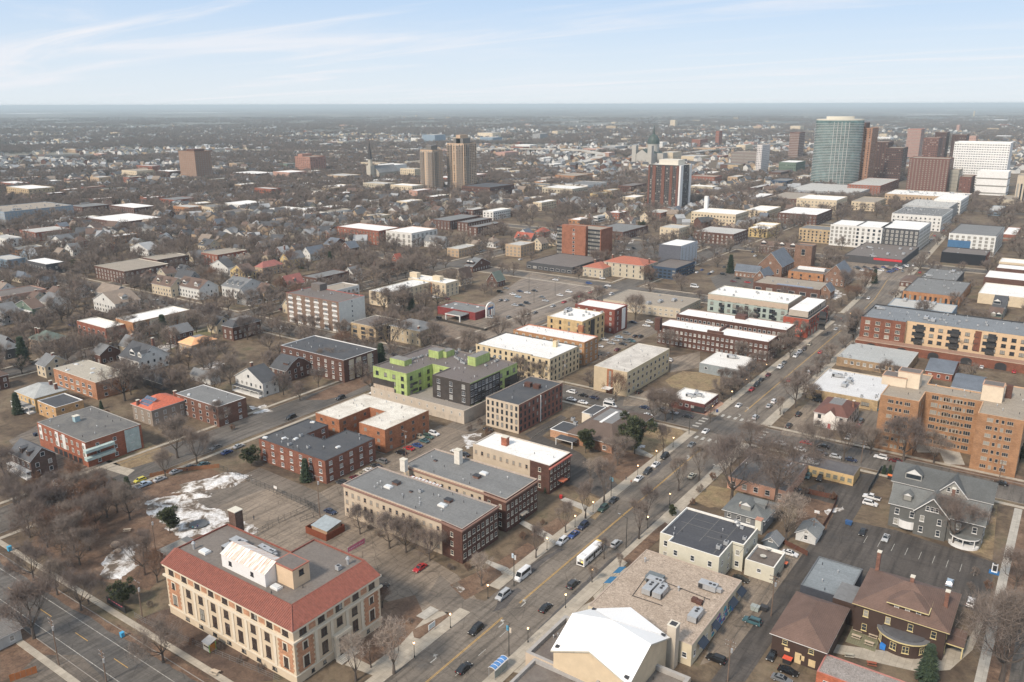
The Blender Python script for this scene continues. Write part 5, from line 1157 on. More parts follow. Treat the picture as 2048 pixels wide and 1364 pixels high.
bld('church_wing','low flat-roofed church wing with thick concrete parapet beside the avenue','church wing',[(x0c,yc0),(x1c,yc0),(x1c,yc1-4),(x1c-30,yc1-4),(x1c-30,yc1-3.6),(x0c+14,yc1-3.6),(x0c+14,yc1),(x0c,yc1)],h=4.8,world=True,wall=stucco((0.52,0.42,0.32)),roofm=ROOFD,par=1.2,parw=0.9,cap=GREYC,short='low church wing',occupy=True,vents=3)
bld('church_wing','front church wing with dark roof near the glass bus shelter','church wing',[(x0c+2.6,yc0-26),(x0c+26,yc0-26),(x0c+26,yc0-.05),(x0c+2.6,yc0-.05)],h=4.4,world=True,wall=stucco((0.52,0.42,0.32)),roofm=ROOFD,par=0.9,parw=0.7,cap=GREYC,kinds=dict(skylight=2),vents=2)
bld('church_wing','right-hand church annex with rooftop unit and grey parapet','church wing',[(x1c-16,yc0-24),(x1c,yc0-24),(x1c,yc0-.05),(x1c-16,yc0-.05)],h=6.5,world=True,wall=stucco((0.54,0.45,0.34)),roofm=ROOFD,par=0.8,parw=.6,cap=GREYC,kinds=dict(rtu=1),acs=2,win=dict(w=1,h=1.6,fl=1,z0=3,sp=4))
# restaurant mansion and outbuildings
DB=siding((0.060,0.036,0.028));RR=shingle((0.15,0.095,0.075));YT=plain((0.62,0.52,0.27),.7,.05)
rl=g(1713,1203,8.4);rn=g(1893,1263,8.4);rr_=g(1911,1203,8.4)
rm=house('large dark brown mansion restaurant with brown hipped roof, yellow trim and round bay',rl[0],rn[0],(rl[1]+rn[1])/2,rr_[1]+4,8.3,'hip',4.8,DB,RR,trim=YT,short='brown mansion restaurant',over=.8,chimneys=((.06,.95,1.5),(.52,.55,1.2),(.92,.5,.5)),win=dict(w=1.2,h=1.9,sp=4.2,fr=YT,fl=2,z0=1.2,fh=4.0))
def mansion():
 root,org,x0,x1,y0,y1=rm['root'],rm['org'],rm['x0'],rm['x1'],rm['y0'],rm['y1']
 cx=x0+(x1-x0)*.56;b=MB();b.o=org;P=[(cx+5.4*cos(pi+pi*k/12),y0+4.2*sin(pi+pi*k/12)) for k in range(13)]
 b.prism(P,0,3.9,DB);b.build('round_bay',root);P2=[(cx+(p[0]-cx)*1.12,y0+(p[1]-y0)*1.14) for p in P];b=MB();b.o=org;b.prism(P2,3.9,4.25,YT,plain((0.14,0.14,0.145)),True);b.prism([(cx+(p[0]-cx)*.9,y0+(p[1]-y0)*.88) for p in P],4.25,4.6,plain((0.10,0.10,0.105),.5));b.build('bay_roof',root)
 for k in(2,5,7,10):
  a=pi+pi*k/12;link('window',window_mesh(1.5,1.9,YT,None,2),root,(cx+5.42*cos(a)-org[0],y0+4.22*sin(a)-org[1],1.3),atan2(sin(a),cos(a))+pi/2)
  # hipped dormer with three windows
 b=MB();b.o=org;ya=y0+1.6;b.box(cx-4,cx+4,ya,ya+4,8.6,10.6,DB);b.build('dormer',root)
 b=MB();b.o=org;A=[(cx-4.8,ya-.8,10.6),(cx+4.8,ya-.8,10.6),(cx+4.8,ya+6,10.6),(cx-4.8,ya+6,10.6)];t=(cx,ya+4.2,13.0)
 for i in range(4):b.face([A[i],A[(i+1)%4],t],RR)
 b.tube(A[0],A[1],.12,.12,4,YT);b.tube(A[1],A[2],.12,.12,4,YT);b.build('dormer_roof',root)
 for k in(-1,0,1):link('window',window_mesh(1.1,1.3,WHITE),root,(cx+k*2.5-org[0],ya-.01-org[1],8.9))
 # side porch
 box_part(root,org,'side_porch',x1+.02,x1+4,y0+3,y0+11,3.0,3.3,YT,RR);
 for yy in(y0+3.2,y0+10.6):box_part(root,org,'porch_post',x1+3.6,x1+3.85,yy,yy+.25,0,3.0,YT)
 box_part(root,org,'rear_block',x0-6,x0-.05,y0+2,y0+11,0,6.4,DB,plain((0.17,0.17,0.17)))
mansion()
dkx=g(1700,1262);
fl_=g(1600,1171,5.2);fn_=g(1681,1193,5.2);fr_=g(1743,1141,5.2);fb_=g(1636,1115,5.2)
bld('kitchen_block','blue-grey membrane-roofed kitchen block behind the mansion restaurant','building',[(1600,1171),(1686,1195),(1743,1141),(1636,1115)],h=5.2,wall=plain((0.05,0.055,0.07)),roofm=flatroof((0.24,0.265,0.28),(0.15,0.17,0.18),.6),par=0.25,cap=plain((0.12,0.13,0.14)),short='grey-roofed kitchen block',vents=2)
bl_=g(1545,1266,6);bn_=g(1651,1302,6);br_=g(1685,1214,6)
bh=house('dark brown carriage house with hipped brown roof and boarded yellow openings',bl_[0],bn_[0],(bl_[1]+bn_[1])/2,br_[1],6,'hip',3.4,DB,RR,short='brown carriage house',over=.6,win=dict(w=1.2,h=1.2,fl=1,z0=4,sp=5,fr=YT))
for f,z,w,hh in((.46,.1,1.5,2.9),(.56,1.3,1.0,1.3),(.72,.5,1.6,1.9),(.25,2.4,1.3,.9)):box_part(bh['root'],bh['org'],'boarded_opening',bh['x0']+(bh['x1']-bh['x0'])*f,bh['x0']+(bh['x1']-bh['x0'])*f+w,bh['y0']-.06,bh['y0']-.004,z,z+hh,plain((0.60,0.46,0.26)))
bld('brick_shop','low red-edged brick building with speckled gravel roof at the bottom edge','building',[(1629,1348),(1800,1400),(1830,1364),(1650,1317)],h=4.5,wall=brick((0.42,0.13,0.07)),roofm=ground_mat('grey gravel',[(0.3,(0.22,0.19,0.17)),(0.7,(0.32,0.29,0.27))],.4,3,fine=.5),par=.15,cap=plain((0.42,0.18,0.15)),win=dict(w=1.4,h=1.4,fl=1,z0=1.4,sp=4),short='gravel-roofed brick building')
# school annex shed with grey gable roof
ex_,ey_=g(380,1130,3.5)
house('low red brick annex with grey hipped roof behind the school',ex_-15,ex_,ey_,ey_+9,3.4,'hip',2.6,brick((0.16,0.06,0.045)),shingle((0.24,0.23,0.21)),name='school_annex',cat='annex',short='school annex',win=dict(fl=1,w=1.4,sp=4))
# left foreground
bld('apartment_building','red brick apartment building with dark roof, white panels and pale balconies','apartment building',[(74,841),(165,885),(286,851),(195,814)],h=10,wall=RED,roofm=flatroof((0.12,0.115,0.11),(0.28,0.26,0.22),.5,False),par=0.12,cap=plain((0.35,0.33,0.30)),wf={'y':dict(w=1.3,h=1.5,fl=2,z0=3.8,fh=3.1,n=9,mull=2),'X':dict(w=1.3,h=1.4,fl=3,z0=.9,fh=3.1,n=3,m=1,missk=())},vents=7,short='red brick building with balconies',
extras=lambda I:([box_part(I['root'],I['org'],'white_panel',I['x0']+(I['x1']-I['x0'])*f,I['x0']+(I['x1']-I['x0'])*f+2.2,I['y0']-.03,I['y0']-.004,3.4,9.4,WHITE) for f in(.03,.38,.52,.93)],
[box_part(I['root'],I['org'],'balcony',I['x1']+.01,I['x1']+2.0,I['y0']-1.2,I['y0']+10,z,z+1.1,plain((0.42,0.52,0.50))) for z in(3.2,6.3)],
[box_part(I['root'],I['org'],'garage_opening',I['x0']+11+k*3.6,I['x0']+13.8+k*3.6,I['y0']-.04,I['y0']-.004,.1,2.4,DARK) for k in range(6)],rbox(I,'chimney',151,845,2,2,2.2,plain((0.3,0.42,0.46)),None,CREAMF),
box_part(I['root'],I['org'],'pale_end_panel',I['x1']+.01,I['x1']+.08,I['y1']-7,I['y1']-1,.5,9.6,plain((0.42,0.50,0.49)))))
bld('apartment_building','brown brick flats with grey gravel roof and white edge','apartment building',[(352.5,786),(435,815),(490,794),(406,769)],h=9,wall=brick((0.17,0.08,0.055)),roofm=GREYR,par=.12,cap=WHITE,win=dict(w=1.4,h=1.4,fl=3,z0=.6,fh=2.9,sp=4.4,mull=2),kinds=dict(skylight=2),vents=3,short='brown flats with white roof edge')
tx,ty=g(300,820,7.2);tl_=g(261,808,7.2);tr_=g(366,798,7.2)
tb=house('stone house with bright orange tiled hip roof and rooftop solar panels',tl_[0],tx+1,ty,tr_[1],7.2,'hip',3.6,stucco((0.27,0.22,0.18)),claytile((0.50,0.13,0.07)),short='orange-roofed house',chimneys=((.3,.02,-1.2),(.55,.98,-.8)),win=dict(w=1.1,h=1.6,sp=3.6))
b=MB();b.o=tb['org'];sol=plain((0.10,0.13,0.19),.25,.2)
for k in range(4):
 for q in range(3):xx=tb['x0']+3.2+k*1.9+q*.35;b.face([(xx,tb['y0']+.2+q*1.7,7.4+q*1.0),(xx+1.7,tb['y0']+.2+q*1.7,7.4+q*1.0),(xx+1.7,tb['y0']+1.7+q*1.7,8.3+q*1.0),(xx,tb['y0']+1.7+q*1.7,8.3+q*1.0)],sol)
b.build('solar_panel',tb['root'])
bld('apartment_building','tan brick two-storey flats with pale roof and recessed white balconies','apartment building',[(107.5,738),(197,767),(248,743),(172,716)],h=8.4,wall=brick((0.42,0.21,0.12)),roofm=flatroof((0.42,0.38,0.31),(0.33,0.29,0.24),.5,False),par=.12,cap=CREAMF,wf={'y':[dict(w=2.6,h=1.8,fl=2,z0=1.0,fh=3.4,n=6,m=3,fr=WHITE,mull=2,far=500)],'X':dict(w=1.6,h=1.4,fl=2,z0=1,fh=3.2,n=2,far=500)},kinds=dict(skylight=5),vents=5,short='tan brick flats with balconies')
bld('garage_flat','small buff brick house with square black roof and white edge','house',[(82.5,799),(107,817),(162,800),(135,784)],h=6.4,wall=brick((0.50,0.31,0.15)),roofm=BLKR,par=.35,cap=WHITE,win=dict(w=.9,h=1.0,fl=2,z0=1.5,fh=2.6,sp=4),short='small buff brick house')
yx,yy_=g(92,790,6.8)
house('yellow stucco house with pale metal hipped roof and white sunroom',yx-17,yx,yy_-5,yy_+9,6.8,'hip',3.4,stucco((0.56,0.38,0.18)),shingle((0.38,0.39,0.38)),short='yellow house with pale roof',chimneys=((.55,.8,0),(.9,.75,0)),porch=('y',3.0,3,shingle((0.3,0.3,0.3))))
lx,ly=g(60,922,7);house('dark slate-roofed brick house with white dormers at the left edge',lx-15,lx,ly,ly+9,7,'gx',3.8,brick((0.12,0.075,0.06)),shingle((0.10,0.105,0.115)),short='slate-roofed house',dormers=(('y',.45,1.8),('y',.78,1.8)),porch=('y',3.0,2,WHITE))
bx2,by2=g(30,1275,4);house('grey-roofed house with white porch trim at the bottom left',bx2-16,bx2-4,by2-6,by2+3,3.6,'gy',3.0,siding((0.5,0.5,0.48)),shingle((0.2,0.19,0.18)),short='bottom-left house')
# ------------------------------------------------------------------ middle distance
C_=dict(brown=(0.12,0.06,0.045),red=(0.27,0.10,0.065),orange=(0.40,0.20,0.10),tan=(0.45,0.33,0.22),cream=(0.60,0.50,0.36),white=(0.66,0.65,0.62),grey=(0.30,0.30,0.30),dark=(0.07,0.07,0.075),
buff=(0.48,0.36,0.22),pink=(0.45,0.27,0.21),blue=(0.22,0.29,0.36),navy=(0.04,0.07,0.12),stone=(0.48,0.42,0.32),green=(0.14,0.19,0.15),yellow=(0.60,0.45,0.22),maroon=(0.22,0.04,0.04))
R_=dict(white=WHTC,dirty=WHTR,grey=GREYR,black=BLKR,tan=TANR,brown=BRNR,pale=flatroof((0.50,0.49,0.46),(0.34,0.32,0.29),.4))
S_=dict(grey=shingle((0.17,0.175,0.18)),dark=shingle((0.075,0.078,0.085)),brown=shingle((0.14,0.095,0.075)),green=shingle((0.12,0.15,0.13)),red=claytile((0.34,0.085,0.05)),tan=shingle((0.25,0.20,0.16)),slate=shingle((0.13,0.15,0.18)),pale=shingle((0.34,0.35,0.36)),pinkred=shingle((0.34,0.13,0.11)))
def wm_(c,kind=None):
 if kind=='s':return stucco(C_[c])
 if kind=='p':return siding(C_[c])
 return brick(C_[c],0.2) if c in('brown','red','orange','buff','maroon') else stucco(C_[c])
def B(label,roof,h,wall,roofc,fl=3,sp=3.6,w=1.2,wh=1.5,short=None,cat='apartment block',name='apartment_block',fr=None,far=260,cap=None,**k):
 return bld(name,label,cat,roof,h=h,wall=wm_(wall),roofm=R_[roofc],win=dict(w=w,h=wh,fl=fl,sp=sp,z0=1.0,far=far,fr=fr or(WHITE if wall in('brown','red','dark','maroon') else DKF)) if fl else None,short=short,cap=cap,par=k.pop('par',.35),**k)
B('dark-roofed brown brick flats with cream window strips and white parapet',[(566,690),(687,721.5),(751,697.5),(627,669)],11.5,'brown','black',4,4,cap=WHITE,short='brown flats with cream window strips',wf={'X':[dict(w=2.2,h=1.4,fl=4,z0=1,n=4,m=2,mull=2,far=500)],'y':dict(w=1.4,h=1.4,fl=4,z0=1,n=9,far=500)},vents=7,
extras=lambda I:[box_part(I['root'],I['org'],'cream_strip',I['x1']+.01,I['x1']+.05,I['y0']+a,I['y0']+a+3.2,.5,10.6,stucco(C_['cream'])) for a in(3.5,8.5,16)])
B('six-storey apartment block with white end wall and brown striped front',[(573,584),(676,605),(732,590),(619.5,575)],18.5,'tan','brown',6,4,cap=plain((0.35,0.09,0.07)),short='six-storey white-ended block',wallf={'X':stucco((0.68,0.66,0.60)),'y':brick((0.22,0.15,0.11))},wf={'y':dict(w=3.0,h=1.3,fl=6,z0=1.4,fh=3,n=6,mull=3,far=600),'X':dict(w=1.0,h=1.3,fl=6,z0=1.4,fh=3,n=1,far=600)},kinds=dict(ac=3),vents=4,
extras=lambda I:([box_part(I['root'],I['org'],'white_spandrel',I['x0']+(I['x1']-I['x0'])*(k+.5)/6-2.2,I['x0']+(I['x1']-I['x0'])*(k+.5)/6+2.2,I['y0']-.05,I['y0']-.004,.2+3*f,1.3+3*f,WHITE) for k in range(6) for f in range(6)],rbox(I,'lift_house',640,582,8,6,4,BRNR)))
B('tan two-storey flat-roofed wing joined to the stone mansion',[(706,643),(748,655),(800,640),(757,628)],9,'buff','brown',3,6,3.0,1.5,cap=CREAMF,short='tan flat-roofed wing')
mx,my=g(840,662,9);ml=g(774,652,9);mr_=g(870,648,9)
house('stone mansion with grey hipped roof and arched windows behind large bare trees',ml[0],mx,my,mr_[1],9,'hip',3.5,stucco((0.44,0.36,0.25)),S_['grey'],short='stone mansion',name='mansion',cat='mansion',win=dict(w=1.1,h=2.0,sp=3.4,fr=CREAMF,far=600,fl=2,fh=4,z0=1.2),chimneys=((.9,.1,-1.5),))
def resto(I):
 root,org,x1,y0,y1=I['root'],I['org'],I['x1'],I['y0'],I['y1'];Wp=WHITE
 for yy in(y1-9,y1-6.6,y1-3.2,y1-.8):box_part(root,org,'portal_post',x1+1.5,x1+2.3,yy-.4,yy+.4,0,6.2,Wp)
 b=MB();b.o=org;n=10;cy=y1-4.9
 for k in range(n):
  a0,a1=pi*k/n,pi*(k+1)/n;P=[(cy+4.5*cos(a0),6.2+3.3*sin(a0)),(cy+4.5*cos(a1),6.2+3.3*sin(a1))];Q=[(cy+3.2*cos(a0),6.2+2.1*sin(a0)),(cy+3.2*cos(a1),6.2+2.1*sin(a1))]
  b.face([(x1+2.3,*P[0]),(x1+2.3,*P[1]),(x1+2.3,*Q[1]),(x1+2.3,*Q[0])],Wp);b.face([(x1+1.5,*P[0]),(x1+1.5,*P[1]),(x1+2.3,*P[1]),(x1+2.3,*P[0])],Wp)
 b.build('arched_portal',root);box_part(root,org,'blue_sign',x1+2.32,x1+2.42,cy-3,cy+3,5.0,6.5,plain((0.03,0.12,0.28)))
 box_part(root,org,'drive_canopy',I['x1']-17,I['x1']-5,y0-9,y0-.01,3.6,4.2,Wp,GREYR)
 for xx in(I['x1']-16.8,I['x1']-5.8):box_part(root,org,'canopy_post',xx,xx+.6,y0-8.9,y0-8.2,0,3.6,Wp)
B('single-storey red roadside restaurant with white arched portal and drive canopy',[(879,612),(950,626),(983,614),(907,601)],5,'maroon','grey',0,cat='restaurant',name='restaurant',cap=plain((0.35,0.13,0.11)),short='red restaurant',kinds=dict(skylight=4,ac=1),extras=resto)
B('cream three-storey flats with long white roof, near leg of an L',[(749,580),(772,588),(852,565),(832,553)],9.5,'cream','dirty',3,4,cap=CREAMF,short='cream L-shaped flats',kinds=dict(ac=6),vents=5)
B('cream three-storey flats, far leg of an L with orange stair bay',[(824,553),(886,568),(916,561),(852,548)],10,'cream','dirty',3,4,cap=CREAMF,kinds=dict(ac=3),vents=3,extras=lambda I:(rbox(I,'lift_house',834,556,7,4,3.5,stucco(C_['cream'])),rbox(I,'lift_house',880,562,7,4,3.0,stucco(C_['cream'])),box_part(I['root'],I['org'],'orange_bay',I['x0']+18,I['x0']+22,I['y0']-.05,I['y0']-.004,0,9,plain((0.55,0.20,0.07)))))
# brick office slab
OBR=brick((0.30,0.125,0.075),.1)
def offt(I):
 root,org,x0,x1,y0,y1=I['root'],I['org'],I['x0'],I['x1'],I['y0'],I['y1'];L=x1-x0
 box_part(root,org,'brick_shaft',x0+L*.17,x0+L*.72,y0-4,y0-.01,0,27.5,OBR)
 box_part(root,org,'brick_end',x1-.2,x1+.6,y0-.1,y1,0,25.4,OBR)
 wb=MB();wb.o=org
 wall_windows(root,wb,org,(x0+L*.17,y0-4),(x0+L*.72,y0-4),(0,-1),0,27,dict(w=1.8,h=1.8,fl=7,z0=1,fh=3.6,n=3,missk=(0,2),far=10))
 wb.build('window',root,kind='stuff')
bld('office_building','eight-storey orange brick office slab with dark glass wings','office',[(1115,452),(1199,460),(1227,455),(1140,446)],h=25,wall=plain((0.035,0.038,0.045),.3),wallf={'X':OBR},roofm=TANR,cap=OBR,win=dict(w=1.5,h=1.6,fl=7,z0=1.2,fh=3.4,sp=2.0,fr=plain((0.28,0.26,0.22)),far=10),short='brick office slab',wf={'X':None},extras=offt)
B('low dark modernist building with deep flat roof at the slab office foot',[(1070,520),(1146,538),(1192,514),(1112,505)],5.5,'dark','brown',1,5,3,1.6,cat='office',name='office_building',short='dark modernist building')
hx,hy=g(1288,532,11);hl=g(1207,523,11);hr=g(1311,523,11)
house('grand stone mansion with orange tile roof and columned porch',hl[0],hx,hy,hr[1],11,'hip',4,stucco(C_['stone']),claytile((0.36,0.12,0.07)),short='grand stone mansion',name='mansion',cat='mansion',win=dict(w=1.3,h=2.2,sp=5,fl=3,fh=3.5,z0=1.2,far=700,fr=CREAMF),chimneys=((.05,.5,0),(.25,.5,0),(.97,.5,0)))
hx,hy=g(1206,538,7.5);hl=g(1169,532,7.5)
house('lower side wing of the stone mansion with orange roof and chimney',hl[0],hx,hy,hy+22,7.5,'hip',3,stucco(C_['stone']),claytile((0.36,0.12,0.07)),name='mansion',cat='mansion',win=dict(w=1.2,h=1.8,sp=4,fl=2,far=700),chimneys=((.2,.6,1),))
bld('office_cube','charcoal and white modern block with metal-framed end wall','building',[(1325,487),(1361,493),(1392,482),(1352,475)],h=20,wall=plain((0.07,0.075,0.09)),wallf={'X':plain((0.48,0.50,0.53)),'y':plain((0.10,0.105,0.125))},roofm=WHTC,cap=DARK,wf={'X':dict(w=.8,h=15,fl=1,z0=3,n=5,rail=False,sill=False,far=9)},short='charcoal and white cube')
B('low navy glass office wing with brown roof',[(1310,528),(1352,539),(1382,522),(1340,516)],9,'navy','brown',3,3,2.2,1.2,cat='office',name='office_building',short='navy office wing',cap=DARK)
# ---- stone church group
CST=brick((0.22,0.13,0.09),.3);SLT=S_['slate']
def hpx(label,xl,xn,xr,ye_n,h,kind,rh,wm,rm,dmax=None,**k):
 """house from the photo: near eave corner (xn, ye_n) at height h, left and right eave corners at columns xl and xr"""
 x1,y0=g(xn,ye_n,h);x0,y1=ends(x1,y0,h,xl,xr)
 if dmax:y1=min(y1,y0+dmax)
 return house(label,x0,x1,y0,y1,h,kind,rh,wm,rm,**k)
def ends(x1,y0,h,xl,xr):
 lo,hi=0.5,260.0
 for _ in range(40):
  m=(lo+hi)/2
  if proj(x1-m,y0,h)[0]>xl:lo=m
  else:hi=m
 x0=x1-lo;lo,hi=0.5,260.0
 for _ in range(40):
  m=(lo+hi)/2
  if proj(x1,y0+m,h)[0]<xr:lo=m
  else:hi=m
 return x0,y0+lo
hpx('stone church nave with tall slate gable and traceried window',1517,1564,1588,533,9,'gy',10,CST,SLT,dmax=34,name='church',cat='church',short='stone church',win=dict(fl=1,z0=3,w=1.4,h=3.5,sp=5,far=900))
hpx('long low slate-roofed cloister wing of the stone church',1470,1518,1524,545,5,'gx',4.5,CST,SLT,dmax=12,name='church_wing',cat='church wing',win=dict(fl=1,far=900))
hpx('small slate-roofed church chapel with gable facing the car park',1508,1530,1548,555,5,'gy',5,CST,SLT,dmax=20,name='church_wing',cat='church wing',win=dict(fl=0))
hpx('stone parish hall with steep slate roof and buttresses',1650,1690,1706,553,8,'gy',8,CST,SLT,dmax=26,name='parish_hall',cat='church hall',short='stone parish hall',win=dict(far=900))
bld('church_tower','square brown stone church tower with arched belfry opening','church tower',[(1592,488),(1623,493),(1634,489),(1603,485)],h=19,wall=CST,roofm=BRNR,cap=plain((0.3,0.2,0.15)),par=.8,wf={'y':[dict(w=3,h=5,fl=1,z0=11,n=1,fr=CREAMF,far=900)]},occupy=True)
B('orange brick church school with dark flat roof and white clerestory',[(1578,541),(1648,549),(1664,537),(1596,530)],7,'orange','brown',2,6,cat='school',name='church_school',short='orange church school',extras=lambda I:box_part(I['root'],I['org'],'clerestory',I['x0']+4,I['x1']-2,I['y0']+10,I['y0']+15,7,8.8,WHITE))
B('low church offices with solar panels and cream window band',[(1509,563),(1641,581),(1660,566),(1537,549)],6.5,'brown','tan',1,7,4,2.4,cat='office',name='office_building',short='church offices',kinds=dict(ac=5),extras=lambda I:box_part(I['root'],I['org'],'solar_panel',I['x0']+16,I['x1']-6,I['y0']+2,I['y0']+5,6.3,6.7,plain((0.20,0.23,0.30),.3)))
hpx('small brown brick gable with big window beside the avenue',1638,1661,1671,583,6,'gy',4.5,CST,SLT,dmax=12,name='church_wing',cat='church wing',win=dict(fl=1,far=900))
hpx('brown brick terrace with white-edged gables behind the church',1519,1592,1600,497,7,'gx',3.5,wm_('brown'),S_['brown'],dmax=14,name='terrace',cat='terrace',dormers=(('y',.1,5),('y',.6,5),('y',.9,5)),win=dict(far=300))
# ---- right of the avenue, further off
B('low orange-walled showroom with grey roof and tall slot windows',[(1808,581),(1919,594),(1945,564),(1832,555)],7,'orange','grey',0,cat='showroom',name='showroom',cap=DKF,short='orange-walled showroom',kinds=dict(ac=6),vents=6,wf={'y':dict(w=1.4,h=3.6,fl=1,z0=1.2,n=11,fr=DKF,far=800)})
B('dark grey-roofed shop row behind the orange showroom',[(1842,553),(1915,563),(1923,542),(1861,536)],6.5,'dark','grey',0,cat='shop',name='shop_building',kinds=dict(ac=8,rtu=2),vents=4)
B('low pale grey-roofed store with blue side wall',[(1778,607),(1904,627),(1913,611),(1792,594)],6,'blue','pale',0,cat='shop',name='shop_building',kinds=dict(rtu=4),short='blue-sided store')
B('white-roofed warehouse at the right edge, nearest of its row',[(1960,583),(2075,600),(2080,578),(1972,561)],7,'cream','dirty',0,cat='warehouse',name='warehouse',short='right-edge warehouses',cap=CREAMF)
B('white-roofed brick warehouse with stepped parapet, second of its row',[(1970,550),(2075,566),(2080,551),(1982,537)],9,'brown','white',0,cat='warehouse',name='warehouse')
B('white-roofed brick warehouse, third of its row',[(1992,533),(2075,544),(2080,536),(2002,525)],8,'brown','white',0,cat='warehouse',name='warehouse')
B('white-roofed low warehouse, farthest of its row',[(1998,521),(2075,531),(2080,523),(2008,513)],6,'cream','white',0,cat='warehouse',name='warehouse')
bld('restaurant_block','black glass-fronted modern building with flat brown roof','building',[(1884,504),(1974,511),(1979,499),(1890,495)],h=9,wall=plain((0.02,0.022,0.028),.25),wallf={'X':wm_('red')},roofm=BRNR,cap=DARK,short='black modern building',kinds=dict(ac=3))
bld('apartment_building','five-storey white and blue apartment building beside the far avenue','apartment building',[(1902,465),(1990,473),(2014,453),(1918,446)],h=18,wall=stucco((0.66,0.66,0.63)),roofm=GREYR,cap=DKF,win=dict(w=2,h=1.8,fl=5,z0=2,sp=4.4,fr=DARK,far=200),short='white and blue apartments',extras=lambda I:box_part(I['root'],I['org'],'blue_cladding',I['x0']-.06,I['x0']+18,I['y0']-.1,I['y0']-.004,0,12,plain((0.05,0.14,0.27))))
for(nm,rf,wl,sh,wn) in(('white five-storey modern apartment wing with charcoal bay',[(1668,447),(1716,453),(1728,443),(1682,436)],'white',None,2),('middle white modern apartment wing with dark balconies',[(1717,451),(1767,457),(1780,445),(1732,439)],'white',None,2),('charcoal modern apartment wing with white end wall',[(1768,452),(1842,462),(1853,444),(1790,438)],'dark','charcoal modern apartments',2)):
 bld('apartment_building',nm,'apartment building',rf,h=20,wall=wm_(wl),wallf={'X':wm_('white')} if wl=='dark' else None,roofm=WHTC,cap=DKF,win=dict(w=1.8,h=2.0,fl=5,z0=2,sp=3.8,fr=WHITE if wl=='dark' else DARK,far=200),short=sh)
B('tan four-storey flats with flat grey roof beyond the stone church',[(1603,455),(1695,464),(1706,457),(1613,448)],13,'buff','grey',4,3.6,short='tan four-storey flats')
B('broad low supermarket with dark roof and red fascia',[(1686,506),(1806,521),(1833,493),(1743,486)],6,'dark','brown',0,cat='supermarket',name='supermarket',short='red-fascia supermarket',kinds=dict(rtu=6,ac=6),extras=lambda I:box_part(I['root'],I['org'],'red_fascia',I['x1']-22,I['x1']+.1,I['y0']-.3,I['y0']-.01,3.8,5.6,plain((0.55,0.03,0.04))))
B('pale grey five-storey apartments with dark roof, nearer half of a long pair',[(1790,425),(1886,434),(1901,417),(1806,412)],16,'white','grey',4,4,fr=DARK,far=100,cat='apartment building',kinds=dict(ac=26,rtu=3),vents=14)
B('grey five-storey apartments with pale roof, farther half of a long pair',[(1808,411),(1901,416),(1914,402),(1823,398)],15,'grey','pale',4,4,far=100,cat='apartment building',kinds=dict(ac=24),vents=10)
B('white-roofed pale apartment block with open corner',[(1872,397),(1923,402),(1935,391),(1886,387)],17,'white','white',4,4,far=100)
B('long white-roofed modern block at the tower podium',[(1772,386),(1930,396),(1945,387),(1793,378)],14,'tan','dirty',3,4,far=100,kinds=dict(ac=30,rtu=6))
B('cream four-storey office with white roof and regular windows',[(1602,394),(1671,402),(1692,394),(1620,387)],17,'cream','white',4,4,far=100)
B('dark brown warehouse flats with stepped white roof',[(1566,424),(1637,431),(1654,418),(1583,411)],12,'brown','white',3,4,far=100)
B('brown courtyard flats with tan roof near the glass tower',[(1546,393),(1602,400),(1616,387),(1563,381)],10,'brown','tan',3,4,far=100)
B('cream three-storey flats with notched corner',[(1711,401),(1751,406),(1765,396),(1724,391)],11,'cream','tan',3,4,far=100)
B('glass tower podium with green planted roof',[(1584,376),(1712,388),(1752,372),(1620,366)],9,'grey','pale',2,4,far=100,cat='podium',name='podium')
B('red brick range with orange tile roof beside the glass tower',[(1706,366),(1760,373),(1790,359),(1742,352)],14,'red','pale',4,4,far=100)
B('orange brick block with grey roof below the chapel of dark gables',[(1196,456),(1245,466),(1284,451),(1236,443)],8,'brown','grey',2,4,far=100,short='grey-roofed brown block')
B('pale end block joined to the grey-roofed brown block',[(1324,452),(1354,458),(1379,452),(1350,447)],12,'cream','pale',3,4,far=100)
B('dark brick church school with pale roof terraces',[(1400,461),(1470,470),(1486,458),(1410,450)],11,'brown','pale',3,4,far=100,cat='school',name='school_building',short='dark brick school')
B('yellow brick flats with white roof near the far trees',[(1503,455),(1536,459),(1549,452),(1512,447)],9,'yellow','white',3,4,far=100)
# ---- left and centre
B('red brick four-storey block with white roof',[(684,453),(764,463),(782,453),(706,443)],14,'red','white',4,4,far=100,fr=CREAMF,short='red brick white-roofed block')
bld('apartment_building','white modernist apartments with dark recessed balconies','apartment building',[(771,464),(832,466),(869,456),(800,450)],h=14,wall=stucco((0.62,0.60,0.56)),roofm=WHTC,cap=plain((0.4,0.24,0.16)),win=dict(w=2.4,h=2.6,fl=3,z0=.8,sp=6,fr=DARK,far=100),short='white modernist apartments')
B('red brick U-shaped flats with cream parapet, near wing',[(184,533),(257,543),(333,525),(262,517)],10,'brown','tan',3,4,far=100,cap=CREAMF,short='brick U-shaped flats')
B('red brick U-shaped flats with cream parapet, far wing',[(259,519),(330,514),(387,511),(337,503)][:3],11,'brown','tan',3,4,far=100,cap=CREAMF)
B('square brown brick flats with tan roof east of the U-shaped flats',[(404,506),(440,510),(486,499),(452,493)],10,'red','tan',3,4,far=100,cap=CREAMF)
B('long row of brick and cream flats with dark roof at the left edge',[(-40,587),(3,592),(101,579),(60,571)],8,'pink','brown',2,3.4,1.8,far=100)
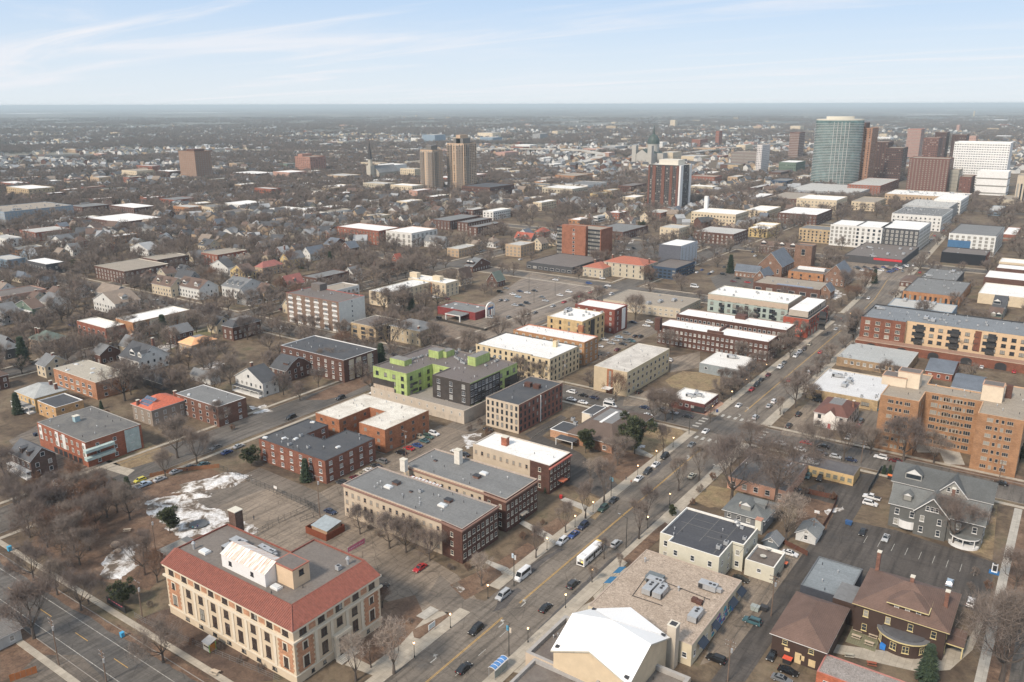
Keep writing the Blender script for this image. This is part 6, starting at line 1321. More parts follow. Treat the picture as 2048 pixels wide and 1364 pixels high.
B('long white-roofed brick and cream flats beside the snowy lawn',[(232,638),(268,645),(376,619),(340,609)],10.5,'orange','white',0,far=100,cap=CREAMF,short='white-roofed brick and cream flats',wf={'X':dict(w=2.0,h=1.8,fl=3,z0=1,n=12,mull=2,far=600)},extras=lambda I:[box_part(I['root'],I['org'],'cream_panel',I['x1']+.01,I['x1']+.04,I['y0']+(I['y1']-I['y0'])*f,I['y0']+(I['y1']-I['y0'])*(f+.17),.4,10,stucco(C_['cream'])) for f in(.04,.28,.53,.77)])
B('short red brick flats with white roof in front of the long brick and cream flats',[(152,642),(212,656.5),(249,648),(190,632)],8.5,'red','white',2,4.4,1.8,far=100,cap=CREAMF,short='short white-roofed brick flats')
bld('apartment_building','blue-grey modern apartments with long pale roof at the left edge','apartment building',[(-60,420),(33,424),(124,407),(60,400)],h=15,wall=stucco((0.26,0.31,0.36)),roofm=R_['tan'],win=dict(w=1.6,h=1.6,fl=4,z0=1,sp=4,fr=WHITE,far=100),short='blue-grey modern apartments',kinds=dict(ac=24,rtu=5),vents=10)
B('pale blue annex of the modern apartments',[(40,420),(52,423),(131,412),(110,407)],12,'blue','pale',3,4,far=100)
B('dark brick flats with maroon panels and grey roof',[(132,412),(168,414),(218,409),(190,403)],11,'brown','grey',3,4,far=100)
B('brick flats with bright white stepped roof and stacks',[(218,410),(243,413),(338,414),(290,402)][:3],11,'brown','white',3,4,far=100)
B('white-roofed brown block with orange stair tower',[(160,436),(245,444),(326,434),(262,426)],9,'brown','white',2,4,far=100)
B('white three-storey flats with flat roof',[(451,405),(480,409),(529,404),(500,400)],10,'white','white',3,4,far=100)
B('dark brick flats with white-roofed centre',[(40,460),(70,465),(141,457),(112,450)],9,'red','pale',3,4,far=100)
B('white stucco flats at the left edge',[(-20,473),(15,478),(42,474),(10,468)],8,'white','pale',2,4,far=100)
B('black-walled flats with white roof beside trees',[(50,521),(95,529),(128,522),(84,514)],9,'dark','white',2,4,far=100)
B('low grey flats with pale roof at the left edge',[(-20,515),(18,520),(50,514),(10,508)],7,'blue','pale',2,4,far=100)
B('long white low flats with pale roof west of the freeway',[(540,417),(575,420),(598,415),(565,412)],7,'white','white',2,4,far=100)
B('white low flats with white roof among the bare trees',[(600,417),(622,421),(645,417),(623,412)],7,'white','white',2,4,far=100)
B('white two-storey square block on the wooded rise',[(736,430),(765,432),(772,428),(745,425)],9,'cream','pale',2,4,far=100)
for(a,lab) in(([(872,438),(905,443),(945,430),(912,426)],'first long brown brick row house block on the hillside'),([(922,443),(938,446),(975,436),(958,433)],'second long brown brick row house block on the hillside'),([(945,452),(955,455),(1000,444),(985,440)],'third long brown brick row house block on the hillside')):B(lab,a,10,'brown','grey',3,4,far=100)
B('white roofed cream hospital-like block with tall white chimney',[(1391,421),(1470,430),(1492,422),(1415,413)],13,'cream','white',3,3.6,far=100,short='cream block with tall chimney',extras=lambda I:rbox(I,'chimney',1414,417,4,4,14,WHITE))
B('white-roofed cream flats near the right hillside',[(1501,418),(1534,423),(1555,414),(1520,408)],10,'cream','white',3,4,far=100)
# measured houses: label wall roof | near eave corner px | left, right columns | h kind rise
HS=[
('white','s','dark','black and white half-timbered house with steep dark roofs',277,722,238,338,6.5,'gx',6,dict(dormers=(('y',.55,4.5),('y',.92,3.2)),chimneys=((.55,.8,1.5),),short='half-timbered house')),
('white','p','dark','white gabled house with dark roof and columned porch',525,766,470,556,7,'gy',5.5,dict(porch=('y',3,2.5,S_['dark']),short='white gabled house',chimneys=((.3,.6,.5),))),
('brown','','dark','brown brick gambrel house with row of white dormers',572,742,541,621,6,'gambx',5,dict(dormers=(('X',.2,1.6),('X',.5,1.6),('X',.8,1.6)),short='brick gambrel house')),
('tan','s','tan','cream house with bright new orange plywood roof',383,691,357,433,7,'hip',2.6,dict(roofm_=plain((0.80,0.42,0.21),.7,.12),flat=.35,short='house with orange plywood roof')),
('brown','','dark','dark brick house with white flat deck and mansard',465,655,444,520,8,'hip',3,dict(flat=.55,short='dark brick mansard house')),
('white','p','grey','white double house with grey gambrel roof and many windows',479,577,443,531,8,'gx',5,dict(dormers=(('y',.2,1.6),('y',.5,1.6),('y',.8,1.6)),chimneys=((.15,.5,1),(.85,.5,1)),short='white grey-roofed double house')),
('cream','p','brown','large cream house with brown gables, left of a pair',341,573,303,372,8,'gx',5,dict(dormers=(('y',.3,4),('y',.75,3)),short='large cream gabled houses')),
('white','p','brown','large white house with brown gables, right of a pair',398,578,352,436,8,'gx',5,dict(dormers=(('y',.3,4),('y',.8,4)))),
('white','p','tan','white house with tan cross-gabled roof behind evergreen hedge',230,608,186,280,7.5,'gy',6,dict(short='tan cross-gabled house',dormers=(('X',.5,4),))),
('grey','p','tan','tan-roofed gabled house behind the white one',225,590,190,262,7,'gx',5,{}),
('green','p','brown','olive three-storey house with stacked front porches',64,617,30,89,8,'gy',4,dict(porch=('y',6,2.2,WHITE),short='olive house with stacked porches')),
('grey','p','grey','grey gabled house with porch at the left edge',8,628,-20,40,7,'gy',5,dict(porch=('y',3,2.4,S_['grey']))),
('white','p','grey','white house with grey roof behind large bare tree',96,605,78,140,7,'gx',4.5,{}),
('tan','s','green','tan stucco house with green-grey hipped roof and two chimneys',85,684,57,134,6,'hip',4,dict(chimneys=((.1,.3,1),(.3,.3,1)),short='green-roofed tan house')),
('dark','p','grey','dark house with low grey roof at the left edge',8,700,-25,42,5.5,'hip',3.5,{}),
('white','p','dark','white house with blue-grey porch and dark gables',455,535,420,474,7,'gy',5,dict(porch=('X',5,2.2,WHITE))),
('grey','p','dark','grey house with dark cross roof',378,558,350,402,7,'gx',5,{}),
('yellow','s','brown','yellow stucco house with brown gable',489,545,460,512,7,'gy',5,{}),
('yellow','p','grey','bright yellow house with grey roof and evergreen in front',577,519,560,610,7,'gy',5,dict(short='bright yellow house')),
('white','p','slate','white house with dark blue gabled roof',620,507,604,652,7,'gy',5,dict(short='blue-roofed white house')),
('brown','','slate','brick house with dark blue roof and white dormer',665,490,647,695,7,'gx',5,dict(dormers=(('y',.5,2),))),
('brown','','slate','brick and white house with twin dark gables',700,496,682,718,7,'gy',5,{}),
('brown','','pinkred','dark brick house with faded red roof and dormer',576,570,559,608,8,'gy',6,dict(short='faded red-roofed house',dormers=(('X',.5,2),))),
('tan','s','pinkred','tan house with pinkish red hipped roof',525,536,510,566,7,'hip',4,{}),
('cream','s','brown','cream house with steep brown roofs and half-timber gable',922,557,912,944,6,'gy',7,dict(short='cream steep-roofed house')),
('brown','','green','small brick church-like house with steep green roof',994,562,974,1010,5,'gy',6,dict(short='green steep-roofed house')),
('brown','','grey','long low house with white-edged triple gables',945,533,930,998,5,'gx',5,dict(dormers=(('y',.2,4),('y',.6,4)))),
('red','','red','maroon brick house with red roof and white gable',795,521,782,806,8,'gy',5,{}),
('white','p','grey','grey and white house with round dormers behind the modernist flats',885,485,848,898,6,'gx',5,dict(dormers=(('y',.3,1.6),('y',.6,1.6)))),
('grey','s','red','grey stone house with bright red tile roof',1062,478,1029,1074,6,'gx',5,dict(dormers=(('y',.2,2),('y',.6,2)),short='red-roofed stone house')),
('red','','red','red-roofed brick house beside the red-roofed stone house',1085,465,1070,1100,6,'hip',4,{}),
('cream','p','dark','cream house with dark roof and white-framed windows',415,492,396,442,7,'gx',5,dict(dormers=(('y',.3,3),),short='cream dark-roofed house')),
('white','p','pale','white house with pale gabled roof',296,500,260,320,6,'gy',5,dict(short='white pale-roofed house')),
('white','p','grey','grey-roofed white house among bare trees',145,500,128,164,6,'gy',5,{}),
('cream','s','slate','cream bungalow with blue-grey hipped roof',45,557,22,66,4,'hip',4,{}),
('blue','p','pale','pale blue house with grey gable roof',60,512,40,78,6,'gy',5,{}),
('tan','s','grey','tan house with grey roof near the white flats',660,455,640,680,6,'gx',5,{}),
('brown','','brown','brown house with sprawling hipped roof by the avenue bend',1830,565,1800,1850,4,'hip',2,{}),
('green','p','brown','olive green house with brown roof and dormer at the right edge',2000,640,1975,2046,7,'gx',5,dict(dormers=(('y',.4,3),('y',.8,3)),short='olive green house')),
('grey','p','dark','grey house with dark roof and white gable behind the olive house',2010,615,1985,2060,7,'gx',5,dict(dormers=(('y',.3,4),))),
('red','','slate','brick rambler with dark blue-grey roof behind the orange apartments',1905,748,1852,1926,4,'gx',3,dict(short='blue-grey roofed rambler')),
('red','','slate','second brick rambler with blue-grey ridge roof',1960,782,1904,1975,4,'gx',3,{}),
('brown','','grey','dark brick duplex with grey roof at far left',3,690,-30,30,6,'gx',4,{}),
('dark','p','dark','black garage with dark pitched roof behind the orange-roofed house',325,765,285,340,4,'gx',3,dict(win=dict(fl=0))),
('white','p','grey','white garage with weathered roof',420,758,380,440,3.2,'gx',2.4,dict(win=dict(fl=0))),
]
for(wc,wk,rc,lab,px,py,xl,xr,h,kd,rh,ex) in HS:
 ex=dict(ex);rm_=ex.pop('roofm_',S_[rc])
 hpx(lab,xl,px,xr,py,h,kd,rh,wm_(wc,wk),rm_,dmax=24,trim=WHITE if wc!='tan' else CREAMF,**{**dict(win=dict(far=200)),**ex})
 # low masonry walls, fences
 # ------------------------------------------------------------------ towers and the far city
def tower(name,label,cat,xl,xn,xr,yt,yb,wall,roofm=None,fl=20,n=8,nx=None,w=1.6,wh=1.5,dmax=45,wallX=None,fr=None,gl=None,short=None,par=.8,extras=None,cap=None,top=0.8,rail=False,z0=2.0,mull=1,wf=None,hmin=4):
 x1,y0=g(xn,yb);h=max(hmin,height_at(x1,y0,yt));x0,y1=ends(x1,y0,0,xl,xr) if xr>xn else(ends(x1,y0,0,xl,xn+1)[0],y0+dmax)
 y1=min(y1,y0+dmax)
 fh=(h-z0-top)/max(1,fl)
 a=dict(w=w,h=min(wh,fh*.7),fl=fl,z0=z0,fh=fh,n=n,far=5,fr=fr or wall,rail=rail,mull=mull,gl=gl or GLS);b=dict(a,n=nx or max(1,int(n*(y1-y0)/max(1,x1-x0))))
 return bld(name,label,cat,[(x0,y0),(x1,y0),(x1,y1),(x0,y1)],h=h,world=True,wall=wall,wallf={'X':wallX} if wallX else None,roofm=roofm or R_['tan'],par=par,cap=cap,wf=wf or({'y':a,'X':b} if fl else None),short=short,extras=extras)
def head(dx0,dx1,hh,m,nm='plant_room'):
 def f(I):L=I['x1']-I['x0'];D=I['y1']-I['y0'];box_part(I['root'],I['org'],nm,I['x0']+L*dx0,I['x0']+L*dx1,I['y0']+D*.2,I['y0']+D*.8,I['top'],I['h']+hh,m)
 return f
TB=stucco((0.50,0.36,0.25));TG=plain((0.16,0.15,0.14),.6)
def balcs(I,n,fl,f0,f1,m=DKF):
 """continuous balcony bands on the front"""
 x0,x1,y0,h=I['x0'],I['x1'],I['y0'],I['h'];L=x1-x0;b=MB();b.o=I['org']
 for k in range(fl):
  z=3+(h-5)*k/fl
  for(a,c) in f0:b.box(x0+L*a,x0+L*c,y0-1.5,y0-.02,z,z+1.2,m)
  for(a,c) in f1:b.box(x1+.02,x1+1.5,I['y0']+(I['y1']-I['y0'])*a,I['y0']+(I['y1']-I['y0'])*c,z,z+1.2,m)
 b.build('balcony',I['root'],kind='stuff')
tower('apartment_tower','taller of the twin tan concrete towers with dark balcony strips','tower',896,929,954,287,386,TB,fl=28,n=6,nx=7,w=2.2,fr=TB,short='twin tan towers',extras=lambda I:(head(.25,.8,7,TG)(I),head(.4,.65,12,TB)(I),balcs(I,0,28,((0,.3),(.55,.95)),((.1,.4),),plain((0.30,0.25,0.21)))))
tower('apartment_tower','shorter of the twin tan concrete towers with dark balcony strips','tower',843,867,887,300,388,TB,fl=24,n=5,nx=6,w=2.2,extras=lambda I:(head(.3,.75,6,TG)(I),balcs(I,0,24,((0,.3),(.6,1)),((.1,.5),),plain((0.30,0.25,0.21)))))
def stripes(I):
 x0,x1,y0,y1,h=I['x0'],I['x1'],I['y0'],I['y1'],I['h'];L=x1-x0;rb=brick((0.18,0.08,0.058),.1)
 for a,c in((0,.05),(.14,.24),(.42,.52),(.68,.76),(.88,.95)):box_part(I['root'],I['org'],'brick_pier',x0+L*a,x0+L*c,y0-.8,y0-.02,0,h-1,rb)
 box_part(I['root'],I['org'],'white_pier',x1-1.5,x1+.8,y0-1,y0+7,0,h,WHITE);box_part(I['root'],I['org'],'white_pier',x1+.02,x1+.9,y1-6,y1,0,h,WHITE);head(.25,.85,6,CREAMF)(I)
tower('apartment_tower','slab tower of dark glass with red brick piers and white end','tower',1294,1357,1378,331,421,plain((0.05,0.05,0.05)),roofm=R_['dirty'],fl=22,n=18,nx=8,w=1.8,fr=plain((0.25,0.2,0.17)),cap=CREAMF,short='red-piered slab tower',extras=stripes)
tower('apartment_tower','plain brown brick tower at left with rooftop trees','tower',363,395,427,303,364,brick((0.30,0.185,0.13),.1),fl=14,n=9,nx=7,w=1.3,short='brown brick tower',fr=plain((0.4,0.3,0.22)),extras=head(.3,.8,3,wm_('brown')))
tower('apartment_block','pinkish brick high-rise block with stepped roofline','tower',592,622,653,314,350,brick((0.38,0.20,0.15),.1),fl=9,n=8,nx=6,w=1.8,short='pinkish brick block',extras=head(0,.3,4,brick((0.38,0.20,0.15),.1)))
# round glass tower
def round_tower():
 cx,cy=g(1667,372);D=dist(cx,cy);r=47*D/FPX*.90;pts=[(cx+r*cos(2*pi*k/40),cy+.62*r*sin(2*pi*k/40)) for k in range(40)]
 a=radians(55);pts=[(cx+(p[0]-cx)*cos(AZ)-(p[1]-cy)*sin(AZ),cy+(p[0]-cx)*sin(AZ)+(p[1]-cy)*cos(AZ)) for p in pts]
 n=min(pts,key=lambda p:hypot(*p));h=height_at(n[0],n[1],241)
 I=bld('glass_tower','rounded blue-green glass tower with white balcony bands and cream crown','tower',pts,h=h,world=True,free_shape=True,wall=plain((0.12,0.19,0.19),.12,.5,.12),roofm=R_['tan'],par=1,cap=CREAMF,short='round glass tower')
 root,org=I['root'],I['org'];b=MB();b.o=org;o1=inset(I['pts'],-.6);wm=plain((0.50,0.50,0.47),.5)
 for f in range(38):
  z=6+(h-9)*f/38
  for k in range(40):
   p,q=o1[k],o1[(k+1)%40]
   b.face([(*p,z),(*q,z),(*q,z+.6),(*p,z+.6)],wm);b.face([(*I['pts'][k],z+.6),(*p,z+.6),(*q,z+.6),(*I['pts'][(k+1)%40],z+.6)][::-1],wm)
 b.build('balcony_band',root,kind='stuff')
 o3=inset(I['pts'],-.9);b=MB();b.o=org
 for k in range(40):
  p=o3[k]
  if proj(p[0],p[1])[0]>1655 and proj(p[0],p[1])[0]<1692 and hypot(*p)<hypot(cx,cy):
   b.tube((p[0],p[1],0),(p[0],p[1],h-2),.45,.45,4,plain((.5,.5,.48)))
 b.build('white_pier',root)
 o2=inset(I['pts'],.4);b=MB();b.o=org;b.prism(o2,h,h+2,CREAMF,CREAMF,True);b.build('crown',root)
 b=MB();b.o=org;b.prism(inset(I['pts'],r*.4),h+2,h+6,CREAMF);b.build('plant_room',root)
round_tower()
DKB=brick((0.10,0.055,0.045),.1);RDB=brick((0.17,0.078,0.06),.1)
tower('apartment_tower','tan brick tower peeking out right of the glass tower','tower',1700,1732,1752,256,372,brick((0.36,0.20,0.13),.1),fl=30,n=4,nx=6,w=2,extras=head(0,.5,8,DKB))
tower('apartment_tower','red-brown tower with white balcony bands left of the glass tower','tower',1575,1594,1612,265,322,RDB,fl=16,n=7,w=2.4,fr=plain((0.5,0.42,0.38)))
tower('apartment_tower','slender white tower with checkered dark windows','tower',1510,1520,1547,290,352,stucco((0.66,0.62,0.60)),fl=16,n=3,nx=9,w=1.6,short='white checkered tower')
tower('apartment_tower','dark brown stepped tower behind the red tile range','tower',1736,1768,1782,284,360,DKB,fl=18,n=6,w=2,fr=DKB)
tower('apartment_tower','dark brown slab right of the stepped tower','tower',1764,1798,1812,296,364,DKB,fl=14,n=8,w=2,fr=DKB)
tower('apartment_tower','pink-brown tower with balcony bands beyond the dark towers','tower',1808,1835,1860,258,320,brick((0.40,0.20,0.16),.1),fl=20,n=8,w=3,fr=plain((0.55,0.38,0.33)))
tower('apartment_tower','dark maroon tower behind the red slab','tower',1862,1885,1898,265,330,DKB,fl=20,n=6,w=2)
tower('apartment_tower','dark wide tower behind the white hotel','tower',1896,1925,1934,270,330,DKB,fl=18,n=6,w=2)
tower('apartment_tower','red brick slab with vertical window strips','tower',1811,1890,1903,318,387,RDB,fl=16,n=12,w=1.8,short='red brick slab tower')
tower('apartment_tower','brown brick tower filling the gap before the white hotel','tower',1838,1868,1882,276,350,brick((0.19,0.095,0.075),.1),fl=16,n=7,w=2)
tower('hotel_tower','big white concrete hotel with grid of small windows','hotel',1896,2006,2044,286,385,stucco((0.76,0.75,0.73)),roofm=WHTC,fl=20,n=22,nx=1,w=2.0,wh=1.4,short='white hotel',gl=plain((0.10,0.10,0.11)))
tower('hotel_wing','lower white curved-looking wing in front of the hotel','hotel',1948,2010,2030,344,392,stucco((0.76,0.75,0.73)),roofm=WHTC,fl=3,n=9,w=5,wh=1.8,dmax=40)
tower('apartment_tower','rounded brown brick stair drum before the hotel','tower',1915,1938,1953,354,390,RDB,fl=6,n=3,w=1)
tower('office_tower','tan office tower with dark vertical slots at the right edge','tower',2027,2062,2080,352,407,stucco((0.52,0.44,0.34)),fl=1,n=5,w=2,wh=30)
tower('parking_garage','striped concrete garage with green glass slots','garage',1893,1912,1925,340,385,plain((0.35,0.33,0.28)),fl=6,n=3,w=5)
tower('office_block','brown concrete parking block with long horizontal openings','office',1461,1512,1524,305,332,plain((0.22,0.18,0.16)),fl=4,n=2,w=26,wh=2,dmax=40)
# basilica
def basilica():
 x,y=g(1283,330);ST_=stucco((0.42,0.40,0.36));CU=plain((0.05,0.075,0.065),.6);root=empty('basilica',(x,y,0),'white stone basilica with dark green dome and spire','basilica');org=(x,y,0);LAND.append((x,y,'basilica'));occ(x-30,x+40,y-10,y+80)
 k=dist(x,y)/FPX
 box_part(root,org,'nave',x-14,x+14,y,y+75,0,24,ST_)
 b=MB();b.o=org
 for s in(-1,1):b.face([(x+s*15,y,24),(x+s*15,y+75,24),(x,y+75,34),(x,y,34)],CU)
 b.face([(x-14,y,24),(x+14,y,24),(x,y,33.5)],ST_);b.build('nave_roof',root)
 for s in(-1,1):
  box_part(root,org,'front_tower',x+s*19-5,x+s*19+5,y-2,y+9,0,42,ST_,None,ST_)
 box_part(root,org,'transept',x-30,x+30,y+45,y+68,0,24,ST_,CU)
 cy=y+56
 def ring(r,z,n=16):return[(x+r*cos(2*pi*q/n),cy+r*sin(2*pi*q/n),z) for q in range(n)]
 b=MB();b.o=org
 prof=[(13,24),(13,44),(14,44),(13,52),(10,59),(6,63),(3,65)];m=[ST_,ST_,CU,CU,CU,CU]
 for(r0,z0),(r1,z1),mm in zip(prof,prof[1:],m):
  A,Bq=ring(r0,z0),ring(r1,z1)
  for q in range(16):b.face([A[q],A[(q+1)%16],Bq[(q+1)%16],Bq[q]],mm)
 b.build('dome',root);b=MB();b.o=org;b.tube((x,cy,65),(x,cy,71),2.6,2.2,8,CU);b.tube((x,cy,71),(x,cy,84),2.2,.2,8,CU);b.build('lantern',root)
 wb=MB();wb.o=org;wall_windows(root,wb,org,(x-14,y),(x+14,y),(0,-1),0,24,dict(w=3,h=9,fl=1,z0=3,n=3,far=5));wall_windows(root,wb,org,(x+14,y),(x+14,y+75),(1,0),0,24,dict(w=3,h=9,fl=1,z0=8,n=8,far=5));wb.build('window',root,kind='stuff')
basilica()
def spired():
 x,y=g(742,362);ST_=stucco((0.46,0.42,0.35));root=empty('spired_church',(x,y,0),'grey stone church with tall dark needle spire','church');org=(x,y,0);LAND.append((x,y,'needle-spired church'));occ(x-15,x+15,y-5,y+60)
 box_part(root,org,'tower',x-5,x+5,y-5,y+5,0,27,ST_);b=MB();b.o=org;b.tube((x,y,27),(x,y,38),4,3.4,8,ST_);b.tube((x,y,38),(x,y,height_at(x,y,281)),4.2,.15,8,plain((0.05,0.045,0.045)));b.build('spire',root)
 b=MB();b.o=org
 for s in(-1,1):b.face([(x+s*14,y+8,14),(x+s*14,y+60,14),(x,y+60,26),(x,y+8,26)],S_['grey'])
 b.face([(x-14,y+8,14),(x+14,y+8,14),(x,y+8,26)],ST_);b.box(x-13,x+13,y+8,y+60,0,14,ST_);b.build('nave',root)
spired()
# far buildings: left, near and right columns, roof row and base row of the near corner
FB=[
(757,790,814,330,355,'white','white',0,'windowless white storage block'),(801,830,843,338,363,'cream','pale',5,'cream office beside the twin towers'),(653,690,722,352,366,'tan','pale',2,'tan low institution near the needle spire'),
(727,770,792,368,388,'stone','pale',4,'tan balcony apartments with white trim'),(782,825,847,372,395,'cream','white',4,'cream balcony apartments below the twin towers'),(547,580,615,345,362,'pink','white',3,'brick school with white roof left of the spire'),
(463,510,552,348,360,'brown','dirty',3,'long dark brick flats by the freeway ramp'),(924,980,1064,375,400,'brown','black',4,'dark gabled brick apartments right of the twin towers'),(312,340,366,343,358,'brown','white',3,'dark flats left of the brown brick tower'),
(245,275,310,342,358,'cream','tan',3,'curved white terrace with many gables'),(182,200,225,355,372,'tan','pale',3,'tan flats near the parked lot'),(130,142,165,358,373,'pink','pale',2,'pinkish low flats'),
(92,108,126,362,373,'white','white',2,'white flats left of centre'),(16,60,112,378,400,'buff','white',4,'buff brick flats with white roof at left'),(0,30,62,367,382,'red','white',2,'red brick low block at far left'),
(320,350,395,400,415,'red','grey',3,'red brick gabled flats'),(348,380,410,415,432,'orange','pale',2,'orange brick garage flats'),(398,430,465,415,432,'cream','grey',2,'cream gabled terrace'),(443,470,510,425,440,'cream','brown',2,'cream houses in a row'),
(1028,1110,1130,372,385,'cream','grey',2,'long cream block with grey roof'),(1130,1175,1222,370,385,'white','grey',2,'white flats with flat grey roof'),(1236,1262,1292,372,392,'brown','brown',4,'dark brown flats left of the slab tower'),
(1110,1150,1215,352,368,'orange','tan',4,'orange brick stepped flats'),(1065,1090,1120,358,368,'pink','tan',3,'pinkish range of gabled flats'),(1180,1198,1218,388,404,'yellow','grey',2,'octagonal yellow house with green roof'),
(1085,1100,1125,375,394,'white','pale',2,'white mansion with many dormers'),(1245,1270,1290,395,412,'cream','white',2,'cream flats at the slab tower foot'),(1186,1195,1210,433,446,'white','pale',2,'white square house on the slope'),
(1495,1510,1560,376,392,'brown','pale',2,'brown flats with pale roof on the park edge'),(1490,1520,1560,395,408,'brown','dirty',2,'low brown block with dirty white roof'),(1490,1500,1550,365,377,'tan','pale',2,'tan low block with pale roof'),
(1556,1590,1616,325,352,'green','white',4,'teal glazed flats below the red tower'),(1536,1560,1600,345,360,'brown','brown',3,'brown block under the teal flats'),(1540,1572,1590,362,378,'navy','grey',4,'dark blue flats left of the glass tower'),
(1472,1490,1512,290,302,'cream','pale',2,'cream warehouse by the viaduct'),(1383,1400,1425,279,293,'red','tan',4,'red brick block near the horizon right'),(1430,1437,1443,262,290,'red','tan',5,'slim red brick tower near the horizon'),
(1340,1350,1355,240,252,'cream','pale',8,'pale tower alone on the horizon'),(1065,1080,1095,268,282,'grey','pale',5,'grey office beyond the freeway'),(1104,1115,1130,262,272,'cream','pale',4,'cream office beyond the freeway'),
(845,870,893,270,285,'blue','pale',5,'glassy office beyond the freeway'),(955,985,1015,266,276,'cream','pale',3,'long cream office beyond the freeway'),(960,985,1010,275,283,'blue','pale',3,'low blue glass office'),
(1030,1060,1075,290,300,'white','white',2,'long white shed beside the freeway'),(1147,1152,1162,293,300,'white','white',0,'small bright white warehouse'),(990,1010,1060,305,318,'pink','pinkflat',3,'long pink-roofed range'),
(1203,1230,1265,293,303,'grey','pale',2,'long grey shed by the basilica'),(1320,1345,1362,305,325,'cream','pale',2,'cream school right of the basilica'),(1360,1400,1445,313,322,'cream','pale',1,'long low cream transit building'),
(1580,1600,1622,252,262,'cream','pale',2,'low cream sheds near the horizon'),(1946,1948,1953,222,234,'cream','pale',6,'thin pale tower on the right horizon'),(1912,1918,1922,250,262,'pink','pale',4,'thin pinkish tower behind the dark towers'),
(1990,2020,2060,272,280,'grey','white',1,'long white arena roof at the right edge'),(1748,1780,1810,275,283,'white','white',0,'long white industrial roof behind the towers'),(1936,1950,1975,272,290,'pink','tan',3,'pinkish blocks behind the hotel'),
(2003,2030,2070,470,482,'red','white',1,'low red building with white roof at the right edge'),(1995,2030,2060,400,412,'stone','tan',1,'pale ramped garage at the right edge'),(1975,2000,2040,422,432,'blue','pale',1,'low blue-grey store by the far avenue'),
(1505,1545,1560,452,470,'yellow','white',3,'yellow brick flats beside the dark trees'),(560,575,600,238+90,340,'green','grey',2,'small green-roofed house group'),(1440,1470,1500,330,340,'brown','grey',1,'low brown hall on the park edge')]
R_['pinkflat']=flatroof((0.42,0.22,0.19),(0.3,0.2,0.17),.4)
for(xl,xn,xr,yt,yb,wc,rc,fl,lab) in FB:
 if len(lab.split())<4:lab+=' seen through thin haze'
 tower('distant_building',lab,'building',xl,xn,xr,yt,yb,wm_(wc),roofm=R_[rc],fl=fl,n=max(3,int((xn-xl)/4)),w=1.8,par=.4,dmax=60,top=.6,z0=1,short=None)
 # freeway viaduct sweeping round in the distance
def viaduct(name,px,w,z):
 P=[g(a,b,z) for a,b in px];b=MB();c=plain((0.46,0.43,0.38),.8)
 for i in range(len(P)-1):
  a,q=Vector(P[i]),Vector(P[i+1]);d=(q-a).normalized();n=Vector((-d.y,d.x))*w/2
  for s in(0,):b.face([(a.x-n.x,a.y-n.y,z),(q.x-n.x,q.y-n.y,z),(q.x+n.x,q.y+n.y,z),(a.x+n.x,a.y+n.y,z)],c)
  b.face([(a.x-n.x,a.y-n.y,z-1.6),(q.x-n.x,q.y-n.y,z-1.6),(q.x-n.x,q.y-n.y,z+1),(a.x-n.x,a.y-n.y,z+1)],c);b.face([(a.x+n.x,a.y+n.y,z-1.6),(q.x+n.x,q.y+n.y,z-1.6),(q.x+n.x,q.y+n.y,z+1),(a.x+n.x,a.y+n.y,z+1)],c)
  b.box(a.x-1.5,a.x+1.5,a.y-1.5,a.y+1.5,0,z-1.6,c)
 return b.build(name,kind='structure')
viaduct('freeway_viaduct',[(480,300),(700,302),(850,299),(1000,297),(1110,298),(1170,301),(1200,307),(1200,313),(1180,320),(1150,327)],26,9)
viaduct('freeway_viaduct',[(440,364),(500,362),(560,366),(610,374),(640,384)],14,7)
viaduct('freeway_viaduct',[(1320,312),(1420,300),(1520,290),(1600,284)],18,10);viaduct('freeway_viaduct',[(1700,262),(1800,255),(1900,243),(2000,236)],20,6)
viaduct('freeway_viaduct',[(1020,345),(1100,338),(1180,322),(1260,316),(1400,318)],30,1.2)
sheet('freeway',[g(560,378),g(640,372),g(700,385),g(720,398),g(640,400),g(600,392)],.03,ST)
# pale far fields, lots and water lines
rf=random.Random(21)
for k in range(90):
 px,py=rf.uniform(0,2048),216+80*rf.random()**1.3;x,y=g(px,py);s=dist(x,y)*.012;a,b=s*rf.uniform(.5,3),s*rf.uniform(.6,2.2)
 rect('far_lot',x-a,x+a,y-b,y+b,.02,plain(rf.choice([(0.45,0.43,0.40),(0.34,0.31,0.25),(0.6,0.6,0.6),(0.30,0.26,0.2)]),.9))
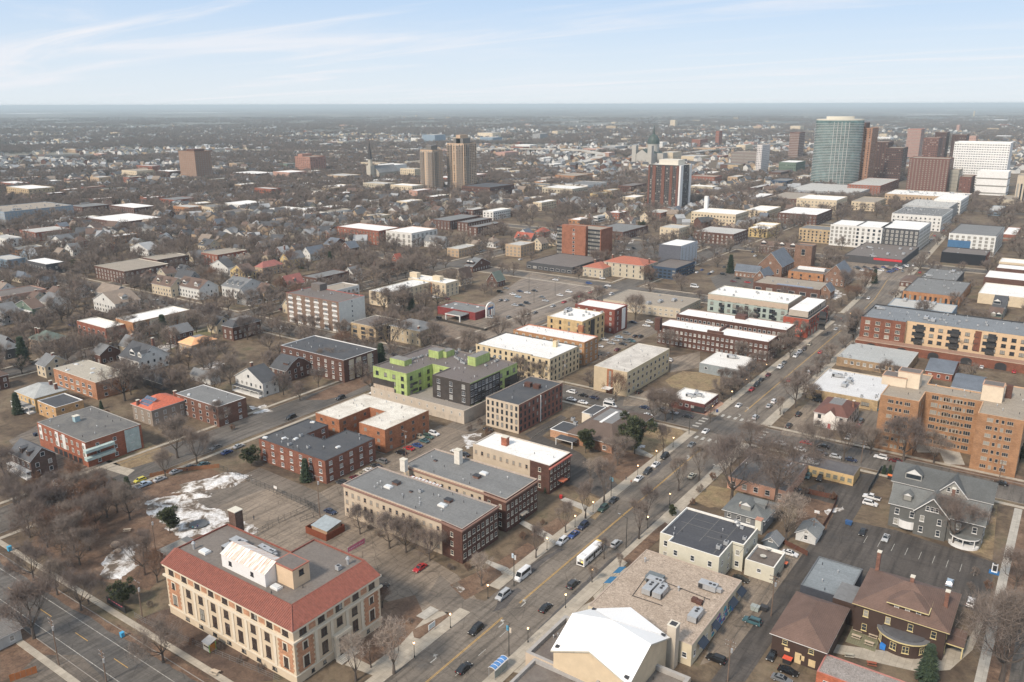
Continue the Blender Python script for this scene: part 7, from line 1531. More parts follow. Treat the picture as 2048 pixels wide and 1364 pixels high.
 # scattered far buildings in the haze: each its own object
fc=['cream','white','tan','pink','grey','red','stone','buff']
for k in range(290):
 px=rf.uniform(640,2048) if k%3 else rf.uniform(0,2048);py=232+75*rf.random()**.9 if k<150 else rf.uniform(300,405)
 x,y=g(px,py)
 if not free(x,y,25):continue
 w,d,h=rf.uniform(14,60),rf.uniform(14,45),rf.choice([5,6,8,10,14]);c=rf.choice(fc);r=rf.choice(['white','pale','tan','grey','dirty'])
 bld('distant_building',f'{c} low building with {r} roof far off in the haze','building',[(x-w,y),(x,y),(x,y+d),(x-w,y+d)],h=h,world=True,wall=wm_(c),roofm=R_[r],win=dict(w=2.4,h=1.6,fl=int(h/4),sp=5,far=5,fr=wm_(c)),group='low buildings far off in the haze')
LOTS=[[(450,985),(520,935),(700,1010),(760,1055),(915,1150),(955,1200),(760,1195),(520,1090),(415,1035)],[(860,640),(980,600),(1060,545),(1240,580),(1110,640),(960,690)],[(1690,1040),(1790,1060),(1990,1125),(1975,1230),(1740,1180)],[(1680,505),(1840,530),(1790,560),(1690,560)],[(845,680),(880,640),(960,690),(920,700)],[(1330,760),(1365,742),(1440,748),(1440,785),(1345,785)],[(1175,730),(1150,700),(1210,660),(1290,640),(1315,665),(1240,700)],[(1420,555),(1490,520),(1570,550),(1540,590),(1440,590)],[(290,1000),(520,1000),(520,1090),(300,1090)],[(1400,860),(1600,800),(1700,900),(1760,950),(1600,1040),(1450,1020)]]
LW=[[g(*p) for p in q] for q in LOTS]
def inpoly(x,y,P):
 c=False;n=len(P)
 for i in range(n):
  a,b=P[i],P[(i+1)%n]
  if(a[1]>y)!=(b[1]>y) and x<(b[0]-a[0])*(y-a[1])/(b[1]-a[1])+a[0]:c=not c
 return c
 # flat-roofed flats standing among the houses of the left half
rb_=random.Random(15);nb_=0
for _ in range(4000):
 if nb_>=110:break
 bx0,w0=rb_.choice(NS[1:9]);s=rb_.choice((1,-1));y=rb_.uniform(330,1750);w,d=rb_.uniform(13,19),rb_.uniform(20,38);x=bx0+s*(w0+8);x0=x if s==1 else x-w
 if any(y-13<ey+ew and ey-ew<y+d+6 for ey,ew in EW):continue
 if not in_view(x0,y) or not free(x0+w/2,y+d/2,max(w,d)/2+5):continue
 nb_+=1;c=rb_.choice(['brown','red','brown','orange','cream','buff','white','tan']);r=rb_.choice(['dirty','pale','white','grey','tan','white']);h=rb_.choice([7.5,9.5,10.5])
 bld('apartment_block',f'{c} flats with flat {dict(dirty="stained white").get(r, r)} roof among the houses','apartment block',[(x0,y),(x0+w,y),(x0+w,y+d),(x0,y+d)],h=h,world=True,wall=wm_(c),roofm=R_[r],win=dict(w=1.5,h=1.4,fl=int(h/3),sp=3.6,z0=1,far=5,fr=WHITE if c in('brown','red') else DKF),cap=CREAMF if rb_.random()<.4 else None,vents=1,group='flats among the houses')
 # houses filling the residential blocks: along both sides of each north-south street
rh_=random.Random(5);cnt=0
for bx_,w_ in NS[:-1]+[(8,6)]:
 for s in(1,-1):
  for y in range(100,1500,14):
   if any(abs(y+5-ey)<ew+13 for ey,ew in EW) or cnt>295:continue
   if proj(bx_,y)[1]<300:continue
   x=bx_+s*(w_+9+rh_.uniform(0,3));w,d=rh_.uniform(8,11),rh_.uniform(9,11.5);x0=x if s==1 else x-w-2;yy=y+rh_.uniform(-1,1)
   if not in_view(x0,yy) or not free(x0+w/2,yy+d/2,8.5):continue
   q=proj(x0,yy)
   if q[1]>800 or(q[0]>1180 and x0>-300):continue
   if rh_.random()<.12 or any(inpoly(x0+w/2,yy+d/2,P) for P in LW):continue
   if x0>-430 and q[0]>700 and q[1]>500:continue
   wc,wk=rh_.choice([('white','p'),('tan','s'),('cream','p'),('grey','p'),('tan','s'),('brown',''),('brown',''),('grey','p'),('cream','s'),('stone','s'),('white','p'),('red','')]);rc=rh_.choice(['grey','dark','brown','tan','grey','slate','brown','dark','grey','tan','brown','pale'])
   kd=rh_.choice(['gx','gy','hip','gx','gy']);cnt+=1
   house(f'{wc} house with {dict(pinkred="faded red", pale="pale grey", slate="blue-grey").get(rc, rc)} {"hipped" if kd == "hip" else "gabled"} roof among bare trees',x0,x0+w,yy,yy+d,rh_.uniform(5.5,7),kd,rh_.uniform(3.4,5),wm_(wc,wk),S_[rc],chimneys=((rh_.uniform(.2,.8),.5,.8),) if rh_.random()<.6 else(),win=dict(far=150,sp=2.8),porch=(('X',2.9,2.2,S_[rc]) if s==-1 else None) if q[1]>440 else None,group='houses along the residential streets',dormers=((('y',.5,2.4),) if rh_.random()<.35 and kd!='hip' else()))
   # ------------------------------------------------------------------ vehicles
PAINT=paint();CGL=plain((0.02,0.025,0.03),.08,.1);TYRE=plain((0.02,0.02,0.02),.9,.1);HL=plain((0.6,0.6,0.58),.2,.05);TL=plain((0.35,0.02,0.02),.3,.1);TRIMD=plain((0.03,0.03,0.032),.5,.1)
SPEC=dict( # length, width, hood z, belt z, roof z, (y of: rear belt, rear roof, front roof, front belt)
sedan=(4.7,1.82,.82,.93,1.44,(-1.75,-1.05,.35,1.15)),suv=(4.75,1.9,1.0,1.08,1.74,(-2.25,-2.0,.45,1.15)),hatch=(4.2,1.78,.85,.95,1.5,(-2.0,-1.6,.4,1.15)),
van=(5.1,1.98,.98,1.05,1.78,(-2.45,-2.3,.9,1.6)),bigvan=(6.2,2.1,1.25,1.35,2.6,(-3.05,-3.0,1.6,2.25)),pickup=(5.7,1.98,1.1,1.18,1.86,(-.75,-.55,.75,1.4)))
def car_mesh(k):
 L,W,zh,zb,zr,(a,b_,c,d)=SPEC[k];h=L/2;w=W/2;B=MB();G_=MB();E=MB()
 prof=[(-h,.32),(-h,zb-.18),(-h+.12,zb-.04),(a,zb),(d,zb),(h-.25,zh-.12),(h,zh-.32),(h,.32)]
 if k=='pickup':prof=[(-h,.45),(-h,1.05),(a-.02,1.05),(a,zb),(d,zb),(h-.2,zh-.08),(h,zh-.35),(h,.45)]
 def wx(z):return w-.10*max(0,(z-.7))/.4
 for i in range(len(prof)-1):
  (y0,z0),(y1,z1)=prof[i],prof[i+1];B.face([(wx(z0),y0,z0),(wx(z1),y1,z1),(-wx(z1),y1,z1),(-wx(z0),y0,z0)],PAINT)
 for s in(1,-1):
  B.face([(s*wx(z),y,z) for y,z in prof],PAINT)
 B.face([(w,-h,.32),(-w,-h,.32),(-w,h,.32),(w,h,.32)],TRIMD)
 wb,wt=w-.10,w-.24
 # pillars and roof in paint, panes slightly proud
 R=[(wt,b_,zr),(wt,c,zr),(-wt,c,zr),(-wt,b_,zr)];Q=[(wb,a,zb),(wb,d,zb),(-wb,d,zb),(-wb,a,zb)]
 B.face(R,PAINT)
 for i in range(4):B.face([Q[i],Q[(i+1)%4],R[(i+1)%4],R[i]],PAINT)
 def pane(q,k0=.1,k1=.86,o=(0,0,0),m=.06):
  p=[Vector(x) for x in q];l=lambda A_,B_,t:A_+(B_-A_)*t
  a0,a1=l(p[0],p[3],k0),l(p[1],p[2],k0);b0,b1=l(p[0],p[3],k1),l(p[1],p[2],k1);o=Vector(o)
  G_.face([tuple(l(a0,a1,m)+o),tuple(l(a0,a1,1-m)+o),tuple(l(b0,b1,1-m)+o),tuple(l(b0,b1,m)+o)],CGL)
 pane([Q[0],Q[1],R[1],R[0]],o=(.012,0,.0));pane([Q[2],Q[3],R[3],R[2]],o=(-.012,0,0));pane([Q[1],Q[2],R[2],R[1]],o=(0,.01,.008),k0=.03,k1=.93);pane([Q[3],Q[0],R[0],R[3]],o=(0,-.012,.005))
 if k=='pickup':B.box(-w+.12,w-.12,-h+.1,a-.08,1.052,1.06,TRIMD)
 if k in('suv','van'):B.box(-wt+.03,-wt+.08,b_+.2,c-.2,zr,zr+.07,TRIMD);B.box(wt-.08,wt-.03,b_+.2,c-.2,zr,zr+.07,TRIMD)
 if k=='sedan':G_.face([(wt-.25,-.5,zr+.006),(wt-.25,.15,zr+.006),(-wt+.25,.15,zr+.006),(-wt+.25,-.5,zr+.006)],CGL)
 H_=MB();T_=MB()
 for s in(1,-1):H_.box(s*(w-.42),s*(w-.08),h-.06,h+.012,zh-.36,zh-.2,HL);T_.box(s*(w-.3),s*(w-.06),-h-.015,-h+.05,zb-.32,zb-.12,TL)
 H_.box(-.35,.35,h,h+.012,.45,.6,TRIMD);T_.box(-.26,.26,-h-.012,-h,.6,.74,HL)
 Wh=MB();r=.33 if k!='bigvan' else.37;n=12
 P=[(r*cos(2*pi*i/n),r*sin(2*pi*i/n)) for i in range(n)]
 for i in range(n):j=(i+1)%n;Wh.face([(-.11,P[i][0],P[i][1]),(.11,P[i][0],P[i][1]),(.11,P[j][0],P[j][1]),(-.11,P[j][0],P[j][1])],TYRE)
 for s in(1,-1):Wh.face([(s*.11,p[0],p[1]) for p in P],TYRE);Wh.face([(s*.115,p[0]*.6,p[1]*.6) for p in P],METAL)
 return B.mesh('car_body'),G_.mesh('car_windows'),H_.mesh('headlight'),T_.mesh('taillight'),Wh.mesh('car_wheel'),(w-.1,h*.62,r)
CM={k:car_mesh(k) for k in SPEC}
def joined(k):
 import itertools
 b,gl,hl,tl,wh,(wx,wy,r)=CM[k];V=[];F=[];M=[];mats=[]
 for me,offs in((b,[(0,0,0)]),(gl,[(0,0,0)]),(hl,[(0,0,0)]),(tl,[(0,0,0)]),(wh,[(wx,wy,r),(-wx,wy,r),(wx,-wy,r),(-wx,-wy,r)])):
  for o in offs:
   base=len(V);V+=[(v.co.x+o[0],v.co.y+o[1],v.co.z+o[2]) for v in me.vertices]
   for p in me.polygons:
    F.append(tuple(i+base for i in p.vertices));m=me.materials[p.material_index]
    if m not in mats:mats.append(m)
    M.append(mats.index(m))
 me=bpy.data.meshes.new('parked_car');me.from_pydata(V,[],F)
 for m in mats:me.materials.append(m)
 me.polygons.foreach_set('material_index',M);return me
CJ={k:joined(k) for k in SPEC}
PC=dict(white=(.72,.72,.72),silver=(.42,.43,.44),grey=(.16,.165,.17),dark=(.035,.038,.045),black=(.012,.012,.014),red=(.42,.02,.025),maroon=(.13,.02,.025),blue=(.03,.07,.22),navy=(.02,.03,.07),lightblue=(.36,.46,.56),teal=(.05,.12,.14),beige=(.42,.37,.29),cream=(.6,.55,.42),yellow=(.6,.52,.05),green=(.05,.10,.08),brown=(.1,.06,.045))
RZ=dict(N=0,S=pi,E=-pi/2,W=pi/2)
NAMEK=dict(sedan='saloon car',suv='sport utility car',hatch='hatchback',van='minivan',bigvan='high-roofed van',pickup='pickup truck')
CARLOC=[]
def nearest(x,y,maxd=90):
 best=None;bd=1e9
 for(lx,ly,s) in LAND:
  d=hypot(lx-x,ly-y)
  if d<bd:bd=d;best=s
 return best,bd
def car(px,py,k,c,d,where=None,rz=None,world=False):
 x,y=(px,py) if world else g(px,py)
 if len(CARLOC)>299:return
 for(a,b_) in CARLOC:
  if hypot(a-x,b_-y)<2.2:return
 CARLOC.append((x,y));rz=RZ[d] if rz is None else rz
 nm='parked_car' if k not in('bigvan','pickup') else{'bigvan':'van','pickup':'pickup_truck'}[k]
 s,dd=nearest(x,y);col=dict(lightblue='light blue',dark='dark grey',navy='dark blue').get(c,c)
 if where is None:where=f'near the {s}' if dd<80 else f'beyond the {s}'
 lab=f'{col} {NAMEK[k]} {where}';cat={'bigvan':'van','pickup':'pickup truck'}.get(k,'car')
 if dist(x,y)<330:
  b,gl,hl,tl,wh,(wx,wy,r)=CM[k]
  root=empty(nm,(x,y,.03),lab,cat,'cars and vans in the streets and lots',rz)
  link('body',b,root,color=(*PC[c],1));link('windows',gl,root);link('headlight',hl,root);link('taillight',tl,root)
  for sx in(1,-1):
   for sy in(1,-1):link('wheel',wh,root,(sx*wx,sy*wy,r))
 else:
  o=link(nm,CJ[k],None,(x,y,.03),rz,(*PC[c],1));tag(o,lab,cat,'cars and vans in the streets and lots')
LC_='parked at the left kerb of the avenue';RC_='parked at the right kerb of the avenue';MV='driving on the avenue'
for a in[(1006,1194,'van','silver','S',LC_),(1045,1155,'bigvan','white','S',LC_),(1124,1086,'suv','white','S',LC_),(1147,1072,'sedan','blue','S',LC_),(1166,1055,'suv','navy','S',LC_),(1206,1020,'suv','green','S',LC_),(1227,1003,'sedan','dark','S',LC_),
(1277,960,'sedan','white','S',LC_),(1295,946,'suv','dark','S',LC_),(1311,932,'sedan','white','S',LC_),(1329,915,'suv','black','S',LC_),(952,1263,'suv','black','S',MV+' towards the camera'),(928,1340,'sedan','black','N','driving away at the bottom of the avenue'),
(1232,1091,'suv','silver','N',RC_+' beside the bus'),(1146,1172,'suv','dark','N',RC_),(1091,1219,'sedan','black','N',RC_),(1383,892,'sedan','grey','S',MV),(1411,865,'sedan','white','S',MV+' over the crossing'),(1384,954,'sedan','cream','N',RC_),
(1477,813,'sedan','white','S',MV+' beyond the crossing'),(1511,837,'suv','silver','N',RC_),(1503,781,'sedan','red','S',LC_),(1513,771,'suv','dark','S',LC_),(1522,762,'sedan','black','S',LC_),(1536,752,'sedan','maroon','S',LC_),(1578,762,'sedan','red','N',MV),
(1560,736,'pickup','white','S',LC_),(1568,727,'sedan','grey','S',LC_),(1591,714,'suv','white','S',LC_),(1599,706,'pickup','white','S',LC_),(1608,700,'suv','dark','S',LC_),(1619,690,'sedan','beige','S',LC_),(1641,706,'sedan','red','N',MV),(1618,747,'suv','white','N',RC_),(1595,769,'sedan','maroon','N',RC_),(1548,805,'suv','white','N',RC_),(1538,814,'sedan','silver','N',RC_),
(1642,728,'sedan','black','N',RC_),(1655,716,'suv','black','N',RC_),(1672,660,'sedan','silver','S',MV+' at the far crossing'),(1737,598,'sedan','white','S',MV),(1786,588,'suv','black','N',RC_),(1804,586,'suv','dark','N',None),(1815,534,'suv','white','S',None),(1827,532,'sedan','white','N',None),(1805,544,'sedan','grey','S',None),(1840,546,'sedan','red','N',None),(1829,522,'suv','dark','S',None),(1858,507,'sedan','black','N',None),(1890,472,'sedan','cream','S',None)]:
 car(*a)
for a in[(1560,889,'sedan','silver','W'),(1612,888,'sedan','red','W'),(1646,895,'sedan','black','W'),(1600,901,'sedan','white','E'),(1642,909,'suv','dark','E'),(1671,916,'hatch','silver','E'),(1701,922,'sedan','navy','E'),(1761,917,'suv','white','W'),(1791,924,'sedan','maroon','W'),(2001,969,'sedan','black','W')]:car(*a,'on the side street below the orange apartments')
for a in[(1578,854,'suv','dark','N'),(1597,831,'suv','black','N'),(1615,791,'sedan','dark','W'),(1627,794,'sedan','silver','W'),(1643,796,'sedan','lightblue','W'),(1634,803,'suv','black','W'),(1722,844,'suv','dark','N'),(1716,854,'sedan','red','N'),(1709,865,'sedan','grey','N'),(1697,876,'pickup','white','N'),(1732,817,'sedan','grey','E'),(1751,821,'sedan','teal','E'),
(1595,956,'sedan','white','S'),(1616,955,'hatch','teal','S'),(1640,959,'suv','black','S'),(1593,984,'sedan','dark','W'),(1743,998,'pickup','white','W'),(1740,1010,'suv','white','E'),(1725,1067,'sedan','black','S'),(1771,1079,'sedan','silver','S'),(1899,1168,'hatch','lightblue','N'),(1941,1208,'suv','white','N'),(1580,1110,'sedan','white','E'),(1481,1161,'sedan','black','E'),(1504,1246,'suv','teal','W'),(1432,1322,'suv','black','W'),
(1544,1314,'sedan','black','S'),(1576,1346,'sedan','black','E'),(1563,1362,'sedan','grey','E'),(661,1026,'sedan','navy','E'),(840,1139,'sedan','red','S'),(764,1178,'sedan','dark','N'),
(764,925,'suv','grey','W'),(752,934,'sedan','dark','W'),(738,943,'sedan','white','W'),(724,951,'sedan','beige','W'),(710,959,'sedan','maroon','W'),(684,968,'suv','dark','W'),(802,908,'suv','black','W'),(818,899,'sedan','red','W'),(834,893,'sedan','blue','W'),(848,884,'sedan','teal','W'),(839,876,'suv','beige','E'),(857,876,'suv','green','E'),(868,870,'suv','white','E'),(912,905,'sedan','white','W'),(928,911,'sedan','dark','W'),(976,861,'sedan','dark','W'),
(582,837,'suv','black','S'),(681,798,'suv','dark','S'),(747,787,'hatch','white','S')]:car(*a)
for a in[(432,897,'sedan','grey','S'),(454,907,'sedan','blue','N'),(478,895,'sedan','silver','N'),(352,946,'sedan','silver','N'),(382,937,'sedan','dark','N'),(407,931,'sedan','teal','N'),(320,961,'sedan','silver','N'),(280,963,'hatch','yellow','S'),(287,973,'pickup','lightblue','N')]:car(*a,'parked on the left street beside the snowy yard')
for a in[(1143,786,'suv','white','W'),(1166,793,'sedan','black','W'),(1188,797,'sedan','navy','W'),(1219,802,'sedan','silver','W'),(1143,801,'sedan','white','E'),(1166,807,'sedan','white','E'),(1220,815,'bigvan','white','E'),(1289,817,'sedan','navy','W'),(1279,786,'suv','black','N'),(1328,788,'pickup','silver','E'),(1296,833,'sedan','white','E'),(1346,827,'sedan','silver','E'),(1324,822,'sedan','grey','W'),(1375,835,'sedan','dark','W')]:car(*a,'on the side street beside the brown-roofed hall')
for a in[(1209,681,'sedan','white','E'),(1199,694,'sedan','white','E'),(1231,682,'sedan','silver','E'),(1246,690,'sedan','dark','E'),(1253,684,'suv','grey','E'),(1263,684,'suv','teal','E'),(1270,674,'sedan','dark','N'),(1281,675,'suv','dark','N'),(1253,669,'suv','grey','E'),(1235,701,'sedan','maroon','N'),(1299,646,'suv','white','E'),(1293,653,'sedan','white','E'),(1266,646,'sedan','navy','E'),(1200,714,'suv','grey','N'),(1217,711,'suv','grey','N'),(1336,722,'suv','white','W'),(1238,676,'sedan','lightblue','E'),(1222,688,'sedan','silver','E'),
(872,596,'suv','white','E'),(894,599,'suv','maroon','E'),(859,592,'sedan','black','E'),(979,636,'van','silver','E'),(991,647,'sedan','white','W'),(1002,602,'sedan','grey','N'),(1013,602,'sedan','silver','N'),(799,612,'sedan','white','E'),(762,705,'sedan','dark','N'),(787,711,'sedan','navy','W'),(771,722,'sedan','black','N'),(1018,637,'suv','grey','N')]:car(*a)
for a in[(1040,584,'sedan','navy'),(1055,587,'sedan','white'),(1069,583,'sedan','dark'),(1026,590,'sedan','white'),(1036,595,'sedan','lightblue'),(1120,592,'sedan','white'),(1138,585,'suv','white'),(1084,596,'sedan','grey'),(1043,612,'sedan','dark'),(1054,608,'suv','dark'),(1091,603,'sedan','silver'),(1012,578,'sedan','grey'),(1000,585,'suv','black'),(1030,612,'sedan','silver')]:car(*a,'E','in the wide parking lot behind the yellow flats')
for a in[(1111,561,'sedan','white','E'),(1178,568,'suv','blue','E'),(1216,573,'sedan','white','E'),(1209,577,'sedan','dark','E'),(1205,558,'sedan','white','E'),(1174,550,'suv','dark','E'),(1389,575,'bigvan','white','E'),(1424,545,'sedan','white','S'),(1418,549,'sedan','navy','S'),(1394,546,'sedan','white','N'),(1404,541,'sedan','blue','N'),(1446,550,'suv','black','E'),(1476,558,'sedan','black','E'),(1467,564,'sedan','maroon','E'),(1495,566,'sedan','red','E'),(1448,536,'sedan','black','S'),(1435,508,'sedan','dark','E'),(1510,513,'sedan','white','S'),(1525,500,'suv','dark','S'),(1505,505,'sedan','navy','S'),(1242,506,'sedan','white','E'),(1255,500,'sedan','white','E'),(1268,498,'suv','dark','E'),(1232,494,'sedan','navy','E'),(1245,490,'suv','grey','E'),(1236,484,'sedan','black','E'),(1296,483,'sedan','lightblue','W'),(1247,465,'sedan','dark','W'),(1082,502,'sedan','black','S'),(1041,520,'sedan','white','N')]:car(*a)
r9=random.Random(9)
for k in range(22):
 px=1712+k*6.2 if k<12 else 1778+(k-12)*4;py=536+(k%3)*3 if k<12 else 545-(k-12)*1.5;car(px,py,r9.choice(['sedan','suv','hatch']),r9.choice(['white','dark','silver','black','grey','maroon','blue']),r9.choice(['E','W']),'in the supermarket car park')
for a in[(274,574,'sedan','dark','S'),(384,617,'sedan','dark','E'),(409,624,'sedan','black','E'),(402,634,'sedan','silver','E'),(455,634,'sedan','teal','E'),(416,637,'sedan','silver','W'),(326,606,'sedan','grey','E'),(311,600,'sedan','white','E'),(182,583,'suv','silver','E'),(196,584,'sedan','silver','E'),(144,652,'sedan','blue','E'),(34,685,'sedan','maroon','E'),(47,682,'sedan','grey','E'),(432,595,'sedan','dark','E'),(102,742,'suv','white','E'),(208,702,'sedan','silver','N'),(566,658,'sedan','white','N'),(650,465,'sedan','dark','N'),(775,492,'suv','dark','E'),(565,620,'hatch','maroon','N'),(2028,745,'sedan','red','N'),(2040,738,'suv','blue','N'),(1963,736,'sedan','white','N'),(1963,688,'sedan','white','N')]:car(*a)
# parked along the residential kerbs and far avenue
for x,w in NS[:6]:
 for s in(1,-1):
  y=100
  while y<900:
   y+=r9.choice([6.5,7,9,14,22,34])
   X=x+s*(w-1.4)
   if any(abs(y-ey)<ew+6 for ey,ew in EW) or not in_view(X,y,0):continue
   q=proj(X,y)
   if q[1]>700 or len(CARLOC)>275 or(x==-275 and y<400):continue
   if r9.random()<.62:car(X,y,r9.choice(['sedan','suv','hatch','sedan','van']),r9.choice(['white','dark','silver','black','grey','maroon','blue','beige','red']),'N' if s==1 else 'S','parked along a residential kerb',world=True)
y=700
while y<1500:
 y+=r9.uniform(7,22);s=r9.choice([-1,1]);car(avx(y)+s*r9.choice([3.2,7.4]),y,r9.choice(['sedan','suv','van']),r9.choice(['white','dark','silver','black','grey','red']),'N' if s==1 else 'S','on the far stretch of the avenue',world=True)
 # the bus
def bus():
 x,y=g(1181,1116);root=empty('city_bus',(x,y,.03),'white city bus with black windows and yellow front edge driving away up the avenue','bus');wht=plain((.80,.79,.78),.35,.03);yl=plain((.72,.50,.14),.4,.05)
 b=MB();b.box(-1.28,1.28,-6.0,6.0,.35,2.95,wht);b.box(-1.18,1.18,-5.9,5.9,2.95,3.12,wht);b.box(-1.29,1.29,5.0,6.02,2.55,3.0,yl);b.box(-1.19,1.19,5.2,5.95,3.12,3.135,yl);b.build('body',root)
 b=MB()
 for s in(1,-1):
  for a,c in((-5.0,-3.6),(-3.5,-2.1),(-2.0,-.7),(.6,1.8),(1.9,3.2),(3.3,4.3)):b.box(s*1.285,s*1.295,a,c,1.55,2.5,CGL)
 b.box(-1.1,1.1,6.0,6.03,1.2,2.6,CGL);b.build('windows',root)
 for a,c in((-.55,.5),(4.45,5.5)):b=MB();b.box(1.285,1.30,a,c,.5,2.6,TRIMD);b.build('door',root)
 b=MB();b.box(-1.0,1.0,-6.03,-6.0,.7,1.5,TRIMD);b.box(-.3,1.0,-6.02,-6.0,1.6,2.5,plain((.4,.38,.3),.4));b.build('rear_grille',root)
 b=MB();b.box(.35,.85,-6.05,-6.03,1.5,1.9,emit((1,.62,.1),1.6));b.build('tail_display',root)
 for a,c in((-4.9,-3.5),(2.0,3.2)):b=MB();b.box(-.7,.7,a,c,3.12,3.26,plain((.62,.62,.62),.6));b.build('roof_unit',root)
 for s in(1,-1):
  for yy in(-3.1,3.7):
   o=link('wheel',CM['bigvan'][4],root,(s*1.17,yy,.48));o.scale=(1.2,1.35,1.35)
 for s in(1,-1):b=MB();b.box(s*1.35,s*1.6,6.0,6.1,1.9,2.5,TRIMD);b.build('mirror',root)
 CARLOC.append((x,y))
bus()
# ------------------------------------------------------------------ street furniture
BLK=plain((.025,.028,.027),.5,.1);GLOW=emit((1.0,.62,.30),5.0);WOODP=plain((.17,.12,.09),.9,.2)
def lampmesh():
 b=MB();b.tube((0,0,0),(0,0,.5),.2,.12,8,BLK);b.tube((0,0,.5),(0,0,3.7),.075,.055,6,BLK);b.tube((0,0,3.7),(0,0,3.85),.16,.16,8,BLK)
 l=MB();l.tube((0,0,3.85),(0,0,4.3),.17,.24,8,GLOW,True);l.tube((0,0,4.3),(0,0,4.5),.2,.03,8,BLK,True);return b.mesh('lamp_post'),l.mesh('lamp_globe')
LP_=lampmesh()
def near_lab(x,y,rel='near'):
 s,d=nearest(x,y);return f'{rel} the {s}'
def lamp(px,py):
 x,y=g(px,py);r=empty('street_lamp',(x,y,.1),'black globe street lamp '+near_lab(x,y),'street lamp','globe street lamps along the avenue');link('post',LP_[0],r);link('globe',LP_[1],r)
for p in((976,1197),(901,1256),(829,1315),(1150,1055),(1186,1027),(1094,1101),(1295,1057),(1275,952),(1312,922),(1346,895),(1131,1216),(1184,1165),(1339,1010),(1424,830),(1463,800),(1492,775),(1532,745),(1700,640),(1056,1285)):lamp(*p)
def pole(px,py,pt,kind,lab,arm=0):
 x,y=g(px,py);h=max(3,height_at(x,y,pt));r=empty('utility_pole' if kind=='wood' else 'signal_pole',(x,y,0),lab,'utility pole' if kind=='wood' else 'pole')
 m=WOODP if kind=='wood' else BLK;b=MB();b.tube((0,0,0),(0,0,h),.17 if kind=='wood' else.12,.12 if kind=='wood' else.08,8,m,True);b.build('post',r)
 if kind=='wood':
  for z in(h-.6,h-1.7)[:1+(arm>0)]:
   b=MB();b.box(-1.3,1.3,-.16,-.04,z,z+.14,WOODP);
   for k in(-1.15,-.6,.6,1.15):b.box(k-.06,k+.06,-.14,-.04,z+.14,z+.36,METAL)
   b.build('cross_arm',r)
  b=MB();b.tube((.38,0,h-3.2),(.38,0,h-2.2),.28,.28,8,METAL,True);b.build('transformer',r)
 else:
  if arm:b=MB();b.tube((0,0,h-.3),(-2.4*arm,0,h+.5),.06,.05,5,m);b.box(-3.1*arm,-2.3*arm,-.12,.12,h+.42,h+.55,METAL);b.build('lamp_arm',r)
 return(x,y,h),r
P1,_=pole(118,1330,1236,'wood','tall utility pole with double cross arms at the bottom left corner',1);P2,_=pole(213,1364,1300,'wood','utility pole with white insulators on the frame\'s bottom edge',1)
P3,_=pole(285,1237,1160,'wood','wooden utility pole between the school and the brown park',0);P4,_=pole(311,1100,1030,'wood','wooden utility pole beside the dark pine in the school yard',0)
P5,_=pole(640,1035,950,'wood','weathered utility pole beside the trash enclosure drive',0);P6,_=pole(1542,1232,1150,'wood','utility pole behind the gravel-roofed shops with white insulators',1);P7,_=pole(1455,1364,1280,'wood','utility pole at the bottom edge among parked cars',1)
P8,_=pole(1997,967,920,'wood','pale wooden utility pole at the right-hand corner',0);P9,_=pole(1722,925,880,'wood','utility pole at the mouth of the right-hand alley',1);P10,_=pole(1625,1075,1040,'wood','plain wooden pole behind the white garage',0);P11,_=pole(1128,772,720,'wood','utility pole beside the four-storey red brick block',0);P12,_=pole(812,918,860,'wood','wooden pole behind the orange brick flats',0)
def cable(a,b_,sag=1.0,lab=''):
 m=MB();n=10;A=Vector(a);B_=Vector(b_);P=[A+(B_-A)*(k/n)-Vector((0,0,sag*4*(k/n)*(1-k/n))) for k in range(n+1)]
 for p,q in zip(P,P[1:]):m.tube(p,q,.035,.035,3,BLK)
 tag(m.build('overhead_cable'),lab,'cable','overhead cables between the wooden poles')
cable((P3[0],P3[1],P3[2]-.4),(P1[0],P1[1],P1[2]-.4),1.0,'thin overhead cable crossing the lower left street');cable((P3[0]-.9,P3[1],P3[2]-.5),(P1[0]-.9,P1[1],P1[2]-.5),1.0,'thin overhead cable crossing the lower left street')
cable(P3,P4,1.2,'thin overhead cable from the school pole to the yard pole');cable(P6,P9,2,'thin overhead cable above the right-hand alley');cable(P6,P7,1.5,'thin overhead cable behind the gravel-roofed shops')
def banner(px,py,pt,lab,cols,rd=False):
 (x,y,h),r=pole(px,py,pt,'metal',lab,0)
 b=MB();b.box(-.75,-.12,-.03,.03,h-2.0,h-.6,plain(cols[0],.7));
 b.prism([(-.43+.2*cos(2*pi*k/8),-.045) if False else(-.43+.2*cos(2*pi*k/8),-.05+.0*k) for k in range(3)],h-1.5,h-1.1,WHITE)
 b.build('blue_banner',r)
 b=MB();b.box(.12,.7,-.03,.03,h-2.3,h-.9,plain(cols[1],.7));b.build('pale_banner',r)
banner(1018,1312,1248,'tall black pole with blue and cream banners near the bus shelter',((.10,.32,.48),(.55,.47,.38)));banner(1028,1172,1104,'tall black pole with pale banner at the left kerb',((.5,.6,.68),(.5,.5,.5)));banner(1222,993,950,'tall black pole with round blue emblem beside the leafy bank',((.12,.33,.45),(.2,.4,.5)))
pole(1252,1096,1035,'metal','tall black lamp pole with curved arm on the right kerb',1);pole(1378,868,822,'metal','black traffic signal pole on the near corner of the crossing',0);pole(1339,1011,985,'metal','short black pole on the right kerb',0);pole(1512,845,815,'metal','signal pole on the far right corner',0);pole(784,792,752,'metal','grey street lamp with bent arm by the left street',1)
def light(px,py,pt,lab):pole(px,py,pt,'metal',lab,-1)
light(1058,590,548,'lamp standard in the wide parking lot, nearest the street');light(1068,606,575,'lamp standard in the middle of the wide parking lot');light(1110,590,556,'lamp standard at the lot\'s far side');light(875,642,605,'lamp standard beside the red restaurant')
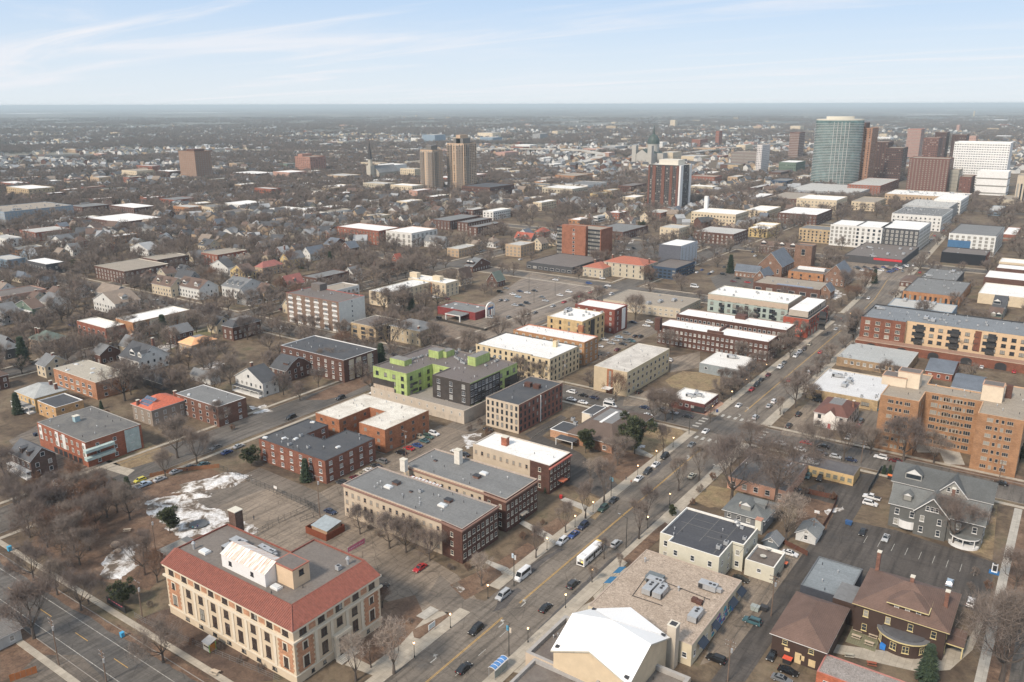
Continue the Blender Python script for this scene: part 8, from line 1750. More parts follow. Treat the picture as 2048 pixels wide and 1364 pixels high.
# person
def person_mesh():
 me=bpy.data.meshes.new('person');V=[(0,0,.95),(0,0,1.15),(0,0,1.42),(0,0,1.52),(0,.01,1.66),(.19,0,1.40),(.25,.02,1.12),(.24,.12,.9),(-.19,0,1.40),(-.25,0,1.12),(-.25,.08,.9),(.10,0,.88),(.11,.05,.48),(.11,-.02,.08),(.11,.12,.04),(-.10,0,.88),(-.11,-.05,.48),(-.11,-.16,.08),(-.11,-.02,.04)]
 E_=[(0,1),(1,2),(2,3),(3,4),(2,5),(5,6),(6,7),(2,8),(8,9),(9,10),(0,11),(11,12),(12,13),(13,14),(0,15),(15,16),(16,17),(17,18)]
 me.from_pydata(V,E_,[]);o=bpy.data.objects.new('tmp_person',me);COL.objects.link(o);s=o.modifiers.new('s','SKIN');R=[.16,.16,.17,.07,.12,.09,.065,.05,.09,.065,.05,.11,.08,.06,.05,.11,.08,.06,.05]
 sk=me.skin_vertices[0].data if me.skin_vertices else None
 if sk is None:
  bm=bmesh.new();bm.from_mesh(me);bm.verts.layers.skin.verify();bm.to_mesh(me);bm.free();sk=me.skin_vertices[0].data
 for i,r in enumerate(R):sk[i].radius=(r,r*.8)
 sk[0].use_root=True
 u=o.modifiers.new('u','SUBSURF');u.levels=1;u.render_levels=1
 dg=bpy.context.evaluated_depsgraph_get();dg.update();m2=bpy.data.meshes.new_from_object(o.evaluated_get(dg));bpy.data.objects.remove(o)
 def fn(nt,p):
  gm=nt.nodes.new('ShaderNodeTexCoord');sp=nt.nodes.new('ShaderNodeSeparateXYZ');nt.links.new(gm.outputs['Object'],sp.inputs[0]);oi=nt.nodes.new('ShaderNodeObjectInfo')
  a=_range(nt,sp.outputs[2],.90,.92);b_=_range(nt,sp.outputs[2],1.50,1.51);c1=_mix(nt,a,(0.03,0.035,0.06),oi.outputs['Color']);nt.links.new(_mix(nt,b_,c1,(0.35,0.2,0.14)),p.inputs['Base Color'])
 m2.materials.clear();m2.materials.append(mat('person clothes',fn));m2.name='person';return m2
PM=person_mesh()
HAIR=MB();HAIR.prism([(.10*cos(2*pi*k/8),-.02+.11*sin(2*pi*k/8)) for k in range(8)],1.66,1.79,plain((.05,.03,.02)));HAIRM=HAIR.mesh('hair')
def person(px,py,c,lab,s=1.0,rz=0.0):
 x,y=g(px,py);o=link('person',PM,None,(x,y,.1),rz,(*c,1));o.scale=(s,s,s);tag(o,lab,'person');link('hair',HAIRM,o)
person(386,1059,(.03,.35,.4),'child in teal coat on the snow beside the dark tarp',.72);person(391,1060,(.6,.6,.62),'child in white coat standing between two others on the snow',.66,1);person(396,1058,(.05,.05,.2),'adult in dark coat standing with children on the snow',1,2);person(178,1209,(.03,.03,.035),'person in black walking on the lower left pavement',1,.9)
person(1252,961,(.05,.05,.05),'person in dark coat on the pavement beside the leafy bank',1);person(1686,645,(.04,.04,.05),'person in dark clothes waiting at the far crossing',1);person(1682,641,(.5,.12,.12),'person in red top waiting at the far crossing',1);person(508,1040,(.04,.05,.06),'person in dark coat crossing the school yard lot',1);person(1262,968,(.4,.12,.05),'person in orange jacket beside the leafy bank',.9);person(1655,668,(.1,.2,.4),'person in blue beside the corner sculptures',1,2)
# bus shelter with glazed arched roof
def shelter():
 x,y=-98.6,131.0;r=empty('bus_shelter',(x,y,.1),'glass bus shelter with arched blue-tinted roof beside the avenue','bus shelter');W_,L_=1.7,5.2;bl=plain((.10,.24,.50),.15,.3)
 for sx in(0,W_):
  for sy in(0,L_/2,L_):b=MB();b.box(sx-.04,sx+.04,sy-.04,sy+.04,0,2.5,METAL);b.build('post',r)
 for sy in range(2):b=MB();b.box(W_-.01,W_+.01,.1+sy*L_/2,L_/2-.1+sy*L_/2,.3,2.3,plain((.28,.34,.33),.1,.1));b.build('glass_panel',r)
 n=8
 for q in range(4):
  b=MB()
  for k in range(n):
   a0,a1=pi*(.12+.76*k/n),pi*(.12+.76*(k+1)/n);f=lambda a:(W_/2-1.15*cos(a),2.35+.75*sin(a))
   (xa,za),(xb,zb)=f(a0),f(a1);ya,yb=q*L_/4+.05,(q+1)*L_/4-.05;b.face([(xa,ya,za),(xb,yb*0+ya,zb),(xb,yb,zb),(xa,yb,za)],bl if 0<k<n-1 else WHITE)
  b.build('roof_panel',r)
 for q in range(5):
  b=MB()
  for k in range(n):
   a0,a1=pi*(.12+.76*k/n),pi*(.12+.76*(k+1)/n);f=lambda a:(W_/2-1.17*cos(a),2.35+.78*sin(a));b.tube((f(a0)[0],q*L_/4,f(a0)[1]),(f(a1)[0],q*L_/4,f(a1)[1]),.06,.06,4,WHITE)
  b.build('roof_rib',r)
 b=MB();b.box(W_-.5,W_-.12,.6,3.2,.42,.5,METAL);b.box(W_-.45,W_-.4,.7,.8,0,.42,METAL);b.box(W_-.45,W_-.4,3,3.1,0,.42,METAL);b.build('bench',r)
shelter()
# brown rusty trash enclosure with lean-to roof
def enclosure():
 h=2.3;N_=g(653,1083);L_=g(611,1066);R_2=g(683,1064);x0,x1,y0,y1=L_[0],N_[0],N_[1],R_2[1]+1;m=plain((.20,.055,.025),.8,.15);r=empty('trash_enclosure',((x0+x1)/2,(y0+y1)/2,0),'rust-brown timber trash enclosure with pale grey lean-to roof','enclosure');o=((x0+x1)/2,(y0+y1)/2,0);occ(x0,x1,y0,y1);LAND.append((o[0],o[1],'rusty trash enclosure'))
 for(a,b_,c,d) in((x0,x1,y0,y0+.12),(x1-.12,x1,y0+.13,y1),(x0,x0+.12,y0+.13,y1),(x0+.13,x1-.13,y1-.12,y1)):box_part(r,o,'board_wall',a,b_,c,d,0,h,m)
 for k in range(12):t=x0+(x1-x0)*(k+.5)/12;box_part(r,o,'board',t-.22,t+.22,y0-.05,y0-.003,0,h+.05,m)
 b=MB();b.o=o;b.face([(x0+1,y0+1.2,h+.2),(x1-1,y0+1.2,h+.2),(x1-1,y1-.2,h+1.1),(x0+1,y1-.2,h+1.1)],plain((.30,.34,.36),.6));b.build('lean_to_roof',r);box_part(r,o,'shed',x0+1.2,x1-1.2,y0+1.5,y1-.4,0,h+.15,plain((.4,.26,.17),.8))
enclosure()
def flatthing(name,lab,cat,P,m,group=None,base=None):
 b=MB();o=base or P[0];b.o=(o[0],o[1],0)
 for q,mm in((P,m),):b.face(q,mm)
 e=b.build(name,loc=(o[0],o[1],0));return tag(e,lab,cat,group)
a,c_=g(696,1112),g(730,1093);b=MB();b.o=(a[0],a[1],0);PK=plain((.62,.16,.26),.7);d=Vector((c_[0]-a[0],c_[1]-a[1]));e=d.normalized();nn=Vector((e.y,-e.x))*.03
for s in(1,-1):b.face([(a[0]+nn.x*s,a[1]+nn.y*s,1.2),(c_[0]+nn.x*s,c_[1]+nn.y*s,1.2),(c_[0]+nn.x*s,c_[1]+nn.y*s,2.9),(a[0]+nn.x*s,a[1]+nn.y*s,2.6)],PK)
for k in range(9):t0,t1=.08+k*.095,.08+k*.095+.06;b.face([(a[0]+d.x*t0+nn.x*2,a[1]+d.y*t0+nn.y*2,1.75),(a[0]+d.x*t1+nn.x*2,a[1]+d.y*t1+nn.y*2,1.75),(a[0]+d.x*t1+nn.x*2,a[1]+d.y*t1+nn.y*2,2.1),(a[0]+d.x*t0+nn.x*2,a[1]+d.y*t0+nn.y*2,2.1)],plain((.75,.6,.62),.7))
for p in(a,c_):b.tube((p[0],p[1],0),(p[0],p[1],3.0),.05,.05,5,METAL)
tag(b.build('banner',loc=(a[0],a[1],0)),'pink banner with white lettering stretched between two posts in the lot','banner')
# signs
def board(px,py,w,h,z,m,lab,ang=pi/2,n=3,mm=None,cat='sign',name='sign'):
 x,y=g(px,py);r=empty(name,(x,y,0),lab,cat,rz=ang);b=MB();b.box(-w/2,w/2,-.06,.06,z,z+h,m);b.build('panel',r);b=MB();b.box(-w/2+.1,-w/2+.22,-.05,.05,0,z,METAL);b.box(w/2-.22,w/2-.1,-.05,.05,0,z,METAL);b.build('sign_leg',r)
 b=MB()
 for k in range(n):
  for q in range(6):b.box(-w*.38+q*w*.13,-w*.38+q*w*.13+w*.09,-.075,-.062,z+h*.78-k*h*.25,z+h*.78-k*h*.25+h*.1,mm or plain((.10,.28,.32)))
 b.build('lettering',r)
board(864,1262,2.6,1.5,.9,WHITE,'white name board with blue lettering in the leafy bed by the school',pi/2);board(1567,830,1.8,1.0,.6,DKF,'low dark sign with white frame on the bank lawn',pi/2,1,WHITE);board(2023,950,2,1.6,.8,WHITE,'white lot sign beside the right-hand corner',0,2)
board(233,1216,9,1.9,.0,plain((.02,.02,.022),.6),'black painted fence panel with pink and orange lettering by the brown park',0,1,plain((.7,.15,.2)),'fence','painted_fence')
# fences
def fence(pts,h,m,lab,step=2.4,solid=False,nm='fence',posts=True):
 P=[g(*p) for p in pts];r=empty(nm,(P[0][0],P[0][1],0),lab,'fence');o=(P[0][0],P[0][1],0)
 for a,c in zip(P,P[1:]):
  A=Vector(a);C=Vector(c);d=C-A;L=d.length;e=d/L;n=Vector((-e.y,e.x))*.03
  if solid:
   nb=min(90,max(1,int(L/1.0)))
   for k in range(nb):
    p,q=A+e*(L*k/nb+.03),A+e*(L*(k+1)/nb-.03);zz=h*(1-.04*(k%2));b=MB();b.o=o;b.prism([tuple(p-n),tuple(q-n),tuple(q+n),tuple(p+n)],.02,zz,m);b.build('board',r)
  else:
   b=MB();b.o=o
   for z in(.25,h*.6,h):b.tube((A.x,A.y,z),(C.x,C.y,z),.035,.035,4,m)
   b.build('rail',r)
   for k in range(int(L/step)+1):p=A+e*min(L,k*step);b=MB();b.o=o;b.tube((p.x,p.y,0),(p.x,p.y,h+.1),.05,.05,5,m);b.build('post',r)
   b=MB();b.o=o
   for k in range(int(L/.5)):p=A+e*(k*.5);b.tube((p.x,p.y,.2),(p.x,p.y,h),.016,.016,3,m)
   b.build('bars',r,kind='stuff')
BF=plain((.06,.06,.06),.7)
fence([(440,940),(635,1022)],2.2,BF,'black chain fence between the school yard and the drive');fence([(505,1078),(545,1052),(620,1018)],2.0,BF,'black fence enclosing the snowy playground corner');fence([(270,1235),(300,1252),(560,1364)],1.5,plain((.2,.19,.18)),'grey rail fence along the school front garden');fence([(610,1005),(640,1030),(600,1045)],1.8,BF,'short dark fence at the alley bend')
WD=plain((.11,.045,.03),.85);fence([(1604,985),(1674,1000),(1662,1030),(1637,1072)],1.9,WD,'dark brown board fence around the leafy yard',solid=True);fence([(1535,1072),(1615,1112)],1.7,WD,'dark brown board fence beside the white saloon',solid=True);fence([(1736,985),(1762,940),(1785,950)],1.8,plain((.06,.075,.085),.8),'blue-grey board fence by the grey victorian houses',solid=True)
fence([(300,955),(345,945),(440,935)],1.6,plain((.26,.12,.06),.8),'orange-brown board fence at the snow heap',solid=True);fence([(20,1364),(75,1345)],1.9,plain((.34,.12,.04),.8),'orange-brown board fence at the bottom left corner',solid=True);fence([(875,640),(970,662),(1000,650)],1.5,DKF,'dark fence along the brown field',solid=True)
fence([(1062,878),(1085,862),(1135,838)],.5,CONC,'low concrete wall beside the dark drive',solid=True,nm='low_wall')
# bins, dumpsters, tables, boulders, playhouse, charger
def boxy(name,lab,cat,px,py,w,d,h,m,top=None,rz=0,lid=True):
 x,y=g(px,py);r=empty(name,(x,y,0),lab,cat,rz=rz);b=MB();A=[(-w/2*.9,-d/2*.9),(w/2*.9,-d/2*.9),(w/2*.9,d/2*.9),(-w/2*.9,d/2*.9)];Q=[(-w/2,-d/2),(w/2,-d/2),(w/2,d/2),(-w/2,d/2)]
 for i in range(4):j=(i+1)%4;b.face([(*A[i],.12),(*A[j],.12),(*Q[j],h),(*Q[i],h)],m)
 b.face([(*p,.12) for p in A],m);b.build('bin',r)
 if lid:b=MB();b.prism([(p[0]*1.05,p[1]*1.05) for p in Q],h,h+.12,top or m,None,True);b.build('lid',r)
 b=MB()
 for s in(-1,1):
  for t in(-1,1):b.box(s*w*.35-.06,s*w*.35+.06,t*d*.35-.06,t*d*.35+.06,0,.12,DARK)
 b.build('castors',r)
boxy('dumpster','grey steel dumpster beside black bins behind the gravel-roofed shops','dumpster',1510,1221,2.2,1.5,1.4,plain((.32,.36,.34)),plain((.3,.33,.32)));boxy('dumpster','black dumpster beside the grey one behind the gravel-roofed shops','dumpster',1528,1221,1.9,1.4,1.3,DARK);boxy('dumpster','orange-lidded dumpster beside the terrace annex','dumpster',1567,1133,2,1.5,1.4,DARK,plain((.7,.16,.07)))
boxy('dumpster','black dumpster under the terrace annex wall','dumpster',1553,1155,1.5,1.3,1.3,DARK);boxy('dumpster','orange-lidded dumpster by the blue-grey fence','dumpster',1781,958,2,1.5,1.4,DARK,plain((.75,.18,.05)));boxy('dumpster','blue dumpster at the edge of the restaurant lot','dumpster',1697,1049,2,1.3,1.2,plain((.03,.09,.22)));boxy('dumpster','red-topped dumpster by the carriage house','dumpster',1574,1326,2,1.5,1.4,DARK,plain((.7,.1,.05)))
boxy('recycling_bin','bright blue bin at the far end of the lower left pavement','bin',20,1102,1.1,1.1,1.5,plain((.06,.35,.55)));boxy('recycling_bin','bright blue bin beside a green sign on the lower left verge','bin',245,1274,.9,.9,1.3,plain((.06,.35,.6)));boxy('post_box','dark blue post box on the corner paving','post box',1434,825,.7,.7,1.3,plain((.03,.06,.2)));boxy('red_box','red news box beside the canopy entrance','box',1122,997,.9,.7,1.2,plain((.5,.03,.03)));boxy('blue_chair','blue plastic cover beside the round bay','cover',1765,1298,1.3,1.2,1.3,plain((.03,.2,.6)))
boxy('dumpster','dark bin at the corner of the red brick balcony building','dumpster',71,872,1.6,1.2,1.2,plain((.03,.04,.07)));boxy('dumpster','dark blue dumpster by the brown field fence','dumpster',878,638,3,2,1.5,DARK)
def table(px,py,lab,m=plain((.50,.41,.31),.8),rz=0.0):
 x,y=g(px,py);r=empty('picnic_table',(x,y,.15),lab,'picnic table','picnic tables outside',rz);b=MB()
 for k in range(5):b.box(-1.1,1.1,-.38+k*.155,-.38+k*.155+.14,.72,.76,m)
 b.build('tabletop',r)
 for s in(-1,1):b=MB();b.box(-1.1,1.1,s*.75-.14,s*.75+.14,.42,.46,m);b.build('bench',r)
 for s in(-.8,.8):b=MB();b.box(s-.05,s+.05,-.7,.7,.34,.40,m);b.box(s-.05,s+.05,-.05,.05,0,.72,m);b.build('leg',r)
x0,y0=g(1690,1290);x1,y1=g(1765,1262);b=MB();b.o=(x0,y0,0)
tag(empty('timber_deck',(x0,y0,0),'timber dining deck beside the mansion restaurant','deck'),None);dk=COL.objects['timber_deck'] if 'timber_deck' in COL.objects else bpy.data.objects['timber_deck']
dx0,dy0=g(1686,1293)[0],g(1756,1306)[1];dx1,dy1=g(1768,1262)[0],g(1768,1262)[1]+1
for k in range(int((dx1-dx0)/.5)):q=MB();q.box(dx0+k*.5-x0,dx0+k*.5+.46-x0,dy0-y0,dy1-y0,.03,.14,plain((.20,.19,.12),.9));q.build('plank',dk)
for(p,q_,l) in((1716,1263,'first'),(1712,1277,'second'),(1746,1276,'third'),(1738,1290,'fourth')):table(p,q_,f'pale wooden picnic table on the timber deck, {l} from its back left corner')
table(1697,1314,'weathered grey picnic table on the snow patch below the deck',plain((.4,.37,.3)),.4);table(1743,1331,'red-brown picnic table on the grass below the deck',plain((.3,.09,.05)),.3);table(255,1063,'pale picnic table in the leafy playground',rz=.8);table(430,1348,'pale picnic table beside the school front',rz=.2);table(1497,1010,'dark picnic table on the bungalow lawn',DKF,.3)
def boulder(px,py,s,lab):
 r=random.Random(int(px));x,y=g(px,py);bm=bmesh.new();bmesh.ops.create_icosphere(bm,subdivisions=2,radius=s)
 for v in bm.verts:v.co*=1+r.uniform(-.13,.13);v.co.z=v.co.z*.62+s*.45
 me=bpy.data.meshes.new('boulder');bm.to_mesh(me);bm.free();me.materials.append(plain((.36,.27,.20),.9));tag(link('boulder',me,None,(x,y,0)),lab,'boulder','boulders in the snowy playground')
boulder(231,1093,1.5,'largest tan boulder on the snow in the playground');boulder(237,1104,1.1,'middle-sized tan boulder leaning on the largest one');boulder(226,1107,.6,'smallest tan boulder at the pile\'s left foot')
def playhouse():
 x,y=g(420,1298);r=empty('playhouse',(x,y,0),'small green and cream playhouse with sloping grey roof by the school','playhouse');cr=plain((.65,.6,.5));gn=plain((.25,.5,.12))
 for a in((-1.2,-.9),(1.2,-.9),(-1.2,.9),(1.2,.9)):b=MB();b.box(a[0]-.08,a[0]+.08,a[1]-.08,a[1]+.08,0,2.3,cr if a[0]<0 else gn);b.build('post',r)
 b=MB();b.box(-1.2,1.2,-.94,-.88,0,1.0,cr);b.box(1.16,1.22,-.8,.8,0,1.9,plain((.5,.2,.04)));b.box(-1.2,1.2,-.94,-.88,1.5,2.3,cr);b.build('side_panel',r)
 b=MB();b.face([(-1.5,-1.2,2.3),(1.5,-1.2,2.3),(1.5,1.2,2.9),(-1.5,1.2,2.9)],plain((.42,.42,.42)));b.build('roof',r)
playhouse()
def tarp():
 x,y=g(398,1050);b=MB();b.prism([(2.9*cos(2*pi*k/20),2.9*sin(2*pi*k/20)) for k in range(20)],.05,.5,plain((.10,.105,.11),.6));tag(b.build('trampoline',loc=(x,y,0)),'round dark play mat standing on the snow','trampoline')
tarp()
def charger():
 x,y=g(1988,1146);r=empty('charging_kiosk',(x,y,0),'white arched kiosk with dark screen on a blue base in the lot corner','kiosk');b=MB();b.box(-1.3,1.3,-1.0,1.0,0.02,.35,plain((.02,.13,.32)));b.build('base',r);b=MB();b.box(-.75,.75,-.35,.35,.35,2.9,plain((.75,.75,.75),.3));b.build('body',r);b=MB();b.box(-.5,.5,-.37,-.355,.8,2.5,DARK);b.box(-.45,.45,-.3,.3,2.9,2.95,DARK);b.build('screen',r)
charger()
def hoop(px,py,lab):
 x,y=g(px,py);r=empty('basketball_hoop',(x,y,0),lab,'basketball hoop');b=MB();b.tube((0,0,0),(0,0,3.0),.07,.07,6,BLK);b.build('post',r);b=MB();b.box(-.8,.8,-.5,-.45,2.6,3.6,WHITE);b.build('backboard',r);b=MB()
 for k in range(10):b.tube((.23*cos(2*pi*k/10),-.8+.23*sin(2*pi*k/10),2.9),(.23*cos(2*pi*(k+1)/10),-.8+.23*sin(2*pi*(k+1)/10),2.9),.02,.02,3,plain((.6,.15,.05)))
 b.build('rim',r)
hoop(1633,1040,'basketball hoop with white backboard in the leafy yard');hoop(554,990,'basketball hoop beside the school lot fence')
for(px,py,lab) in((1537,1101,'first round table with white top on the roof terrace'),(1526,1116,'second round table with white top on the roof terrace')):
 x,y=g(px,py,4.1);b=MB();b.tube((0,0,0),(0,0,.7),.08,.08,6,DARK);b.prism([(.9*cos(2*pi*k/14),.9*sin(2*pi*k/14)) for k in range(14)],.7,.76,plain((.5,.48,.42)),None,True);tag(b.build('round_table',loc=(x,y,4.1)),lab,'table')
 # entrance steps in concrete at the leafy bank
def steps(px,py,n,dx,dy,w,lab):
 x,y=g(px,py);r=empty('garden_steps',(x,y,0),lab,'steps')
 for k in range(n):b=MB();b.box(-dx*k-dx/2 if dx else-w/2,-dx*k+dx/2 if dx else w/2,-w/2,w/2,0.03,.16*(k+1)+.1,CONCL);b.build('step',r)
for(p,q,lab) in((1246,1142,'upper'),(1228,1162,'lower')):
 x,y=g(p,q,3);b=MB();bl_m=plain((.03,.14,.27),.7);b.face([(0,-2,3.4),(0,2,3.4),(-2.2,2,2.6),(-2.2,-2,2.6)],bl_m);b.face([(-2.2,-2,2.6),(-2.2,2,2.6),(-2.2,2,2.3),(-2.2,-2,2.3)],bl_m);b.box(-2.15,-2.1,-1.95,-1.9,0,2.5,DARK);b.box(-2.15,-2.1,1.9,1.95,0,2.5,DARK);tag(b.build('awning',loc=(x,y,0)),f'blue canvas awning over the pavement by the gravel-roofed shops, {lab} of two','awning')
steps(1303,913,9,.8,0,2.6,'pale concrete steps with railings climbing the leafy bank');steps(1028,1152,6,.7,0,1.8,'concrete garden steps below the beige and brown block');steps(1108,1085,5,.7,0,1.6,'concrete garden steps below the middle brown block');steps(1183,1028,5,.7,0,1.6,'concrete garden steps below the white-roofed brown block')
# ------------------------------------------------------------------ trees
def barkmat(key,tones):
 def fn(nt,p):
  oi=nt.nodes.new('ShaderNodeObjectInfo');c=_ramp(nt,oi.outputs['Random'],[(i/(len(tones)-1),t) for i,t in enumerate(tones)])
  n=_ramp(nt,_noise(nt,.6,4),[(.3,(.75,)*3),(.7,(1.2,)*3)]);nt.links.new(_mix(nt,1.0,c,n,'MULTIPLY'),p.inputs['Base Color']);p.inputs['Roughness'].default_value=.9
 return mat(('bark',key),fn)
TWIG=barkmat('twig',[(.185,.140,.118),(.21,.17,.142),(.145,.115,.103),(.25,.20,.165),(.165,.128,.108)]);TRUNK=barkmat('trunk',[(.085,.068,.056),(.11,.09,.076),(.065,.053,.046)])
RUST=barkmat('rust',[(.20,.115,.075),(.17,.10,.07)]);PALE=barkmat('pale',[(.30,.24,.20),(.34,.28,.23)])
def bare_tree(seed,H,R,ntw,tw=.05,twl=1.0,levels=3,limbs=6,sides=4,tf=.22,twigm=None,spread=1.0):
 r=random.Random(seed);T=MB();C=MB();tm=twigm or TWIG
 th=H*tf;r0=H*.020;T.tube((0,0,0),(0,0,th*.4),r0*1.5,r0*1.15,7,TRUNK);T.tube((0,0,th*.4),(0,0,th),r0*1.15,r0,7,TRUNK)
 ends_=[];cz=H*.62
 def grow(p,d,L,rad,lv):
  n=2 if lv>1 else 1;q=p
  for _ in range(n):
   d2=(d+Vector((r.uniform(-.25,.25),r.uniform(-.25,.25),r.uniform(-.05,.28)))).normalized();q2=q+d2*L/n;T.tube(q,q2,rad,rad*.75,sides if lv>1 else 3,TRUNK);q=q2;d=d2;rad*=.75
  if lv==0:ends_.append((q,d));return
  ends_.append((q,d))
  k=r.choice((2,3,3)) if lv>1 else 3
  for i in range(k):
   a=Vector((r.uniform(-1,1),r.uniform(-1,1),r.uniform(-.35,.9))).normalized();nd=(d*1.0+a*.85*spread).normalized();grow(q,nd,L*r.uniform(.62,.82),rad*.72,lv-1)
 for i in range(limbs):
  a=2*pi*i/limbs+r.uniform(-.4,.4);el=r.uniform(.45,1.25);z=th*r.uniform(.75,1.0)
  d=Vector((cos(a)*cos(el)*R/(H*.38),sin(a)*cos(el)*R/(H*.38),sin(el))).normalized();grow(Vector((0,0,z)),d,(H-th)*.36,r0*.62,levels-1)
 grow(Vector((0,0,th)),Vector((0,0,1)),(H-th)*.38,r0*.75,levels-1)
 sx=max(max(abs(e[0].x),abs(e[0].y)) for e in ends_)/R;sz=max(e[0].z for e in ends_)/(H*.95)
 for v in(T,):v.v=[(x/(1 if z<th*.9 else sx),y/(1 if z<th*.9 else sx),z if z<th*.9 else th*.9+(z-th*.9)/((sz*H*.95-th*.9)/(H*.95-th*.9))) for x,y,z in v.v]
 f=((sz*H*.95-th*.9)/(H*.95-th*.9));E_=[(Vector((e.x/sx,e.y/sx,th*.9+(e.z-th*.9)/f)),d) for e,d in ends_]
 per=max(1,int(ntw/len(E_)))
 for e,d in E_:
  for k in range(per):
   a=Vector((r.gauss(0,1),r.gauss(0,1),r.gauss(.25,.8))).normalized();dd=(d*.8+a).normalized();s=e-dd*r.uniform(0,.5)*twl+Vector((r.gauss(0,1),r.gauss(0,1),r.gauss(0,.7)))*R*.085;L=twl*r.uniform(.6,1.5)
   w=dd.cross(Vector((r.uniform(-1,1),r.uniform(-1,1),r.uniform(-1,1)))).normalized()*tw*r.uniform(.6,1.3);t=s+dd*L
   C.face([tuple(s-w),tuple(s+w),tuple(t)],tm)
 return T.mesh('trunk'),C.mesh('crown')
def conifer(seed,H,R,n,kind='spruce'):
 r=random.Random(seed);T=MB();C=MB();cm=[plain(c,.8,.2) for c in((.030,.050,.026),(.045,.066,.032),(.022,.038,.022))] if kind=='spruce' else[plain(c,.8,.2) for c in((.055,.068,.028),(.085,.090,.038),(.035,.045,.022))]
 T.tube((0,0,0),(0,0,H*.92),H*.018,H*.004,6,TRUNK)
 if kind=='pine':
  blobs=[(Vector((r.gauss(0,R*.38),r.gauss(0,R*.38),H*r.uniform(.35,.95))),R*r.uniform(.22,.42)) for _ in range(22)]
  for p,s in blobs:T.tube((0,0,p.z-s),tuple(p),H*.008,H*.003,4,TRUNK)
 for k in range(n):
  if kind=='pine':
   p,s=r.choice(blobs);a=Vector((r.gauss(0,1),r.gauss(0,1),r.gauss(0,.7))).normalized()*s*r.uniform(.6,1);c=p+a;d=(a.normalized()+Vector((0,0,.4))).normalized();L=.55;w_=.22
  else:
   t=r.random()**.8;z=H*(.06+.94*t);lay=.75+.25*sin(z*5.5+r.uniform(-.5,.5));rr_=R*(1-t)**.85*r.uniform(.35,1)*lay+.1;a=r.uniform(0,2*pi);c=Vector((cos(a)*rr_,sin(a)*rr_,z-rr_*.22));d=Vector((cos(a),sin(a),-.25)).normalized();L=.75;w_=.26
  w=d.cross(Vector((r.uniform(-.5,.5),r.uniform(-.5,.5),1))).normalized()*w_*r.uniform(.6,1.3);e=c+d*L*r.uniform(.6,1.3);C.face([tuple(c-w),tuple(c+w*.9),tuple(e+w*.3),tuple(e-w*.4)],cm[k%3])
 return T.mesh('trunk'),C.mesh('crown')
NEARP=[bare_tree(11+i,10,4.9,4600,.019,1.25,4,6) for i in range(6)]
TALLP=[bare_tree(31+i,10,2.8,2300,.020,1.0,4,5,spread=.7) for i in range(3)] # upright young street trees
MIDP=[bare_tree(51+i,10,5.0,2300,.032,1.5,3,7,3) for i in range(6)]
RUSTP=[bare_tree(71+i,10,4.2,2200,.028,1.0,4,6,twigm=RUST) for i in range(2)];PALEP=[bare_tree(81+i,10,3.4,2200,.024,1.0,4,6,twigm=PALE) for i in range(2)]
BUSH=bare_tree(91,10,8,1600,.09,2.4,2,9,3,.05,twigm=RUST);BUSHG=bare_tree(92,10,8,1600,.09,2.4,2,9,3,.05)
SPR=[conifer(101+i,10,2.6,2600) for i in range(2)];PIN=[conifer(111+i,10,4.2,4200,'pine') for i in range(2)]
TREES=[];rt=random.Random(77)
DESC=dict(b='bare grey-brown tree',t='slim bare young tree',r='bare rust-tinged tree',p='bare pale-twigged tree',s='dark green spruce',n='bushy green pine',k='low leafless shrub',g='tangled grey shrub')
def tree(px,py,h,k='b',world=False,rs=1.0,where=None):
 x,y=(px,py) if world else g(px,py);TREES.append((x,y));D=dist(x,y)
 if not world and k in 'btrp':h*=1.42
 pr=dict(b=NEARP if D<380 else MIDP,t=TALLP if D<380 else MIDP,r=RUSTP,p=PALEP,s=SPR,n=PIN,k=[BUSH],g=[BUSHG])[k];m=rt.choice(pr);s=h/10
 nm=dict(s='spruce_tree',n='pine_tree',k='shrub',g='shrub').get(k,'bare_tree');q,dd=nearest(x,y)
 rel='beside' if dd<28 else('near' if dd<70 else 'beyond');lab=f'{DESC[k]} {where or rel+" the "+q}'
 r=empty(nm,(x,y,0),lab,'shrub' if k in 'kg' else 'tree','shrubs' if k in 'kg' else 'trees of the streets and gardens',rt.uniform(0,6.28));r.scale=(s*rs,s*rs,s)
 link('trunk',m[0],r);link('crown',m[1],r)
for a in[(68,1277,12),(68,1161,9),(115,1190,8),(163,1221,8.5),(327,1325,9),(812,1105,8.5),(779,1097,8.5),(720,1068,7),(859,1121,8),(1904,1089,12),(1235,931,9),(1330,843,11),(1306,843,10),(1590,815,12,'b'),(1552,1001,18),(1463,1004,17),(1806,922,13),(1867,926,9),(1687,923,12),(1627,908,10),(1741,908,8),
(2003,1362,17),(2015,1290,11),(2030,1180,9),(355,916,12.5),(394,927,10),(331,955,8),(440,852,8),(250,802,14),(262,790,9),(142,646,16),(172,716,9),(197,718,10),(96,736,9),(260,671,9),(286,678,8),(354,666,9),(435,646,9),(779,706,16),(602,666,8),(627,668,8),(682,678,8),(808,622,12),(1270,641,12),(1336,703,9),(1706,681,13),(1656,521,9),
(430,790,9),(408,745,9),(415,712,8),(567,790,8),(600,800,6),(637,775,7),(655,745,9),(690,745,8),(30,1010,10),(45,1035,9),(12,960,9),(722,760,7),(850,700,8),(880,705,8),(905,710,7),(935,715,7),(960,700,7),(1040,755,8),(1085,765,8),(1065,760,7),(840,640,7),(855,645,7),(1500,900,9),(1905,700,8),(1930,715,8),(1875,700,9),(2000,720,8),(1845,640,9),(1770,765,8),(1960,660,9),(1940,660,9)]:tree(*a)
